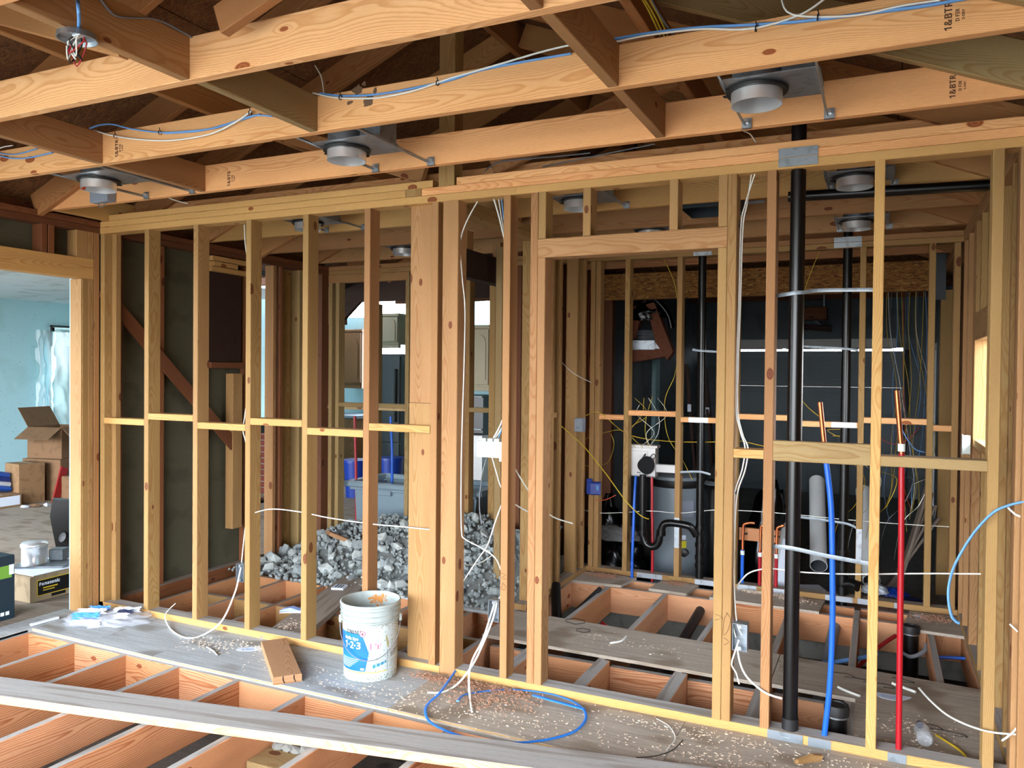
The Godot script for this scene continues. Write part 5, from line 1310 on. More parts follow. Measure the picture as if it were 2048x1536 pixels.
	wire("cable", "white cable end bent at the right edge by the last stud", "cable", M.wire_white, [Vector3(4.521, 1.049, 0.050), Vector3(4.545, 1.023, 0.060), Vector3(4.589, 1.008, 0.080)], 0.0060, 0.0039, "")
	wire("cable", "white cable end slanting at the lower right corner", "cable", M.wire_white, [Vector3(4.520, 0.182, 0.050), Vector3(4.551, 0.222, 0.060), Vector3(4.602, 0.309, 0.070)], 0.0060, 0.0039, "")
	wire("cable", "short white cable stub at the right edge between the last studs", "cable", M.wire_white, [Vector3(4.540, 0.611, 0.030), Vector3(4.563, 0.591, 0.040), Vector3(4.600, 0.570, 0.050)], 0.0052, 0.0033, "")
	wire("cable", "white cable sagging in front of the second joist, left of the centre block", "cable", M.wire_white, [Vector3(2.087, 2.594, 0.985), Vector3(2.192, 2.562, 0.985), Vector3(2.285, 2.546, 0.985), Vector3(2.398, 2.534, 0.985), Vector3(2.549, 2.539, 0.985), Vector3(2.694, 2.561, 0.985), Vector3(2.891, 2.581, 0.985), Vector3(3.049, 2.598, 0.985), Vector3(3.156, 2.604, 0.985)], 0.0047, 0.0031, "")
	wire("cable", "pale blue cable strapped along the second joist beside the white one", "cable", M.wire_blue, [Vector3(2.117, 2.590, 0.980), Vector3(2.235, 2.564, 0.980), Vector3(2.394, 2.549, 0.980), Vector3(2.546, 2.550, 0.980), Vector3(2.691, 2.557, 0.980), Vector3(2.811, 2.573, 0.980), Vector3(2.982, 2.577, 0.980), Vector3(3.149, 2.577, 0.980)], 0.0060, 0.0039, "")
	wire("cable", "pale blue cable along the top of the second joist at upper right", "cable", M.wire_blue, [Vector3(3.298, 2.598, 0.985), Vector3(3.416, 2.597, 0.985), Vector3(3.573, 2.587, 0.985), Vector3(3.722, 2.569, 0.985), Vector3(3.836, 2.556, 0.985), Vector3(3.931, 2.550, 0.985), Vector3(4.063, 2.544, 0.985), Vector3(4.187, 2.539, 0.985), Vector3(4.306, 2.541, 0.985)], 0.0069, 0.0045, "")
	wire("cable", "white cable laid over the blue one at upper right", "cable", M.wire_white, [Vector3(3.300, 2.586, 0.990), Vector3(3.418, 2.589, 0.990), Vector3(3.574, 2.580, 0.990), Vector3(3.694, 2.558, 0.990), Vector3(3.766, 2.556, 0.990), Vector3(3.864, 2.571, 0.990), Vector3(3.918, 2.597, 0.990), Vector3(3.944, 2.616, 0.990)], 0.0047, 0.0031, "")
	wire("cable", "white cable loop hanging at the top edge, right of centre", "cable", M.wire_white, [Vector3(3.810, 2.638, 0.992), Vector3(3.819, 2.600, 0.992), Vector3(3.843, 2.575, 0.992), Vector3(3.905, 2.557, 0.992), Vector3(3.998, 2.543, 0.992), Vector3(4.050, 2.542, 0.992), Vector3(4.125, 2.547, 0.992), Vector3(4.223, 2.545, 0.992)], 0.0043, 0.0028, "")
	wire("cable", "white cable sagging between blocks of the third joist at left", "cable", M.wire_white, [Vector3(0.858, 2.595, 0.992), Vector3(0.994, 2.554, 0.992), Vector3(1.182, 2.515, 0.992), Vector3(1.361, 2.494, 0.992), Vector3(1.561, 2.496, 0.992), Vector3(1.697, 2.527, 0.992), Vector3(1.784, 2.562, 0.992)], 0.0047, 0.0031, "")
	wire("cable", "pale blue cable waving above the white one at left", "cable", M.wire_blue, [Vector3(0.820, 2.611, 0.984), Vector3(0.887, 2.618, 0.984), Vector3(0.968, 2.611, 0.984), Vector3(1.079, 2.579, 0.984), Vector3(1.263, 2.540, 0.984), Vector3(1.439, 2.525, 0.984), Vector3(1.580, 2.521, 0.984), Vector3(1.689, 2.534, 0.984), Vector3(1.795, 2.545, 0.984), Vector3(1.886, 2.530, 0.984)], 0.0052, 0.0033, "")
	wire("cable", "second pale blue cable joining at the wide block at left", "cable", M.wire_blue, [Vector3(1.290, 2.533, 0.981), Vector3(1.493, 2.520, 0.981), Vector3(1.632, 2.530, 0.981), Vector3(1.740, 2.539, 0.981), Vector3(1.818, 2.549, 0.981)], 0.0043, 0.0028, "")
	wire("cable", "blue cable ends behind the block at the far left edge", "cable", M.wire_blue, [Vector3(0.137, 2.566, 0.985), Vector3(0.253, 2.536, 0.985), Vector3(0.384, 2.523, 0.985), Vector3(0.564, 2.529, 0.985)], 0.0052, 0.0033, "")
	wire("cable", "short blue cable at the far left edge", "cable", M.wire_blue, [Vector3(0.133, 2.577, 0.982), Vector3(0.286, 2.551, 0.982), Vector3(0.452, 2.561, 0.982)], 0.0043, 0.0028, "")
	wire("cable", "white cable end arching at the far left edge", "cable", M.wire_white, [Vector3(0.145, 2.587, 0.985), Vector3(0.199, 2.595, 0.985), Vector3(0.272, 2.595, 0.985)], 0.0039, 0.0025, "")
	wire("cable", "blue cable dropping into the round ceiling pan at top left", "cable", M.wire_blue, [Vector3(1.833, 2.700, 1.790), Vector3(2.166, 2.476, 2.030), Vector3(2.129, 2.462, 2.000), Vector3(2.073, 2.454, 1.960)], 0.0047, 0.0031, "")
	wire("cable", "blue grey cable stapled along the first block at top left", "cable", M.wire_grey, [Vector3(2.083, 2.570, 1.908), Vector3(2.083, 2.544, 1.878), Vector3(2.083, 2.538, 1.837), Vector3(2.083, 2.576, 1.734), Vector3(2.083, 2.585, 1.679), Vector3(2.083, 2.583, 1.621), Vector3(2.083, 2.581, 1.566)], 0.0043, 0.0028, "")
	wire("cable", "yellow cable in the bundle crossing the attic at the top edge", "cable", M.wire_yellow, [Vector3(3.363, 2.766, 0.930), Vector3(3.410, 2.684, 0.930), Vector3(3.447, 2.604, 0.930)], 0.0047, 0.0031, "yellow cables at the top edge")
	wire("cable", "yellow cable in the bundle crossing the attic at the top edge", "cable", M.wire_yellow, [Vector3(3.374, 2.773, 0.910), Vector3(3.420, 2.689, 0.910), Vector3(3.455, 2.609, 0.910)], 0.0047, 0.0031, "yellow cables at the top edge")
	wire("cable", "yellow cable in the bundle crossing the attic at the top edge", "cable", M.wire_yellow, [Vector3(3.334, 2.806, 0.890), Vector3(3.384, 2.715, 0.890), Vector3(3.424, 2.626, 0.890)], 0.0047, 0.0031, "yellow cables at the top edge")
	wire("cable", "grey cable beside the yellow bundle at the top edge", "cable", M.wire_grey, [Vector3(3.388, 2.762, 0.930), Vector3(3.433, 2.673, 0.930), Vector3(3.480, 2.598, 0.930)], 0.0052, 0.0033, "")
	wire("cable", "grey cable arching over the top plates right of the king post", "cable", M.wire_grey, [Vector3(2.303, 2.517, -0.060), Vector3(2.324, 2.554, -0.100), Vector3(2.393, 2.567, -0.100), Vector3(2.528, 2.565, -0.100), Vector3(2.711, 2.560, -0.100), Vector3(2.837, 2.559, -0.100)], 0.0052, 0.0033, "")
	wire("cable", "grey cable slanting over the top plates towards the right", "cable", M.wire_grey, [Vector3(2.612, 2.508, -0.060), Vector3(2.737, 2.531, -0.100), Vector3(2.935, 2.548, -0.100), Vector3(3.148, 2.566, -0.100)], 0.0052, 0.0033, "")
	wire("cable", "short thin white cable bending down on the top plates near the vent", "cable", M.wire_white, [Vector3(3.587, 2.488, 0.200), Vector3(3.596, 2.503, 0.100), Vector3(3.604, 2.498, 0.000)], 0.0034, 0.0022, "")
	wire("cable", "white cable end resting on the left top plates", "cable", M.wire_white, [Vector3(0.320, 2.518, 0.100), Vector3(0.333, 2.509, 0.050), Vector3(0.348, 2.505, -0.010)], 0.0052, 0.0033, "")
	wire("cable", "thin white wire hanging in the attic left of centre", "cable", M.wire_white, [Vector3(1.946, 2.787, 0.800), Vector3(1.980, 2.732, 0.800), Vector3(1.993, 2.663, 0.800)], 0.0034, 0.0022, "")
	wire("cable", "yellow cable slanting down from the grey box across the bathroom corner", "cable", M.wire_yellow, [Vector3(1.954, 1.135, -2.000), Vector3(2.139, 0.997, -1.980), Vector3(2.339, 0.818, -1.900), Vector3(2.512, 0.648, -1.820), Vector3(2.630, 0.561, -1.780), Vector3(2.697, 0.544, -1.750)], 0.0052, 0.0033, "")
	wire("cable", "long yellow cable strung level across the back wall studs", "cable", M.wire_yellow, [Vector3(2.053, 1.192, -2.270), Vector3(2.173, 1.219, -2.270), Vector3(2.351, 1.058, -2.400), Vector3(2.637, 1.016, -2.420), Vector3(2.971, 1.024, -2.420), Vector3(3.149, 1.043, -2.420), Vector3(3.358, 1.010, -2.420)], 0.0052, 0.0033, "")
	wire("cable", "white cable strung low across the back wall studs", "cable", M.wire_white, [Vector3(2.030, 0.459, -2.335), Vector3(2.160, 0.447, -2.335), Vector3(2.358, 0.468, -2.335), Vector3(2.551, 0.495, -2.335), Vector3(2.776, 0.499, -2.335), Vector3(3.029, 0.542, -2.335), Vector3(3.273, 0.555, -2.335), Vector3(3.607, 0.555, -2.335), Vector3(3.925, 0.549, -2.335), Vector3(4.227, 0.549, -2.335), Vector3(4.538, 0.557, -2.335)], 0.0043, 0.0028, "")
	wire("cable", "thin white wire curving down from the partition stud", "cable", M.wire_white, [Vector3(1.897, 1.723, -1.900), Vector3(1.969, 1.632, -1.900), Vector3(2.086, 1.524, -1.900), Vector3(2.227, 1.454, -1.900)], 0.0034, 0.0022, "")
	wire("cable", "orange cable running down behind the bathroom corner studs", "cable", M.wire_orange, [Vector3(2.100, 2.369, -2.420), Vector3(2.029, 2.170, -2.420), Vector3(2.017, 1.780, -2.420), Vector3(2.037, 1.467, -2.420), Vector3(2.072, 1.272, -2.420), Vector3(2.034, 1.075, -2.420), Vector3(2.002, 0.897, -2.420), Vector3(1.997, 0.680, -2.420)], 0.0043, 0.0028, "")
	wire("cable", "orange cable end at the blue box", "cable", M.wire_orange, [Vector3(2.165, 0.567, -2.200), Vector3(2.243, 0.573, -2.200), Vector3(2.328, 0.617, -2.200)], 0.0034, 0.0022, "")
	wire("cable", "yellow wire loops hanging behind the bathroom corner", "cable", M.wire_yellow, [Vector3(1.970, 0.991, -2.450), Vector3(2.114, 1.045, -2.450), Vector3(2.256, 1.082, -2.450), Vector3(2.336, 1.062, -2.450)], 0.0034, 0.0022, "")
	wire("cable", "thin yellow wire arc behind the second bathroom stud", "cable", M.wire_yellow, [Vector3(2.188, 1.045, -2.500), Vector3(2.213, 0.959, -2.500), Vector3(2.162, 0.819, -2.500), Vector3(2.038, 0.784, -2.500), Vector3(1.967, 0.788, -2.500)], 0.0034, 0.0022, "")
	wire("cable", "yellow wire hanging below the strand beam in the doorway", "cable", M.wire_yellow, [Vector3(2.604, 2.393, -2.420), Vector3(2.697, 2.184, -2.420), Vector3(2.723, 1.923, -2.420), Vector3(2.713, 1.550, -2.420), Vector3(2.633, 1.324, -2.420), Vector3(2.655, 1.062, -2.420), Vector3(2.770, 0.881, -2.420), Vector3(2.846, 0.737, -2.420)], 0.0043, 0.0028, "")
	wire("cable", "yellow wire curving down beside the black vent pipe", "cable", M.wire_yellow, [Vector3(3.704, 2.388, -2.420), Vector3(3.610, 2.115, -2.420), Vector3(3.588, 1.836, -2.420), Vector3(3.587, 1.417, -2.420), Vector3(3.628, 1.313, -2.420), Vector3(3.721, 1.229, -2.420), Vector3(3.754, 1.178, -2.420)], 0.0043, 0.0028, "")
	wire("cable", "yellow wire hook right of the copper stub", "cable", M.wire_yellow, [Vector3(3.951, 1.187, -2.386), Vector3(3.883, 1.157, -2.386), Vector3(3.772, 1.146, -2.386), Vector3(3.852, 1.098, -2.386), Vector3(3.915, 1.084, -2.386), Vector3(3.884, 1.110, -2.386), Vector3(3.805, 1.106, -2.386)], 0.0034, 0.0022, "")
	wire("cable", "blue wire curving at the right end of the back wall", "cable", M.wire_blue, [Vector3(4.216, 1.202, -2.300), Vector3(4.253, 1.122, -2.300), Vector3(4.306, 1.049, -2.300), Vector3(4.364, 1.030, -2.300)], 0.0052, 0.0033, "")
	wire("cable", "red wire bent at the right end of the back wall", "cable", M.pex_red, [Vector3(4.084, 1.111, -2.450), Vector3(4.176, 1.064, -2.450), Vector3(4.266, 1.095, -2.450), Vector3(4.333, 1.181, -2.450)], 0.0034, 0.0022, "")
	wire("hanging_cable", "yellow cable in the tangled bunch hanging from the beam at right", "cable", M.wire_yellow, [Vector3(4.104, 2.382, -3.940), Vector3(4.094, 1.909, -3.940), Vector3(4.087, 1.443, -3.940), Vector3(4.084, 0.977, -3.940), Vector3(4.030, 0.590, -3.940), Vector3(4.025, 0.183, -3.940)], 0.0034, 0.0022, "yellow cables in the hanging bunch")
	wire("hanging_cable", "yellow cable in the tangled bunch hanging from the beam at right", "cable", M.wire_yellow, [Vector3(4.143, 2.386, -3.990), Vector3(4.141, 1.911, -3.990), Vector3(4.222, 1.445, -3.990), Vector3(4.191, 0.978, -3.990), Vector3(4.198, 0.596, -3.990), Vector3(4.164, 0.395, -3.990)], 0.0034, 0.0022, "yellow cables in the hanging bunch")
	wire("hanging_cable", "white cable in the tangled bunch hanging from the beam at right", "cable", M.wire_white, [Vector3(4.147, 2.391, -4.040), Vector3(4.166, 1.913, -4.040), Vector3(4.250, 1.445, -4.040), Vector3(4.320, 0.980, -4.040), Vector3(4.371, 0.601, -4.040), Vector3(4.340, 0.350, -4.040)], 0.0034, 0.0022, "white cables in the hanging bunch")
	wire("hanging_cable", "grey cable in the tangled bunch hanging from the beam at right", "cable", M.wire_grey, [Vector3(4.182, 2.396, -4.090), Vector3(4.173, 1.916, -4.090), Vector3(4.257, 1.444, -4.090), Vector3(4.332, 0.977, -4.090), Vector3(4.394, 0.596, -4.090), Vector3(4.412, 0.256, -4.090)], 0.0034, 0.0022, "grey cables in the hanging bunch")
	wire("hanging_cable", "pale blue cable in the tangled bunch hanging from the beam at right", "cable", M.wire_blue, [Vector3(4.200, 2.401, -4.140), Vector3(4.224, 1.918, -4.140), Vector3(4.194, 1.443, -4.140), Vector3(4.205, 0.967, -4.140), Vector3(4.140, 0.573, -4.140), Vector3(4.187, 0.259, -4.140)], 0.0034, 0.0022, "pale blue cables in the hanging bunch")
	wire("hanging_cable", "yellow cable in the tangled bunch hanging from the beam at right", "cable", M.wire_yellow, [Vector3(4.212, 2.377, -3.940), Vector3(4.233, 1.907, -3.940), Vector3(4.311, 1.447, -3.940), Vector3(4.338, 0.988, -3.940), Vector3(4.399, 0.616, -3.940), Vector3(4.404, 0.346, -3.940)], 0.0034, 0.0022, "yellow cables in the hanging bunch")
	wire("hanging_cable", "yellow cable in the tangled bunch hanging from the beam at right", "cable", M.wire_yellow, [Vector3(4.243, 2.381, -3.990), Vector3(4.262, 1.909, -3.990), Vector3(4.274, 1.446, -3.990), Vector3(4.233, 0.980, -3.990), Vector3(4.203, 0.596, -3.990), Vector3(4.154, 0.410, -3.990)], 0.0034, 0.0022, "yellow cables in the hanging bunch")
	wire("hanging_cable", "orange cable in the tangled bunch hanging from the beam at right", "cable", M.wire_orange, [Vector3(4.267, 2.386, -4.040), Vector3(4.268, 1.912, -4.040), Vector3(4.276, 1.445, -4.040), Vector3(4.297, 0.979, -4.040), Vector3(4.294, 0.596, -4.040), Vector3(4.354, 0.380, -4.040)], 0.0034, 0.0022, "orange cables in the hanging bunch")
	wire("hanging_cable", "grey cable in the tangled bunch hanging from the beam at right", "cable", M.wire_grey, [Vector3(4.283, 2.391, -4.090), Vector3(4.284, 1.914, -4.090), Vector3(4.281, 1.445, -4.090), Vector3(4.318, 0.976, -4.090), Vector3(4.284, 0.589, -4.090), Vector3(4.316, 0.337, -4.090)], 0.0034, 0.0022, "grey cables in the hanging bunch")
	wire("hanging_cable", "pale blue cable in the tangled bunch hanging from the beam at right", "cable", M.wire_blue, [Vector3(4.310, 2.396, -4.140), Vector3(4.307, 1.917, -4.140), Vector3(4.410, 1.446, -4.140), Vector3(4.358, 0.974, -4.140), Vector3(4.289, 0.583, -4.140), Vector3(4.325, 0.254, -4.140)], 0.0034, 0.0022, "pale blue cables in the hanging bunch")
	wire("hanging_cable", "yellow cable in the tangled bunch hanging from the beam at right", "cable", M.wire_yellow, [Vector3(4.315, 2.372, -3.940), Vector3(4.305, 1.906, -3.940), Vector3(4.332, 1.447, -3.940), Vector3(4.293, 0.986, -3.940), Vector3(4.289, 0.608, -3.940), Vector3(4.317, 0.217, -3.940)], 0.0034, 0.0022, "yellow cables in the hanging bunch")
	wire("hanging_cable", "yellow cable in the tangled bunch hanging from the beam at right", "cable", M.wire_yellow, [Vector3(4.359, 2.376, -3.990), Vector3(4.359, 1.908, -3.990), Vector3(4.433, 1.448, -3.990), Vector3(4.522, 0.993, -3.990), Vector3(4.450, 0.613, -3.990), Vector3(4.507, 0.256, -3.990)], 0.0034, 0.0022, "yellow cables in the hanging bunch")
	wire("hanging_cable", "white cable in the tangled bunch hanging from the beam at right", "cable", M.wire_white, [Vector3(4.366, 2.382, -4.040), Vector3(4.365, 1.911, -4.040), Vector3(4.469, 1.448, -4.040), Vector3(4.504, 0.988, -4.040), Vector3(4.555, 0.614, -4.040), Vector3(4.525, 0.332, -4.040)], 0.0034, 0.0022, "white cables in the hanging bunch")
	wire("hanging_cable", "grey cable in the tangled bunch hanging from the beam at right", "cable", M.wire_grey, [Vector3(4.380, 2.387, -4.090), Vector3(4.369, 1.913, -4.090), Vector3(4.405, 1.447, -4.090), Vector3(4.495, 0.984, -4.090), Vector3(4.471, 0.602, -4.090), Vector3(4.423, 0.385, -4.090)], 0.0034, 0.0022, "grey cables in the hanging bunch")
	wire("hanging_cable", "pale blue cable in the tangled bunch hanging from the beam at right", "cable", M.wire_blue, [Vector3(4.423, 2.391, -4.140), Vector3(4.449, 1.915, -4.140), Vector3(4.445, 1.447, -4.140), Vector3(4.425, 0.977, -4.140), Vector3(4.362, 0.588, -4.140), Vector3(4.357, 0.362, -4.140)], 0.0034, 0.0022, "pale blue cables in the hanging bunch")
	wire("hanging_cable", "yellow cable in the tangled bunch hanging from the beam at right", "cable", M.wire_yellow, [Vector3(4.414, 2.368, -3.940), Vector3(4.408, 1.905, -3.940), Vector3(4.392, 1.448, -3.940), Vector3(4.352, 0.989, -3.940), Vector3(4.382, 0.614, -3.940), Vector3(4.335, 0.320, -3.940)], 0.0034, 0.0022, "yellow cables in the hanging bunch")
	wire("hanging_cable", "thin wire in the tangle over the white control box", "cable", M.wire_yellow, [Vector3(2.410, 1.334, -2.387), Vector3(2.508, 1.209, -2.387), Vector3(2.325, 1.069, -2.387), Vector3(2.419, 0.959, -2.387)], 0.0026, 0.0017, "wires over the control box")
	wire("hanging_cable", "thin wire in the tangle over the white control box", "cable", M.wire_white, [Vector3(2.446, 1.285, -2.387), Vector3(2.429, 1.207, -2.387), Vector3(2.561, 1.079, -2.387), Vector3(2.448, 0.961, -2.387)], 0.0026, 0.0017, "wires over the control box")
	wire("hanging_cable", "thin wire in the tangle over the white control box", "cable", M.wire_yellow, [Vector3(2.480, 1.336, -2.387), Vector3(2.465, 1.208, -2.387), Vector3(2.375, 1.071, -2.387), Vector3(2.476, 0.962, -2.387)], 0.0026, 0.0017, "wires over the control box")
	wire("hanging_cable", "thin wire in the tangle over the white control box", "cable", M.wire_white, [Vector3(2.515, 1.337, -2.387), Vector3(2.591, 1.212, -2.387), Vector3(2.594, 1.080, -2.387), Vector3(2.520, 0.964, -2.387)], 0.0026, 0.0017, "wires over the control box")
	wire("hanging_cable", "thin wire in the tangle over the white control box", "cable", M.wire_yellow, [Vector3(2.549, 1.358, -2.387), Vector3(2.504, 1.209, -2.387), Vector3(2.493, 1.076, -2.387), Vector3(2.521, 0.964, -2.387)], 0.0026, 0.0017, "wires over the control box")
	wire("hanging_cable", "thin wire in the tangle over the white control box", "cable", M.wire_white, [Vector3(2.584, 1.340, -2.387), Vector3(2.656, 1.214, -2.387), Vector3(2.505, 1.077, -2.387), Vector3(2.537, 0.965, -2.387)], 0.0026, 0.0017, "wires over the control box")
	wire("hanging_cable", "thin wire trailing low behind the right end of the back wall", "cable", M.wire_yellow, [Vector3(3.917, 0.948, -2.385), Vector3(4.009, 0.792, -2.600), Vector3(3.948, 0.612, -2.600), Vector3(3.836, 0.461, -2.600), Vector3(3.689, -0.240, -4.653)], 0.0026, 0.0017, "wires trailing low at right")
	wire("hanging_cable", "thin wire trailing low behind the right end of the back wall", "cable", M.wire_white, [Vector3(4.017, 0.913, -2.385), Vector3(4.111, 0.799, -2.600), Vector3(4.050, 0.620, -2.600), Vector3(3.940, 0.471, -2.600), Vector3(3.827, -0.240, -4.724)], 0.0026, 0.0017, "wires trailing low at right")
	wire("hanging_cable", "thin wire trailing low behind the right end of the back wall", "cable", M.wire_yellow, [Vector3(4.115, 0.879, -2.385), Vector3(4.210, 0.806, -2.600), Vector3(4.151, 0.628, -2.600), Vector3(4.043, 0.480, -2.600), Vector3(3.966, -0.240, -4.795)], 0.0026, 0.0017, "wires trailing low at right")
	wire("hanging_cable", "thin wire trailing low behind the right end of the back wall", "cable", M.wire_grey, [Vector3(4.212, 0.845, -2.385), Vector3(4.309, 0.812, -2.600), Vector3(4.250, 0.636, -2.600), Vector3(4.144, 0.489, -2.600), Vector3(4.104, -0.240, -4.867)], 0.0026, 0.0017, "wires trailing low at right")
	wire("hanging_cable", "thin wire trailing low behind the right end of the back wall", "cable", M.wire_white, [Vector3(4.307, 0.812, -2.385), Vector3(4.405, 0.819, -2.600), Vector3(4.348, 0.644, -2.600), Vector3(4.243, 0.498, -2.600), Vector3(4.243, -0.240, -4.938)], 0.0026, 0.0017, "wires trailing low at right")

# ---------------------------------------------------------------- things on the floor
func bucket_tex() -> ImageTexture:
	var w := 1024
	var h := 512
	var im := Image.create(w, h, false, Image.FORMAT_RGB8)
	var n := FastNoiseLite.new()
	n.seed = 77
	n.frequency = 0.03
	n.fractal_octaves = 4
	for y in h:
		var v := float(y) / h   # 0 top, 1 bottom
		for x in w:
			var q := n.get_noise_2d(x * 1.6, y * 1.6)
			var c := Color(0.76, 0.81, 0.81)
			var dirt := 0.16 if (v > 0.9 or v < 0.06) else 0.42
			if q > dirt: c = Color(0.52, 0.55, 0.50)
			elif q > dirt - 0.07: c = Color(0.72, 0.77, 0.75)
			if n.get_noise_2d(x * 5 + 900, y * 5) > 0.55: c = c.darkened(0.25)
			im.set_pixel(x, y, c)
	# printed label: degrees and heights of the body turned to pixels
	var px := func(deg: float) -> int: return int((deg / 360.0 + 0.5) * w)
	var py := func(hh: float) -> int: return int((1.0 - hh / 0.275) * h)
	var rect := func(d0: float, d1: float, y0: float, y1: float, c: Color) -> void:
		im.fill_rect(Rect2i(px.call(d0), py.call(y1), px.call(d1) - px.call(d0), maxi(py.call(y0) - py.call(y1), 1)), c)
	var blue := Color(0.10, 0.45, 0.80)
	for i in 60:
		var f := i / 60.0
		var edge := 24.0 + (f * 22.0 if f < 0.5 else (1.0 - f) * 22.0) - 6.0 * (1 - f)
		rect.call(-62.0, edge, 0.052 + (1 - f) * 0.185 - 0.0032, 0.052 + (1 - f) * 0.185, blue.lerp(Color(0.03, 0.36, 0.72), absf(sin(f * 5.0)) * 0.6))
	rect.call(-62.0, 74.0, 0.044, 0.048, Color(0.80, 0.72, 0.20))
	rect.call(73.0, 74.0, 0.048, 0.15, Color(0.25, 0.45, 0.6))
	# pictures and small print, too small to read
	var g := RandomNumberGenerator.new()
	g.seed = 9
	for i in 5: rect.call(34.0 + i * 5, 37.5 + i * 5, 0.16 + 0.01 * (i % 3), 0.19 - 0.008 * (i % 2), [Color(0.78, 0.45, 0.55), Color(0.80, 0.62, 0.70), Color(0.72, 0.50, 0.62)][i % 3])
	for i in 10: rect.call(40.0 + i * 3, 43.0 + i * 3, 0.066 + 0.002 * i, 0.084 + 0.0015 * i, [Color(0.15, 0.50, 0.55), Color(0.30, 0.55, 0.80), Color(0.55, 0.70, 0.85)][i % 3])
	for i in 5: rect.call(68.0 + i, 70.0 + i * 1.4, 0.20 - 0.01 * i, 0.225 - 0.01 * i, Color(0.62, 0.60, 0.40))
	for r in 14:
		var y0 := 0.06 + r * 0.010
		for k in 3:
			var d0 := 80.0 + k * 13 + g.randf() * 3
			if r % 5 != 4: rect.call(d0, d0 + 6 + g.randf() * 6, y0, y0 + 0.003, Color(0.55, 0.60, 0.62))
	for i in 8: rect.call(82.0 + i * 4.2, 84.6 + i * 4.2, 0.105 + i * 0.0042, 0.128 + i * 0.0042, Color(0.42, 0.46, 0.50))
	rect.call(108, 122, 0.185, 0.20, Color(0.12, 0.12, 0.13))
	rect.call(110, 123, 0.203, 0.207, Color(0.12, 0.12, 0.13))
	for i in 30:
		var a := g.randf() * TAU
		rect.call(116 + cos(a) * 5 * g.randf(), 119 + cos(a) * 5 * g.randf(), 0.155 + sin(a) * 0.016 * g.randf(), 0.161 + sin(a) * 0.016 * g.randf(), Color(0.14, 0.13, 0.13))
	for i in 6: rect.call(-52.0 + i * 2.0, -12.0 + i * 5.0, 0.065 + i * 0.0085, 0.0685 + i * 0.0085, Color(0.75, 0.85, 0.93))
	rect.call(14, 22, 0.058, 0.068, Color(0.85, 0.9, 0.92))
	return ImageTexture.create_from_image(im)

func bent_text(parent: Node, s: String, size: float, deg: float, y: float, r: float, m: Material, italic := false, weight := 700) -> void:
	var t := text_mesh(s, size, "Droid Sans", weight, italic)
	var arr := t.get_mesh_arrays()
	var v: PackedVector3Array = arr[Mesh.ARRAY_VERTEX]
	var nn := PackedVector3Array()
	for i in v.size():
		var a := deg_to_rad(deg) + v[i].x / r
		var d := Vector3(sin(a), 0, cos(a))
		v[i] = d * (r + v[i].z + 0.0006) + Vector3(0, y + v[i].y, 0)
		nn.append(d)
	var out := []
	out.resize(Mesh.ARRAY_MAX)
	out[Mesh.ARRAY_VERTEX] = v
	out[Mesh.ARRAY_NORMAL] = nn
	out[Mesh.ARRAY_INDEX] = arr[Mesh.ARRAY_INDEX]
	var mesh := ArrayMesh.new()
	mesh.add_surface_from_arrays(Mesh.PRIMITIVE_TRIANGLES, out)
	put(parent, "lettering", mesh, m)

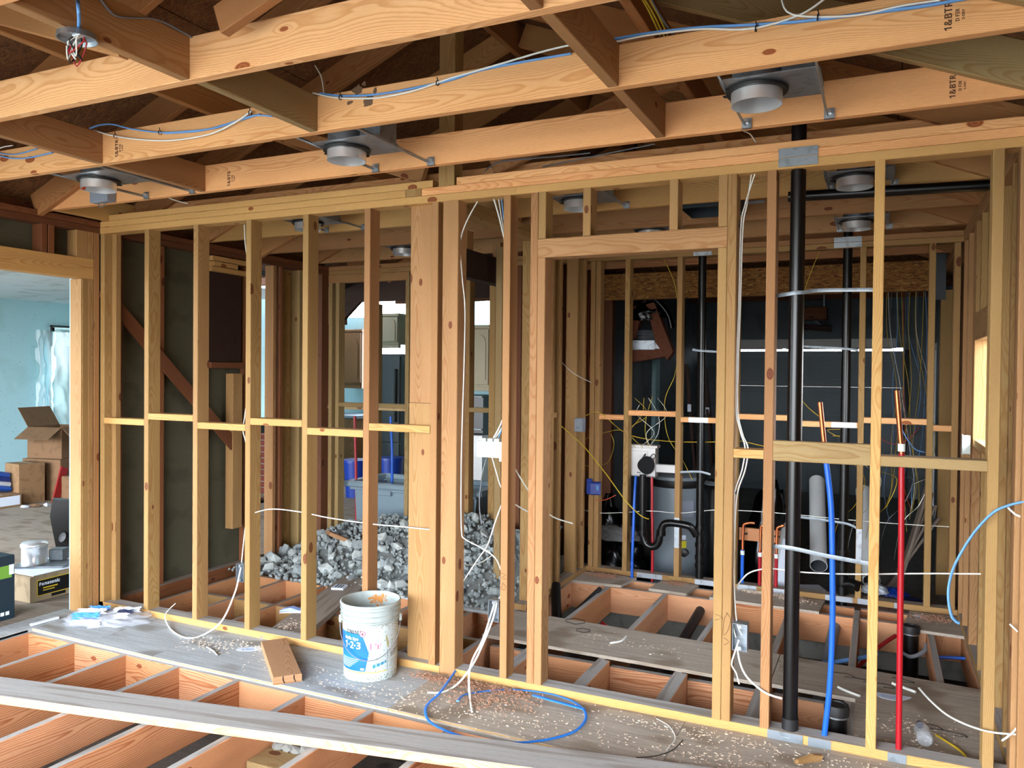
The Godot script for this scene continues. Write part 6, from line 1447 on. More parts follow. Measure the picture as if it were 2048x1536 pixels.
func build_bucket() -> void:
	var t := thing("paint_bucket", "white plastic paint bucket with blue label standing on the subfloor", "bucket", Vector3(1.783, 0.0, 0.142))
	var bm := mat("bucket_print", Color(1, 1, 1), 0.45, 0.0, bucket_tex())
	# body: u = 0.5 faces the label's zero degrees
	var body := lathe_mesh([Vector2(0.131, 0.002), Vector2(0.1395, 0.277)], 48)
	put(t, "body", body, bm, Transform3D(Basis(Vector3.UP, PI), Vector3.ZERO))
	put(t, "base", lathe_mesh([Vector2(0.0, 0.003), Vector2(0.122, 0.003), Vector2(0.125, 0.0), Vector2(0.131, 0.002)], 48), M.bucket_white)
	var prof := [Vector2(0.1395, 0.277)]
	for i in 3:
		var y := 0.285 + i * 0.026
		var r := 0.141 + i * 0.001
		prof.append_array([Vector2(r, y), Vector2(r + 0.008, y + 0.003), Vector2(r + 0.008, y + 0.008), Vector2(r, y + 0.011)])
	prof.append_array([Vector2(0.144, 0.360), Vector2(0.151, 0.362), Vector2(0.153, 0.368), Vector2(0.150, 0.374), Vector2(0.145, 0.375)])
	put(t, "ribbed_collar", lathe_mesh(prof, 48, 0.5), M.bucket_dirty)
	put(t, "inner_wall", lathe_mesh([Vector2(0.145, 0.375), Vector2(0.1415, 0.36), Vector2(0.129, 0.01), Vector2(0.0, 0.008)], 48), M.bucket_dirty)
	var stain := lathe_stain()
	var s := put(t, "paint_stain", stain, M.orange_stain)
	s.set_meta("label", "dried orange splash inside the bucket")
	for q in [-55.0, 118.0]:
		var a := deg_to_rad(q)
		put(t, "handle_ear", lathe_mesh([Vector2(0.0, 0.012), Vector2(0.018, 0.010), Vector2(0.021, -0.002), Vector2(0.0, -0.004)], 16), M.bucket_white, Transform3D(Basis(Vector3(cos(a), 0, -sin(a)), PI / 2), Vector3(sin(a) * 0.146, 0.282, cos(a) * 0.146)))
	var pts := []
	for i in 13:
		var f := i / 12.0
		var a := deg_to_rad(lerpf(-55.0, 118.0, f))
		var drop := 0.165 * sin(f * PI) 
		var rr := 0.150 + 0.012 * sin(f * PI)
		pts.append(Vector3(sin(a) * rr, 0.282 - drop, cos(a) * rr))
	tube(t, "wire_handle", pts, 0.0022, M.wire_grey)
	bent_text(t, "ZINSSER", 0.024, -1.0, 0.246, 0.1392, M.ink_dark, true)
	bent_text(t, "Bulls Eye", 0.020, -8.0, 0.212, 0.1375, M.paper, true)
	bent_text(t, "1·2·3", 0.046, -6.0, 0.180, 0.1368, M.paper)
	var a2 := deg_to_rad(19.0)
	var dirr := Vector3(sin(a2), 0, cos(a2))
	for k in 4:
		put(t, "target_ring", lathe_mesh([Vector2(0.0, 0.0008 + k * 0.0003), Vector2(0.0145 - k * 0.0038, 0.0008 + k * 0.0003), Vector2(0.0145 - k * 0.0038, 0.0)], 24), [M.pink, M.paper, M.pink, M.ink_dark][k], Transform3D(Basis(dirr.cross(Vector3.UP), dirr, dirr.cross(Vector3.UP).cross(dirr)), dirr * 0.1400 + Vector3(0, 0.240, 0)))

func lathe_stain() -> ArrayMesh:
	var st := SurfaceTool.new()
	st.begin(Mesh.PRIMITIVE_TRIANGLES)
	var g := RandomNumberGenerator.new()
	g.seed = 21
	for i in 70:
		var a := deg_to_rad(198.0 + g.randfn(0, 9.0))
		var y := 0.335 + g.randfn(0, 0.012)
		if y > 0.362: continue
		var r := 0.129 + (y - 0.01) / 0.35 * 0.0125 - 0.0012
		var s := 0.004 + g.randf() * 0.006
		var d := Vector3(sin(a), 0, cos(a))
		var e := Vector3(cos(a), 0, -sin(a))
		var c := d * r + Vector3(0, y, 0)
		quad(st, c - e * s, c + Vector3.UP * s, c + e * s, c - Vector3.UP * s * 0.8, -d)
	return st.commit()

func paper_disc(label: String, at: Vector3, rx: float, rz: float, turn: float, half := false) -> void:
	var t := thing("paper_tag", label, "paper tag", at, "printed paper tags on the floor")
	t.rotation.y = turn
	var o := []
	for i in 25:
		var a := TAU * i / 24.0 if not half else PI * i / 24.0
		if i == 24 and not half: break
		o.append(Vector2(cos(a) * rx, sin(a) * rz * (1.0 if cos(a) < 0.4 else 1.0 - 0.6 * (cos(a) - 0.4))))
	put(t, "tag", prism_mesh(o, 0.0012), M.paper, Transform3D(Basis(Vector3.RIGHT, PI / 2), Vector3(0, 0.0008, 0)))
	for k in 3:
		put(t, "print_line", box_mesh(Vector3(rx * 0.9, 0.0004, 0.003)), M.print_blue, Transform3D(Basis(), Vector3(-0.01, 0.0018, (0.3 if half else -0.12) * rz + k * 0.012)))

func crumple(r: Vector3, sd: int) -> ArrayMesh:
	var n := FastNoiseLite.new()
	n.seed = sd
	n.frequency = 1.0
	n.fractal_octaves = 3
	var st := SurfaceTool.new()
	st.begin(Mesh.PRIMITIVE_TRIANGLES)
	st.set_smooth_group(0)
	var nu := 36
	var nv := 12
	for j in nv:
		for i in nu:
			var q := []
			for e in [[i, j], [i, j + 1], [i + 1, j + 1], [i + 1, j]]:
				var a: float = TAU * (int(e[0]) % nu) / nu
				var b: float = PI * 0.5 * e[1] / nv
				var d := Vector3(cos(a) * cos(b), sin(b), sin(a) * cos(b))
				var k := 1.0 + 0.28 * n.get_noise_3dv(d * 2.4) + 0.10 * n.get_noise_3dv(d * 7.0)
				var p := d * r * k
				p.y = maxf(p.y, 0.001)
				q.append(p)
			for k in [0, 1, 2, 0, 2, 3]: st.add_vertex(q[k])
	st.generate_normals()
	return st.commit()

func build_floor_things() -> void:
	build_bucket()
	# loose plank across the open joists in front
	var pl := thing("loose_plank", "long dusty plank laid askew over the open joists in front", "plank", Vector3(1.5, 0.0, 0.89))
	beam(pl, "plank", Vector3(-1.80, 0.002, 0.335), Vector3(2.35, 0.021, -0.42), 0.184, 0.038, M.pale_plank, Vector3(0.178, 0, 0.984), null)
	var tp := pl.get_child(0) as MeshInstance3D
	# a sheet of grey dust caked on its upper face
	var tv := (tp.transform.basis * Vector3(0, 0, 1))
	beam(pl, "dust_layer", Vector3(-1.80, 0.0215, 0.335), Vector3(2.35, 0.0405, -0.42), 0.180, 0.001, M.dust, Vector3(0.178, 0, 0.984)).set_meta("label", "grey dust caked on the plank")
	var hp := thing("hall_plank", "wide grey plank bridging the open joists of the hall", "plank", Vector3(0.85, 0.0, -0.75))
	beam(hp, "plank", Vector3(0.20, 0.001, 0.72), Vector3(-0.28, 0.001, -0.86), 0.235, 0.036, M.dust_brown, Vector3(0.957, 0, -0.29))
	var hs := thing("hall_board", "narrow weathered board lying along the hall beside the partition", "plank", Vector3(1.55, 0.0, -0.7))
	beam(hs, "board", Vector3(0.28, 0.002, 0.45), Vector3(-0.1, 0.002, -0.45), 0.14, 0.036, M.dust_brown, Vector3(0.92, 0, -0.39))
	beam(hs, "white_trim", Vector3(0.16, 0.030, 0.22), Vector3(0.06, 0.030, 0.0), 0.012, 0.012, M.paper)
	# offcut
	var oc := thing("lumber_offcut", "short thick lumber offcut with split end resting at the bucket's left", "wood block", Vector3(1.29, 0.0, 0.25))
	beam(oc, "offcut", Vector3(0.215, 0.0195, 0.185), Vector3(-0.20, 0.0195, -0.185), 0.136, 0.038, M.offcut, Vector3(0.66, 0, -0.75), null)
	for k in [-0.022, 0.03]:
		tube(oc, "crack", [Vector3(0.2155 + k * 0.66, 0.038, 0.1855 - k * 0.75), Vector3(0.2165 + k * 0.66, 0.02, 0.187 - k * 0.75), Vector3(0.2150 + (k + 0.008) * 0.66, 0.004, 0.1855 - (k + 0.008) * 0.75)], 0.002, M.ink_dark)
	# clear bag of fittings
	var bag := thing("fittings_bag", "clear plastic bag with blue and white labels lying by the corner stud", "bag", Vector3(-0.14, 0.0, 0.16))
	put(bag, "film", crumple(Vector3(0.19, 0.055, 0.13), 4), M.bag_film, Transform3D(Basis(Vector3.UP, 0.4), Vector3(0.10, 0.001, -0.03)))
	put(bag, "film", crumple(Vector3(0.15, 0.06, 0.12), 14), M.bag_film, Transform3D(Basis(Vector3.UP, 0.2), Vector3(-0.06, 0.001, 0.05)))
	for q in [[Vector3(-0.03, 0.055, 0.10), Vector2(0.15, 0.05), M.paper_blue, 0.9], [Vector3(-0.05, 0.062, 0.04), Vector2(0.15, 0.05), M.paper, 0.5], [Vector3(-0.05, 0.064, -0.01), Vector2(0.11, 0.04), M.paper_blue, 0.4], [Vector3(0.0, 0.03, 0.145), Vector2(0.12, 0.03), M.paper, 1.2], [Vector3(0.10, 0.056, -0.09), Vector2(0.15, 0.05), M.paper, 0.35], [Vector3(0.14, 0.058, -0.04), Vector2(0.08, 0.03), M.navy, 0.5], [Vector3(0.15, 0.05, 0.0), Vector2(0.07, 0.04), M.paper, 0.7], [Vector3(0.06, 0.028, 0.11), Vector2(0.06, 0.05), M.paper, 1.0]]:
		put(bag, "label_patch", sheet_mesh(q[1].x, q[1].y, 1, 0.006, 5 + int(q[0].x * 100)), q[2], Transform3D(Basis(Vector3.UP, 0.62) * Basis(Vector3.RIGHT, -PI / 2 + q[3]), q[0] + Vector3(0, 0.012, 0)))
	tube(bag, "coiled_tube", [Vector3(-0.18, 0.012, 0.10), Vector3(-0.20, 0.02, 0.02), Vector3(-0.15, 0.03, -0.06), Vector3(-0.05, 0.03, -0.12), Vector3(0.08, 0.02, -0.14)], 0.006, M.bag_film)
	# papers
	paper_disc("pale oval paper tag among the chips left of the lumber offcut", Vector3(1.005, 0.0, 0.155), 0.075, 0.032, 0.55)
	paper_disc("half round paper tag on the plywood by the red pipe", Vector3(4.165, 0.001, -0.73), 0.085, 0.075, 0.05, true)
	paper_disc("small white drop shaped tag on the strip at the back of the bathroom", Vector3(4.36, 0.002, -2.17), 0.055, 0.035, -0.1)
	var pk := thing("paper_packet", "folded printed packet lying on the hall plank", "paper", Vector3(0.735, 0.0195, -0.985))
	put(pk, "packet", box_mesh(Vector3(0.085, 0.014, 0.10), 0.004), M.paper, Transform3D(Basis(Vector3.UP, 0.3), Vector3(0, 0.008, 0)))
	for k in 3: put(pk, "print_bar", box_mesh(Vector3(0.010, 0.001, 0.075)), M.navy, Transform3D(Basis(Vector3.UP, 0.3), Vector3(-0.022 + 0.022 * k, 0.0155, 0)))
	var fp := thing("folded_leaflet", "pale blue folded leaflet near the front end of the hall plank", "paper", Vector3(0.79, 0.0195, -0.43))
	put(fp, "leaf", prism_mesh([Vector2(-0.07, 0), Vector2(0.08, 0.006), Vector2(0.08, 0.009), Vector2(0, 0.028), Vector2(-0.07, 0.006)], 0.045), M.paper_lilac, Transform3D(Basis(Vector3.UP, 0.25), Vector3.ZERO))
	put(fp, "second_leaf", prism_mesh([Vector2(-0.06, 0), Vector2(0.075, 0.0), Vector2(0.07, 0.014), Vector2(-0.06, 0.004)], 0.06), M.paper, Transform3D(Basis(Vector3.UP, 0.5), Vector3(0.0, 0, 0.012)))
	# water bottle
	var bt := thing("water_bottle", "small empty clear plastic bottle lying on the plywood at lower right", "bottle", Vector3(4.283, 0.032, -0.19))
	bt.rotation = Vector3(-PI / 2 + 0.0, 0.09, 0)
	put(bt, "bottle", lathe_mesh([Vector2(0.0, 0.004), Vector2(0.024, 0.0), Vector2(0.031, 0.008), Vector2(0.031, 0.05), Vector2(0.029, 0.055), Vector2(0.031, 0.06), Vector2(0.031, 0.105), Vector2(0.024, 0.130), Vector2(0.013, 0.142), Vector2(0.012, 0.150)], 24), M.bottle)
	put(bt, "cap", lathe_mesh([Vector2(0.014, 0.146), Vector2(0.0145, 0.148), Vector2(0.0145, 0.164), Vector2(0.0, 0.165)], 20), M.navy)
	# cut bits of cable
	for q in [["short curved bit of white cable on the plywood in the doorway", [Vector3(2.74, 0.006, -0.80), Vector3(2.785, 0.006, -0.86), Vector3(2.79, 0.006, -0.95)], 0.006], ["flattened white cable bits by the blue pipe", [Vector3(3.93, 0.006, -0.70), Vector3(3.98, 0.006, -0.66), Vector3(4.03, 0.006, -0.63)], 0.006], ["straight bit of white cable behind the red pipe", [Vector3(4.17, 0.006, -0.87), Vector3(4.27, 0.006, -0.80)], 0.007], ["straight white cable end lying left on the subfloor", [Vector3(0.78, 0.006, 0.245), Vector3(0.86, 0.006, 0.275), Vector3(0.92, 0.006, 0.31)], 0.005]]:
		var o := tube(self, "cable_bit", q[1], q[2], M.wire_white if q[2] != 0.005 else M.dust, -1, 8)
		meta(o, q[0], "cable", "cut bits of cable")
	var yw := tube(self, "cable_bit", [Vector3(4.33, 0.006, -0.33), Vector3(4.40, 0.01, -0.22), Vector3(4.425, 0.014, -0.14), Vector3(4.43, 0.008, -0.08)], 0.005, M.wire_yellow)
	meta(yw, "bent yellow cable end near the last stud at lower right", "cable", "cut bits of cable")
	for q in [["small dark wire ring on the plywood in the doorway", Vector3(2.53, 0.004, -0.94), 0.035], ["larger dark wire loop at the back edge of the doorway plywood", Vector3(2.43, 0.004, -1.08), 0.05]]:
		var pts := []
		for i in 11: pts.append(q[1] + Vector3(cos(i * 0.62) * q[2] * 1.2, 0.004 * (i % 2), sin(i * 0.62) * q[2]))
		var o := tube(self, "wire_ring", pts, 0.0016, M.black, -1, 6)
		meta(o, q[0], "wire", "dark wire scraps")
	for i in 6:
		var x := 3.9 + 0.09 * i
		var zz := -0.9 + 0.05 * (i % 3) - 0.02 * i + (0.5 if i > 3 else 0.0)
		var o := tube(self, "wire_scrap", [Vector3(x, 0.004, zz), Vector3(x + 0.07, 0.006, zz + 0.015 * (i % 2)), Vector3(x + 0.10, 0.004, zz + 0.03), Vector3(x + 0.05, 0.005, zz + 0.04)], 0.0014, M.black, -1, 6)
		meta(o, "thin dark wire scrap strewn on the bathroom plywood", "wire", "thin dark wire scraps on the plywood")
	# wood scraps near the bottom edge, concrete pier below the joists
	var sc := thing("wood_scrap", "small pale wood splinter on the subfloor at the bottom right", "wood scrap", Vector3(3.86, 0.0, 0.14))
	put(sc, "splinter", prism_mesh([Vector2(-0.06, 0), Vector2(0.05, 0.0), Vector2(0.06, 0.02), Vector2(0.02, 0.026), Vector2(-0.05, 0.012)], 0.02), pick(M.stud), Transform3D(Basis(Vector3.UP, 0.7), Vector3.ZERO))
	var pier := thing("concrete_pier", "grey concrete pier block under the joists at the bottom edge", "concrete block", Vector3(1.76, -0.5, 0.80))
	put(pier, "pier", prism_mesh([Vector2(-0.14, 0), Vector2(0.14, 0), Vector2(0.09, 0.30), Vector2(-0.09, 0.30)], 0.2), M.concrete)
	put(pier, "wood_cap", box_mesh(Vector3(0.20, 0.045, 0.14), 0.003), pick(M.tan), Transform3D(Basis(), Vector3(0.0, 0.325, 0)))
	for i in 4: put(pier, "mortar_lump", rock_mesh(60 + i, 0.035), M.concrete, Transform3D(Basis(), Vector3(-0.06 + 0.05 * i, 0.35 + 0.01 * (i % 2), -0.09)))
	build_shavings()

func build_shavings() -> void:
	# curled wood shavings and saw chips, nobody could count them
	var g := RandomNumberGenerator.new()
	g.seed = 515
	var chip := prism_mesh([Vector2(-0.010, -0.003), Vector2(0.009, -0.004), Vector2(0.011, 0.003), Vector2(-0.007, 0.004)], 0.0022)
	var curl_pts := []
	for i in 6: curl_pts.append(Vector3(0.006 * cos(i * 0.9), 0.006 + 0.006 * sin(i * 0.9), 0.0035 * i - 0.008))
	var curl := tube_mesh(PackedVector3Array(curl_pts), 0.0006, 0.003, 4)
	var sets := [
		["wood_shavings", "reddish wood shavings heaped on the subfloor before the post", curl, [M.shaving_red, M.shaving], [[2.28, 0.075, 0.16, 0.06, 420], [2.50, 0.07, 0.16, 0.05, 380], [2.10, 0.08, 0.12, 0.05, 260], [2.45, 0.2, 0.25, 0.12, 420]]],
		["wood_chips", "pale saw chips scattered over the front subfloor", chip, [M.shaving], [[0.75, 0.2, 0.22, 0.1, 260], [1.0, 0.12, 0.2, 0.06, 160], [2.0, 0.35, 0.4, 0.12, 260], [2.6, 0.3, 0.5, 0.15, 380], [3.6, 0.28, 0.6, 0.14, 520], [3.5, 0.09, 0.7, 0.06, 420], [1.6, 0.25, 0.7, 0.15, 160], [4.2, 0.2, 0.3, 0.12, 260]]],
		["back_shavings", "brown wood shavings piled along the back wall plate of the bathroom", curl, [M.shaving_red], [[2.24, -2.17, 0.12, 0.07, 520], [2.78, -2.2, 0.08, 0.05, 200], [4.42, -2.12, 0.10, 0.08, 320]]],
		["back_chips", "pale shavings along the tub side of the back wall plate", curl, [M.shaving], [[3.40, -2.23, 0.20, 0.03, 420], [3.60, -2.15, 0.12, 0.06, 200]]],
		["plank_chips", "tiny chips strewn over the hall plank and bathroom plywood", chip, [M.shaving], [[0.98, -0.2, 0.07, 0.10, 160], [2.8, -0.85, 0.4, 0.12, 120], [4.25, -0.35, 0.2, 0.14, 260], [4.2, -0.16, 0.25, 0.04, 160]]],
	]
	for s in sets:
		var xf := []
		for q in s[4]:
			for i in int(q[4] * (0.55 if s[2] == chip else 1.0)):
				var x: float = q[0] + clampf(g.randfn(0, 0.5), -1.3, 1.3) * q[2]
				var z: float = q[1] + clampf(g.randfn(0, 0.5), -1.2, 1.2) * q[3]
				var y := 0.002
				if s[0] in ["wood_shavings", "wood_chips"]:
					if z < 0.006: continue
					if z > 0.52: continue
				if s[0] == "plank_chips" and x < 1.5: y = 0.021
				if s[0].begins_with("back"):
					if z < -2.285: continue
					y = 0.002 + g.randf() * 0.012
				if s[0] == "wood_shavings": y = 0.001 + g.randf() * 0.010
				var b := Basis(Vector3.UP, g.randf() * TAU) * Basis(Vector3.RIGHT, (-PI / 2 if s[2] == chip else 0.0) + g.randfn(0, 0.25))
				xf.append(Transform3D(b.scaled(Vector3(0.22 + g.randf() * 0.5, 0.3 + g.randf() * 0.4, 0.3 + g.randf() * 0.4)), Vector3(x, y + 0.001, z)))
		var mm := MultiMesh.new()
		mm.transform_format = MultiMesh.TRANSFORM_3D
		mm.mesh = s[2]
		mm.instance_count = xf.size()
		for i in xf.size(): mm.set_instance_transform(i, xf[i])
		var o := MultiMeshInstance3D.new()
		o.name = s[0]
		o.multimesh = mm
		o.material_override = s[3][0]
		add_child(o)
		meta(o, s[1], "wood shavings", "", "stuff")

# ---------------------------------------------------------------- ties, stains and pencil marks
func tie(at: Vector3, label: String) -> void:
	var t := thing("cable_tie", label, "cable tie", at, "black cable ties")
	put(t, "band", lathe_mesh([Vector2(0.0085, -0.0022), Vector2(0.0095, -0.0022), Vector2(0.0095, 0.0022), Vector2(0.0085, 0.0022)], 12), M.black, Transform3D(Basis(Vector3(0, 0, 1), PI / 2 - 0.15), Vector3.ZERO))
	put(t, "tail", box_mesh(Vector3(0.003, 0.014, 0.002), 0.0005), M.black, Transform3D(Basis(Vector3(0, 0, 1), 0.3), Vector3(0.001, 0.014, 0.003)))

func smudge(parent: Node, at: Vector3, rx: float, ry: float, sd: int) -> void:
	var g := RandomNumberGenerator.new()
	g.seed = 300 + sd
	var o := []
	for i in 14: o.append(Vector2(cos(TAU * i / 14.0) * rx, sin(TAU * i / 14.0) * ry) * (0.55 + 0.6 * g.randf()))
	var s := put(parent, "mildew_stain", prism_mesh(o, 0.0006), M.mildew, Transform3D(Basis(), at))
	s.set_meta("label", "dark mildew stain on the joist")

func pencil(parent: Node, pts: Array) -> void:
	var s := tube(parent, "pencil_mark", pts, 0.0009, M.ink, -1, 5)
	s.set_meta("label", "pencil scribble on the stud")

func build_marks() -> void:
	var cw: Node = get_node("ceiling")
	var cf: Node = get_node("wall_front")
	tie(Vector3(2.223, 2.556, 0.992), "black cable tie on the white and blue cables near the centre block")
	tie(Vector3(2.647, 2.549, 0.992), "black cable tie on the white and blue cables midway along the second joist")
	tie(Vector3(3.741, 2.551, 0.994), "small black cable tie on the bundle at upper right, left of the grade stamp")
	tie(Vector3(3.913, 2.554, 0.994), "small black cable tie on the bundle at upper right, near the white loop")
	tie(Vector3(1.268, 2.538, 0.988), "small black cable tie on the blue cable at the left of the second joist")
	tie(Vector3(1.002, 2.550, 0.996), "small black cable tie on the white cable at the left of the second joist")
	tie(Vector3(1.775, 2.556, 0.990), "small black cable tie on the cables by the wide grey block")
	tie(Vector3(3.538, 2.162, -0.045), "small black cable tie on the white cables right of the doorway, up high")
	tie(Vector3(3.537, 1.014, -0.045), "small black cable tie on the white cables right of the doorway, at knee height")
	smudge(cw, Vector3(2.287, 2.585, 0.972), 0.027, 0.019, 0)
	smudge(cw, Vector3(2.344, 2.546, 0.972), 0.019, 0.011, 1)
	smudge(cw, Vector3(2.333, 2.528, 0.972), 0.030, 0.017, 2)
	smudge(cw, Vector3(2.253, 2.539, 0.972), 0.015, 0.009, 3)
	smudge(cw, Vector3(2.316, 2.600, 0.972), 0.011, 0.009, 4)
	smudge(cw, Vector3(2.366, 2.567, 0.972), 0.009, 0.015, 5)
	pencil(cf, [Vector3(2.436, 0.548, 0.001), Vector3(2.468, 0.542, 0.001), Vector3(2.439, 0.524, 0.001), Vector3(2.471, 0.523, 0.001)])
	pencil(cf, [Vector3(2.447, 0.503, 0.001), Vector3(2.466, 0.488, 0.001), Vector3(2.461, 0.468, 0.001), Vector3(2.442, 0.471, 0.001), Vector3(2.452, 0.496, 0.001)])
	pencil(cf, [Vector3(3.464, 0.491, 0.001), Vector3(3.496, 0.478, 0.001), Vector3(3.460, 0.464, 0.001)])
	pencil(cf, [Vector3(3.510, 0.504, 0.001), Vector3(3.529, 0.478, 0.001), Vector3(3.517, 0.425, 0.001), Vector3(3.499, 0.405, 0.001), Vector3(3.502, 0.470, 0.001), Vector3(3.518, 0.503, 0.001)])
	pencil(cf, [Vector3(3.501, 0.395, 0.001), Vector3(3.524, 0.379, 0.001), Vector3(3.503, 0.363, 0.001)])

# ---------------------------------------------------------------- rubble in the hall
func heap(x: float, z: float) -> float:
	var rise := smoothstep(0.0, 0.75, -1.14 - z + 0.10 * sin(x * 5.0))
	var side := 0.50 + 0.50 * smoothstep(-0.35, 0.9, x)
	var left := smoothstep(-0.42, 0.05, x)
	return (0.34 * rise * side + 0.05 * sin(x * 7.0 + z * 3.0) * rise) * lerpf(0.6, 1.0, left)

func build_rubble() -> void:
	var g := RandomNumberGenerator.new()
	g.seed = 808
	# the core of the heap: fine grit
	var st := SurfaceTool.new()
	st.begin(Mesh.PRIMITIVE_TRIANGLES)
	var nx := 60
	var nz := 34
	for j in nz:
		for i in nx:
			var q := []
			for e in [[i, j], [i + 1, j], [i + 1, j + 1], [i, j + 1]]:
				var x := lerpf(-0.36, 1.94, float(e[0]) / nx)
				var z := lerpf(-1.10, -2.27, float(e[1]) / nz)
				q.append(Vector3(x, maxf(0.0, heap(x, z) - 0.05) + 0.002, z))
			for k in [0, 1, 2, 0, 2, 3]: st.add_vertex(q[k])
	st.generate_normals()
	var core := put(self, "rubble_grit", st.commit(), M.grit)
	meta(core, "fine grey grit that fills the heap of rubble in the hall", "rubble", "", "stuff")
	var kinds := []
	for i in 10: kinds.append(rock_mesh(100 + i, 1.0, 0.62))
	var tones := [M.rubble, M.rubble_dark, M.rubble_light, M.rubble, M.rubble_light]
	var words := ["grey", "dark grey", "pale grey", "grey", "pale grey"]
	# single chunks, largest and nearest first
	var n := 0
	while n < 300:
		var x := g.randf_range(-0.34, 1.90)
		var z := -1.16 - 1.0 * pow(g.randf(), 1.1)
		var r := 0.022 + 0.05 * pow(g.randf(), 2.2)
		var y := heap(x, z) - 0.035 + g.randf() * 0.02
		if y < r * 0.3: y = r * 0.3
		var k := n % 5
		var o := put(self, "rubble_chunk", kinds[g.randi() % 10], tones[k], Transform3D(Basis.from_euler(Vector3(g.randf() * TAU, g.randf() * TAU, g.randf() * TAU)).scaled(Vector3.ONE * r), Vector3(x, y, z)))
		meta(o, "%s chunk of broken plaster and concrete in the hall rubble" % words[k], "rubble", "%s chunks of the rubble heap" % words[k])
		n += 1
	# the smaller bits between them
	var mm := MultiMesh.new()
	mm.transform_format = MultiMesh.TRANSFORM_3D
	mm.mesh = kinds[3]
	mm.instance_count = 2200
	for i in 2200:
		var x := g.randf_range(-0.36, 1.92)
		var z := -1.05 - 1.18 * g.randf()
		var r := 0.008 + 0.014 * g.randf()
		mm.set_instance_transform(i, Transform3D(Basis.from_euler(Vector3(g.randf() * TAU, g.randf() * TAU, g.randf() * TAU)).scaled(Vector3.ONE * r), Vector3(x, maxf(heap(x, z) - 0.03 + g.randf() * 0.02, 0.006), z)))
	var small := MultiMeshInstance3D.new()
	small.name = "rubble_bits"
	small.multimesh = mm
	small.material_override = M.rubble
	add_child(small)
	meta(small, "small broken bits strewn between the chunks of rubble", "rubble", "", "stuff")
	# flat pieces on the heap
	for q in [["brown board leaning on the rubble behind the stud", Vector3(0.34, 0.17, -1.66), Vector3(0.42, 0.03, 0.11), 0.9, -0.45, M.offcut], ["dark flat slab lying on the rubble", Vector3(-0.02, 0.09, -1.55), Vector3(0.40, 0.025, 0.13), -0.5, 0.25, M.rubble_dark], ["second dark slab at the left of the rubble", Vector3(0.02, 0.15, -1.80), Vector3(0.34, 0.03, 0.16), -0.2, 0.1, M.dust_brown]]:
		var t := thing("rubble_board", q[0], "board", q[1])
		put(t, "board", box_mesh(q[2], 0.004), q[5], Transform3D(Basis(Vector3.UP, q[3]) * Basis(Vector3(0, 0, 1), q[4]), Vector3.ZERO))
	var dsc := thing("cover_disc", "white round cover plate lying in the rubble", "disc", Vector3(0.06, 0.19, -1.76))
	put(dsc, "plate", lathe_mesh([Vector2(0.0, 0.004), Vector2(0.048, 0.003), Vector2(0.052, 0.0), Vector2(0.048, -0.003), Vector2(0.0, -0.003)], 24), M.paper, Transform3D(Basis(Vector3.RIGHT, 1.1), Vector3.ZERO))
	put(dsc, "print_line", box_mesh(Vector3(0.05, 0.0008, 0.004)), M.print_blue, Transform3D(Basis(Vector3.RIGHT, 1.1), Vector3(0, 0.002, 0.0045)))
	var stn := put(self, "corner_stone", rock_mesh(222, 0.09, 0.8), M.rubble_light, Transform3D(Basis(Vector3.UP, 0.6), Vector3(1.93, 0.075, -2.12)))
	meta(stn, "single pale chunk of concrete at the foot of the partition", "rubble")
	# grey plastic tub behind the studs
	var tub := thing("plastic_tub", "large grey plastic tub with a thick rim behind the hall studs", "tub", Vector3(0.36, 0.0, -2.78))
	var hw := 0.70
	var hd := 0.30
	for s in [-1.0, 1.0]:
		put(tub, "side_wall", box_mesh(Vector3(0.02, 0.40, hd * 2 - 0.10), 0.006), M.tub, Transform3D(Basis(Vector3(0, 0, 1), -0.12 * s), Vector3(s * (hw - 0.10), 0.26, 0)))
		put(tub, "side_wall", box_mesh(Vector3(hw * 2 - 0.18, 0.40, 0.02), 0.006), M.tub, Transform3D(Basis(Vector3(1, 0, 0), 0.10 * s), Vector3(0, 0.26, s * (hd - 0.05))))
		put(tub, "rim", box_mesh(Vector3(hw * 2, 0.05, 0.07), 0.015), M.tub, Transform3D(Basis(), Vector3(0, 0.488, s * (hd - 0.01))))
		put(tub, "rim", box_mesh(Vector3(0.07, 0.05, hd * 2), 0.015), M.tub, Transform3D(Basis(), Vector3(s * (hw - 0.03), 0.488, 0)))
		put(tub, "lip", box_mesh(Vector3(hw * 2 - 0.10, 0.03, 0.05), 0.008), M.tub, Transform3D(Basis(), Vector3(0, 0.452, s * (hd - 0.025))))
		put(tub, "handle", box_mesh(Vector3(0.30, 0.05, 0.03), 0.008), M.tub, Transform3D(Basis(), Vector3(0.35 * s, 0.43, hd)))
	put(tub, "bottom", box_mesh(Vector3(hw * 2 - 0.24, 0.02, hd * 2 - 0.12), 0.006), M.tub, Transform3D(Basis(), Vector3(0, 0.07, 0)))

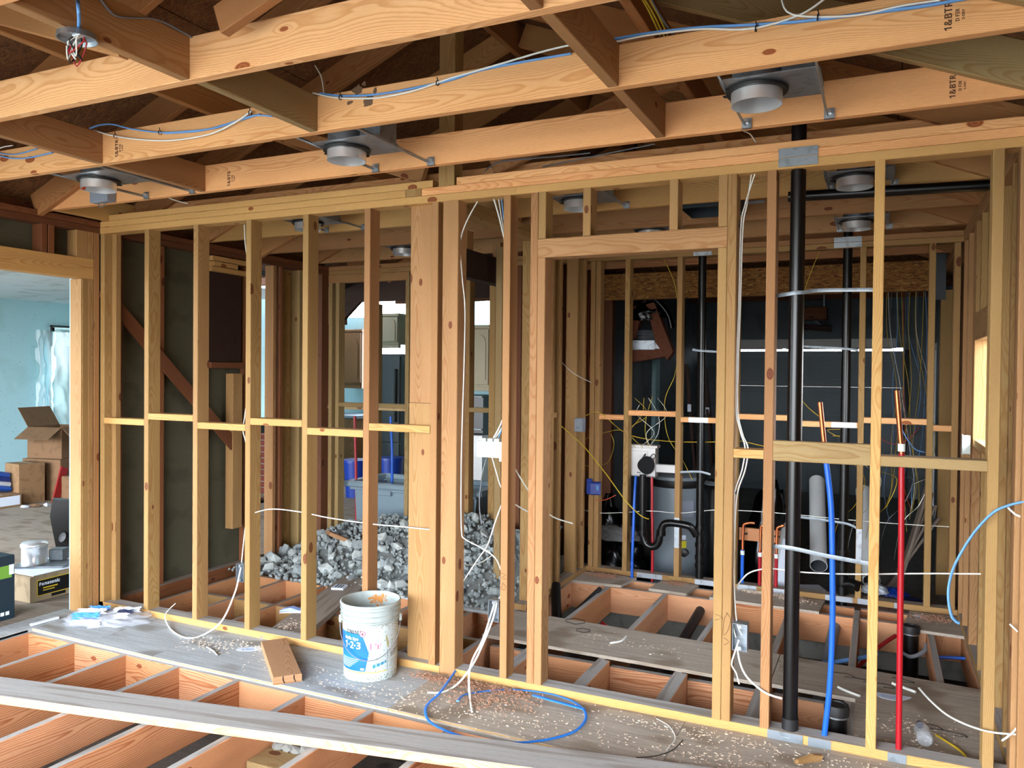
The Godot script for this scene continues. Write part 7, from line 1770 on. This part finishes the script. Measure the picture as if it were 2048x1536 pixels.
# ---------------------------------------------------------------- utility corner, garage clutter, kitchen
func build_utility() -> void:
	var wh := thing("water_heater", "grey upright water heater with black top band in the utility corner", "water heater", Vector3(2.60, -0.25, -2.98))
	put(wh, "tank", lathe_mesh([Vector2(0.0, 0.0), Vector2(0.20, 0.0), Vector2(0.205, 0.02), Vector2(0.205, 0.86)], 36), M.heater)
	put(wh, "top_band", lathe_mesh([Vector2(0.207, 0.86), Vector2(0.209, 0.862), Vector2(0.209, 0.915), Vector2(0.207, 0.92)], 36), M.black)
	put(wh, "lid", lathe_mesh([Vector2(0.209, 0.92), Vector2(0.209, 0.945), Vector2(0.16, 0.965), Vector2(0.0, 0.968)], 36), M.heater)
	sticker(wh, Vector3(0.09, 0.42, 0.19), Vector2(0.07, 0.055), 0.45, M.label_yellow)
	sticker(wh, Vector3(0.10, 0.475, 0.186), Vector2(0.04, 0.035), 0.5, M.paper)
	sticker(wh, Vector3(0.13, 0.70, 0.172), Vector2(0.10, 0.13), 0.68, M.grey_plastic)
	put(wh, "valve", lathe_mesh([Vector2(0.0, 0.02), Vector2(0.03, 0.018), Vector2(0.032, -0.02), Vector2(0.0, -0.022)], 16), M.abs, Transform3D(Basis(Vector3.RIGHT, PI / 2), Vector3(0.11, 0.355, 0.19)))
	var bt := thing("black_tank", "tall black tank beside the water heater", "tank", Vector3(2.955, -0.25, -2.92))
	put(bt, "tank", lathe_mesh([Vector2(0.0, 0.0), Vector2(0.115, 0.0), Vector2(0.12, 0.02), Vector2(0.12, 0.86), Vector2(0.09, 0.92), Vector2(0.05, 0.94)], 28), M.abs)
	put(bt, "valve_head", lathe_mesh([Vector2(0.05, 0.93), Vector2(0.085, 0.95), Vector2(0.085, 1.04), Vector2(0.06, 1.06), Vector2(0.0, 1.062)], 24), M.abs_dusty)
	put(bt, "clamp_band", lathe_mesh([Vector2(0.122, 0.90), Vector2(0.124, 0.905), Vector2(0.1, 0.93)], 28), M.galv_dull)
	var cb := thing("control_box", "white control box of the water heater, wires hanging over it", "control box", Vector3(2.445, 0.735, -2.46))
	put(cb, "case", box_mesh(Vector3(0.24, 0.225, 0.09), 0.010), M.white_paint, Transform3D(Basis(), Vector3(0, 0.115, 0)))
	put(cb, "cover", box_mesh(Vector3(0.17, 0.19, 0.02), 0.008), M.white_paint, Transform3D(Basis(), Vector3(-0.02, 0.105, 0.052)))
	put(cb, "top_rail", box_mesh(Vector3(0.25, 0.02, 0.10), 0.005), M.white_paint, Transform3D(Basis(), Vector3(0.01, 0.232, 0)))
	put(cb, "side_arm", box_mesh(Vector3(0.16, 0.06, 0.04), 0.005), M.white_paint, Transform3D(Basis(), Vector3(0.19, 0.07, 0)))
	put(cb, "printed_mark", box_mesh(Vector3(0.03, 0.008, 0.001)), M.wire_grey, Transform3D(Basis(), Vector3(-0.0, 0.035, 0.0635)))
	var mk := thing("face_mask", "black cloth face mask hung by its loops on the white control box", "face mask", Vector3(2.512, 0.755, -2.375))
	var mo := []
	for i in 24:
		var a := TAU * i / 24.0
		mo.append(Vector2(cos(a) * 0.058 * (1.0 + (0.22 * maxf(0.0, -cos(a)) ** 3)), sin(a) * 0.068))
	put(mk, "mask", prism_mesh(mo, 0.018), M.mask, Transform3D(Basis(Vector3.UP, 0.2), Vector3(0, 0.075, 0)))
	for s in [-1.0, 1.0]:
		tube(mk, "ear_loop", [Vector3(0.02 * s, 0.135, 0.0), Vector3(0.03 * s + 0.02, 0.165, 0.0), Vector3(0.045 * s + 0.02, 0.145, 0.0), Vector3(0.04 * s, 0.12, 0.0)], 0.003, M.mask)
	# black rubbish bags
	for q in [["shiny black rubbish bag slumped at the bathroom corner", Vector3(2.08, -0.25, -3.0), Vector3(0.30, 0.42, 0.25), 31], ["black rubbish bag behind the copper elbows", Vector3(3.28, -0.25, -3.35), Vector3(0.20, 0.85, 0.20), 37], ["second dark bag behind the first at the corner", Vector3(1.85, -0.25, -3.50), Vector3(0.22, 0.58, 0.2), 41]]:
		var o := put(self, "rubbish_bag", crumple(q[2], q[3]), M.bag_black, Transform3D(Basis(), q[1]))
		meta(o, q[0], "bag", "black rubbish bags")
	var rag := put(self, "drop_cloth", crumple(Vector3(0.22, 0.10, 0.16), 51), M.cloth_grey, Transform3D(Basis(), Vector3(2.10, 0.13, -2.98)))
	meta(rag, "crumpled grey cloth lying on the black rubbish bag", "cloth")
	# pale ducts and pipes leaning in the garage
	for q in [["wide white duct pipe leaning in the utility corner", Vector3(3.62, 0.62, -3.75), Vector3(3.70, 0.10, -2.85), 0.062, true], ["white duct pipe leaning behind the right drain stack", Vector3(3.98, 0.55, -3.85), Vector3(4.06, 0.02, -2.9), 0.060, true], ["third white duct pipe leaning left of the first", Vector3(3.46, 0.34, -3.4), Vector3(3.33, -0.15, -2.75), 0.055, true]]:
		var t := thing("duct_pipe", q[0], "duct", q[2], "white duct pipes in the utility corner")
		var ax: Vector3 = (q[1] - q[2]).normalized()
		var side := ax.cross(Vector3.UP).normalized()
		var l: float = q[1].distance_to(q[2])
		var bs := Basis(side, ax, side.cross(ax))
		put(t, "pipe", lathe_mesh([Vector2(q[3] - 0.004, l), Vector2(q[3], l), Vector2(q[3], 0.0), Vector2(q[3] - 0.004, 0.0)].map(func(v): return Vector2(v.x, l - v.y)), 26), M.pvc_white, Transform3D(bs, Vector3.ZERO))
		put(t, "inside", lathe_mesh([Vector2(q[3] - 0.004, l), Vector2(q[3] - 0.004, 0.0)], 26), M.pvc_inner, Transform3D(bs, Vector3.ZERO))
	var fb := thing("fence_boards", "grey weathered boards leaning at the right of the utility corner", "boards", Vector3(4.2, -0.25, -3.3))
	for i in 4:
		beam(fb, "board", Vector3(-0.15 + 0.05 * i, 0.02, 0.3 - 0.05 * i), Vector3(0.32 - 0.02 * i, 0.62 + 0.1 * i, -0.4), 0.10, 0.02, M.dust_brown, Vector3(0.3, 0.5, 0.8))
	var wp := put(self, "panel_offcut", box_mesh(Vector3(0.10, 0.36, 0.02), 0.004), M.paper, Transform3D(Basis(Vector3(0, 0, 1), -0.15), Vector3(3.50, 0.16, -2.55)))
	meta(wp, "narrow white panel offcut standing behind the red supply line", "panel")
	var wp2 := put(self, "panel_offcut", box_mesh(Vector3(0.26, 0.012, 0.16), 0.004), M.paper, Transform3D(Basis(Vector3.UP, 0.4), Vector3(3.62, -0.02, -2.62)))
	meta(wp2, "flat white panel offcut lying under the duct pipes", "panel")
	for q in [["crumpled blue rag on the litter at the right end", Vector3(4.20, -0.02, -2.72), Vector3(0.10, 0.05, 0.08), M.plastic_blue], ["clear crumpled plastic in the litter at the right end", Vector3(4.08, 0.0, -2.66), Vector3(0.09, 0.06, 0.08), M.paper], ["small blue rag farther along the litter", Vector3(4.32, -0.04, -2.62), Vector3(0.09, 0.04, 0.06), M.navy]]:
		var o := put(self, "litter", crumple(q[2], int(q[1].x * 100)), q[3], Transform3D(Basis(), q[1]))
		meta(o, q[0], "litter", "litter behind the back wall")
	var lit := put(self, "pink_litter", crumple(Vector3(0.34, 0.16, 0.22), 71), M.pink_litter, Transform3D(Basis(), Vector3(4.22, -0.25, -2.85)))
	meta(lit, "heap of pinkish plaster dust and insulation at the right end", "litter")
	# hanging duct boot with torn insulation
	var du := thing("duct_boot", "metal duct boot with torn pink insulation hanging in the garage", "duct", Vector3(1.92, 1.64, -4.5))
	put(du, "metal_box", box_mesh(Vector3(0.26, 0.10, 0.24), 0.004), M.galv, Transform3D(Basis(), Vector3(-0.02, 0.17, 0)))
	for k in 4: put(du, "duct_ring", lathe_mesh([Vector2(0.10, 0.0), Vector2(0.108, 0.012), Vector2(0.10, 0.025)], 24), M.galv_dull, Transform3D(Basis(), Vector3(0.0, 0.22 + 0.026 * k, 0)))
	put(du, "insulation", prism_mesh([Vector2(-0.22, -0.02), Vector2(0.20, 0.05), Vector2(0.24, 0.13), Vector2(-0.20, 0.14)], 0.22), M.insulation)
	put(du, "torn_flap", prism_mesh([Vector2(0.02, 0.58), Vector2(0.10, 0.60), Vector2(0.30, 0.10), Vector2(0.24, 0.02), Vector2(0.12, 0.20)], 0.12), M.insulation, Transform3D(Basis(), Vector3(0, 0, 0.06)))
	put(du, "torn_flap", prism_mesh([Vector2(-0.13, 0.56), Vector2(0.0, 0.62), Vector2(-0.10, 0.24), Vector2(-0.18, 0.22)], 0.10), M.insulation, Transform3D(Basis(), Vector3(0, 0, 0.04)))
	put(du, "black_wrap", crumple(Vector3(0.20, 0.16, 0.14), 83), M.bag_black, Transform3D(Basis(Vector3.RIGHT, 0.3), Vector3(0.0, 0.46, 0.0)))
	tube(du, "black_wrap_edge", [Vector3(-0.16, 0.60, 0.05), Vector3(0.05, 0.66, 0.08), Vector3(0.22, 0.50, 0.06), Vector3(0.27, 0.34, 0.05)], 0.05, M.bag_black, 0.03)
	for q in [["dark board leaning against the garage wall, nearer one", Vector3(2.40, -0.25, -5.0), Vector3(2.17, 1.62, -5.25), 0.10], ["dark board leaning against the garage wall, farther one", Vector3(2.58, -0.25, -5.0), Vector3(2.36, 1.58, -5.3), 0.13]]:
		var t := thing("leaning_board", q[0], "board", q[1])
		beam(t, "board", Vector3.ZERO, q[2] - q[1], q[3], 0.03, M.dark_beam, Vector3(0, 0, 1))
		put(t, "paint_mark", box_mesh(Vector3(0.04, 0.08, 0.005)), M.paper, Transform3D(Basis(), (q[2] - q[1]) * 0.75 + Vector3(0.0, 0, 0.06)))
	# door opener rail and brackets under the garage ceiling
	var op := thing("door_opener", "dark garage door opener rail and motor under the ceiling", "door opener", Vector3(3.3, 2.25, -7.6))
	put(op, "motor", box_mesh(Vector3(0.36, 0.16, 0.30), 0.01), M.old[1], Transform3D(Basis(), Vector3(0, 0.05, 0.3)))
	put(op, "cover", box_mesh(Vector3(0.44, 0.07, 0.26), 0.01), M.dark_beam, Transform3D(Basis(Vector3(0, 0, 1), -0.08), Vector3(0.02, -0.13, 0.4)))
	bx(op, "rail", Vector3(-0.02, 0.0, -1.6), Vector3(0.02, 0.04, 0.2), M.galv_dull)
	for s in [-1.0, 1.0]: bx(op, "hanger", Vector3(0.14 * s - 0.01, 0.1, 0.28), Vector3(0.14 * s + 0.01, 0.5, 0.30), M.galv_dull)

func build_kitchen() -> void:
	for q in [["honey wood wall cabinet with an arched door panel in the far kitchen", -2.90, -2.56, 1.32, 2.09, M.cab_honey], ["cream wall cabinet lit bright in the far kitchen", -0.86, -0.54, 1.32, 2.11, M.cab_cream], ["cream wall cabinet half hidden beyond the hall studs", -2.24, -1.95, 1.89, 2.30, M.cab_cream]]:
		var t := thing("wall_cabinet", q[0], "cabinet", Vector3((q[1] + q[2]) / 2, q[3], -5.95), "far kitchen cabinets")
		var w: float = q[2] - q[1]
		var h: float = q[4] - q[3]
		put(t, "body", box_mesh(Vector3(w, h, 0.28), 0.004), q[5], Transform3D(Basis(), Vector3(0, h / 2, 0)))
		put(t, "cornice", box_mesh(Vector3(w + 0.04, 0.04, 0.34), 0.008), q[5], Transform3D(Basis(), Vector3(0, h, 0)))
		var d := put(t, "door", box_mesh(Vector3(w - 0.02, h - 0.06, 0.02), 0.005), q[5], Transform3D(Basis(), Vector3(0, h / 2, 0.152)))
		var o := [Vector2(-w * 0.36, -h * 0.38), Vector2(w * 0.36, -h * 0.38), Vector2(w * 0.36, h * 0.24)]
		for i in 9:
			var a := PI * i / 8.0
			o.append(Vector2(cos(a) * w * 0.34, h * 0.26 + sin(a) * h * 0.12))
		o.append(Vector2(-w * 0.36, h * 0.24))
		put(d, "arched_panel", prism_mesh(o, 0.014), q[5], Transform3D(Basis(), Vector3(0, 0, 0.013)))
		bx(t, "light_rail", Vector3(-w / 2, -0.05, 0.08), Vector3(w / 2, 0.0, 0.14), q[5])
	var bc := thing("base_cabinet", "honey wood base cabinet with a grey worktop in the far kitchen", "cabinet", Vector3(-2.80, 0.0, -5.76))
	put(bc, "body", box_mesh(Vector3(0.8, 0.86, 0.56), 0.005), M.cab_honey, Transform3D(Basis(), Vector3(0, 0.43, 0)))
	put(bc, "worktop", box_mesh(Vector3(0.84, 0.04, 0.62), 0.008), M.galv_dull, Transform3D(Basis(), Vector3(0, 0.88, 0)))
	for s in [-1.0, 1.0]: put(bc, "door", box_mesh(Vector3(0.36, 0.6, 0.02), 0.004), M.cab_honey, Transform3D(Basis(), Vector3(0.2 * s, 0.36, 0.29)))
	var fr := thing("refrigerator", "dark grey refrigerator standing in the far kitchen", "refrigerator", Vector3(-1.86, 0.0, -5.72))
	put(fr, "body", box_mesh(Vector3(0.44, 1.75, 0.62), 0.01), M.fridge, Transform3D(Basis(), Vector3(0, 0.875, 0)))
	put(fr, "door", box_mesh(Vector3(0.42, 1.15, 0.04), 0.01), M.fridge, Transform3D(Basis(), Vector3(0, 1.15, 0.33)))
	put(fr, "freezer_drawer", box_mesh(Vector3(0.42, 0.52, 0.04), 0.01), M.fridge, Transform3D(Basis(), Vector3(0, 0.30, 0.33)))
	put(fr, "handle", box_mesh(Vector3(0.025, 0.7, 0.03), 0.008), M.black, Transform3D(Basis(), Vector3(0.17, 1.2, 0.38)))
	var ov := thing("oven_stack", "black oven over a white appliance in the far kitchen", "oven", Vector3(-0.78, 0.0, -5.85))
	put(ov, "white_appliance", box_mesh(Vector3(0.5, 0.70, 0.50), 0.01), M.white_paint, Transform3D(Basis(), Vector3(0, 0.35, 0)))
	put(ov, "oven", box_mesh(Vector3(0.5, 0.5, 0.46), 0.008), M.abs, Transform3D(Basis(), Vector3(0, 0.97, 0)))
	for y in [0.78, 1.02, 1.2]: put(ov, "oven_rail", box_mesh(Vector3(0.48, 0.02, 0.03), 0.004), M.galv_dull, Transform3D(Basis(), Vector3(0, y, 0.24)))
	var sf := thing("dark_soffit", "dark brown old soffit hanging over the kitchen passage", "soffit", Vector3(-0.2, 2.05, -3.3))
	bx(sf, "board", Vector3(-1.0, 0.18, -0.03), Vector3(1.1, 0.72, 0.03), M.dark_beam)
	bx(sf, "side_board", Vector3(-1.05, -0.05, -0.05), Vector3(-0.78, 0.72, 0.04), M.old)
	put(sf, "broken_corner", prism_mesh([Vector2(-0.80, 0.20), Vector2(-0.55, 0.20), Vector2(-0.80, -0.02)], 0.05), M.dark_beam)
	for x in [-1.20, -0.56, -0.12, 0.45]:
		var s := bx(self, "old_stud", Vector3(x - 0.02, 0.0, -3.34), Vector3(x + 0.03, 2.2, -3.25), M.tan if x > -1 else M.old)
		meta(s, ["reddish old stud at the left of the kitchen passage", "grey tan old stud by the honey cabinet", "weathered old stud in front of the dark refrigerator", "old stud at the right of the kitchen passage"][[-1.20, -0.56, -0.12, 0.45].find(x)], "stud")
	var shelf := bx(self, "old_rail", Vector3(-1.2, 1.12, -3.33), Vector3(0.45, 1.16, -3.26), M.tan)
	meta(shelf, "old rail nailed level between the kitchen passage studs", "rail")
	# bins and pipes near the passage
	for q in [["round blue plastic bin on the kitchen floor", Vector3(-1.62, 0.0, -4.4), 0.15, 0.42], ["second blue bin right of the first one", Vector3(-1.25, 0.0, -4.6), 0.15, 0.45]]:
		var t := thing("blue_bin", q[0], "bin", q[1], "blue bins on the kitchen floor")
		put(t, "bin", lathe_mesh([Vector2(0.0, 0.0), Vector2(q[2] * 0.8, 0.0), Vector2(q[2], q[3]), Vector2(q[2] + 0.012, q[3]), Vector2(q[2] + 0.012, q[3] + 0.02)], 24), M.plastic_blue)
		put(t, "lid", lathe_mesh([Vector2(q[2] + 0.014, q[3]), Vector2(q[2] + 0.014, q[3] + 0.03), Vector2(0.0, q[3] + 0.04)], 24), M.plastic_blue)
	var rp := pipe("red_supply_line", "red supply line standing behind the hall studs near the tub", [Vector3(-0.30, 0.0, -2.60), Vector3(-0.31, 0.6, -2.6), Vector3(-0.33, 1.1, -2.6)], 0.013, M.pex_red, "pipe", true)
	var bp := pipe("blue_supply_line", "blue supply line standing behind the hall studs near the tub", [Vector3(0.02, 0.35, -2.70), Vector3(0.02, 0.75, -2.7), Vector3(0.0, 1.1, -2.7)], 0.013, M.pex_blue, "pipe", true)
	# brick hearth
	var br := thing("brick_hearth", "red brick chimney breast beyond the left opening", "chimney", Vector3(-2.55, 0.0, -4.12))
	for r in 11:
		for c in 5:
			var x := -0.46 + c * 0.215 + (0.1 if r % 2 else 0.0)
			put(br, "brick", brick_mesh_shared(), [M.brick, M.brick_dark, M.brick][(r * 3 + c * 7) % 3], Transform3D(Basis(), Vector3(x, 0.035 + r * 0.073, 0.003 * ((r + c) % 3))))
	put(br, "mortar_core", box_mesh(Vector3(1.05, 0.80, 0.08)), M.concrete, Transform3D(Basis(), Vector3(0.0, 0.40, -0.012)))
	var lp := thing("floor_lamp", "slim black pole standing in front of the brick chimney breast", "pole", Vector3(-2.40, 0.0, -3.55))
	tube(lp, "pole", [Vector3(0, 0.03, 0), Vector3(0, 0.82, 0)], 0.03, M.abs, -1, 16, false)
	put(lp, "base", lathe_mesh([Vector2(0.0, 0.0), Vector2(0.13, 0.0), Vector2(0.12, 0.03), Vector2(0.0, 0.04)], 20), M.abs)
	put(lp, "head", box_mesh(Vector3(0.14, 0.16, 0.12), 0.01), M.abs, Transform3D(Basis(), Vector3(0.03, 0.88, 0)))

var _brick: ArrayMesh
func brick_mesh_shared() -> ArrayMesh:
	if _brick == null: _brick = box_mesh(Vector3(0.205, 0.063, 0.10), 0.004)
	return _brick
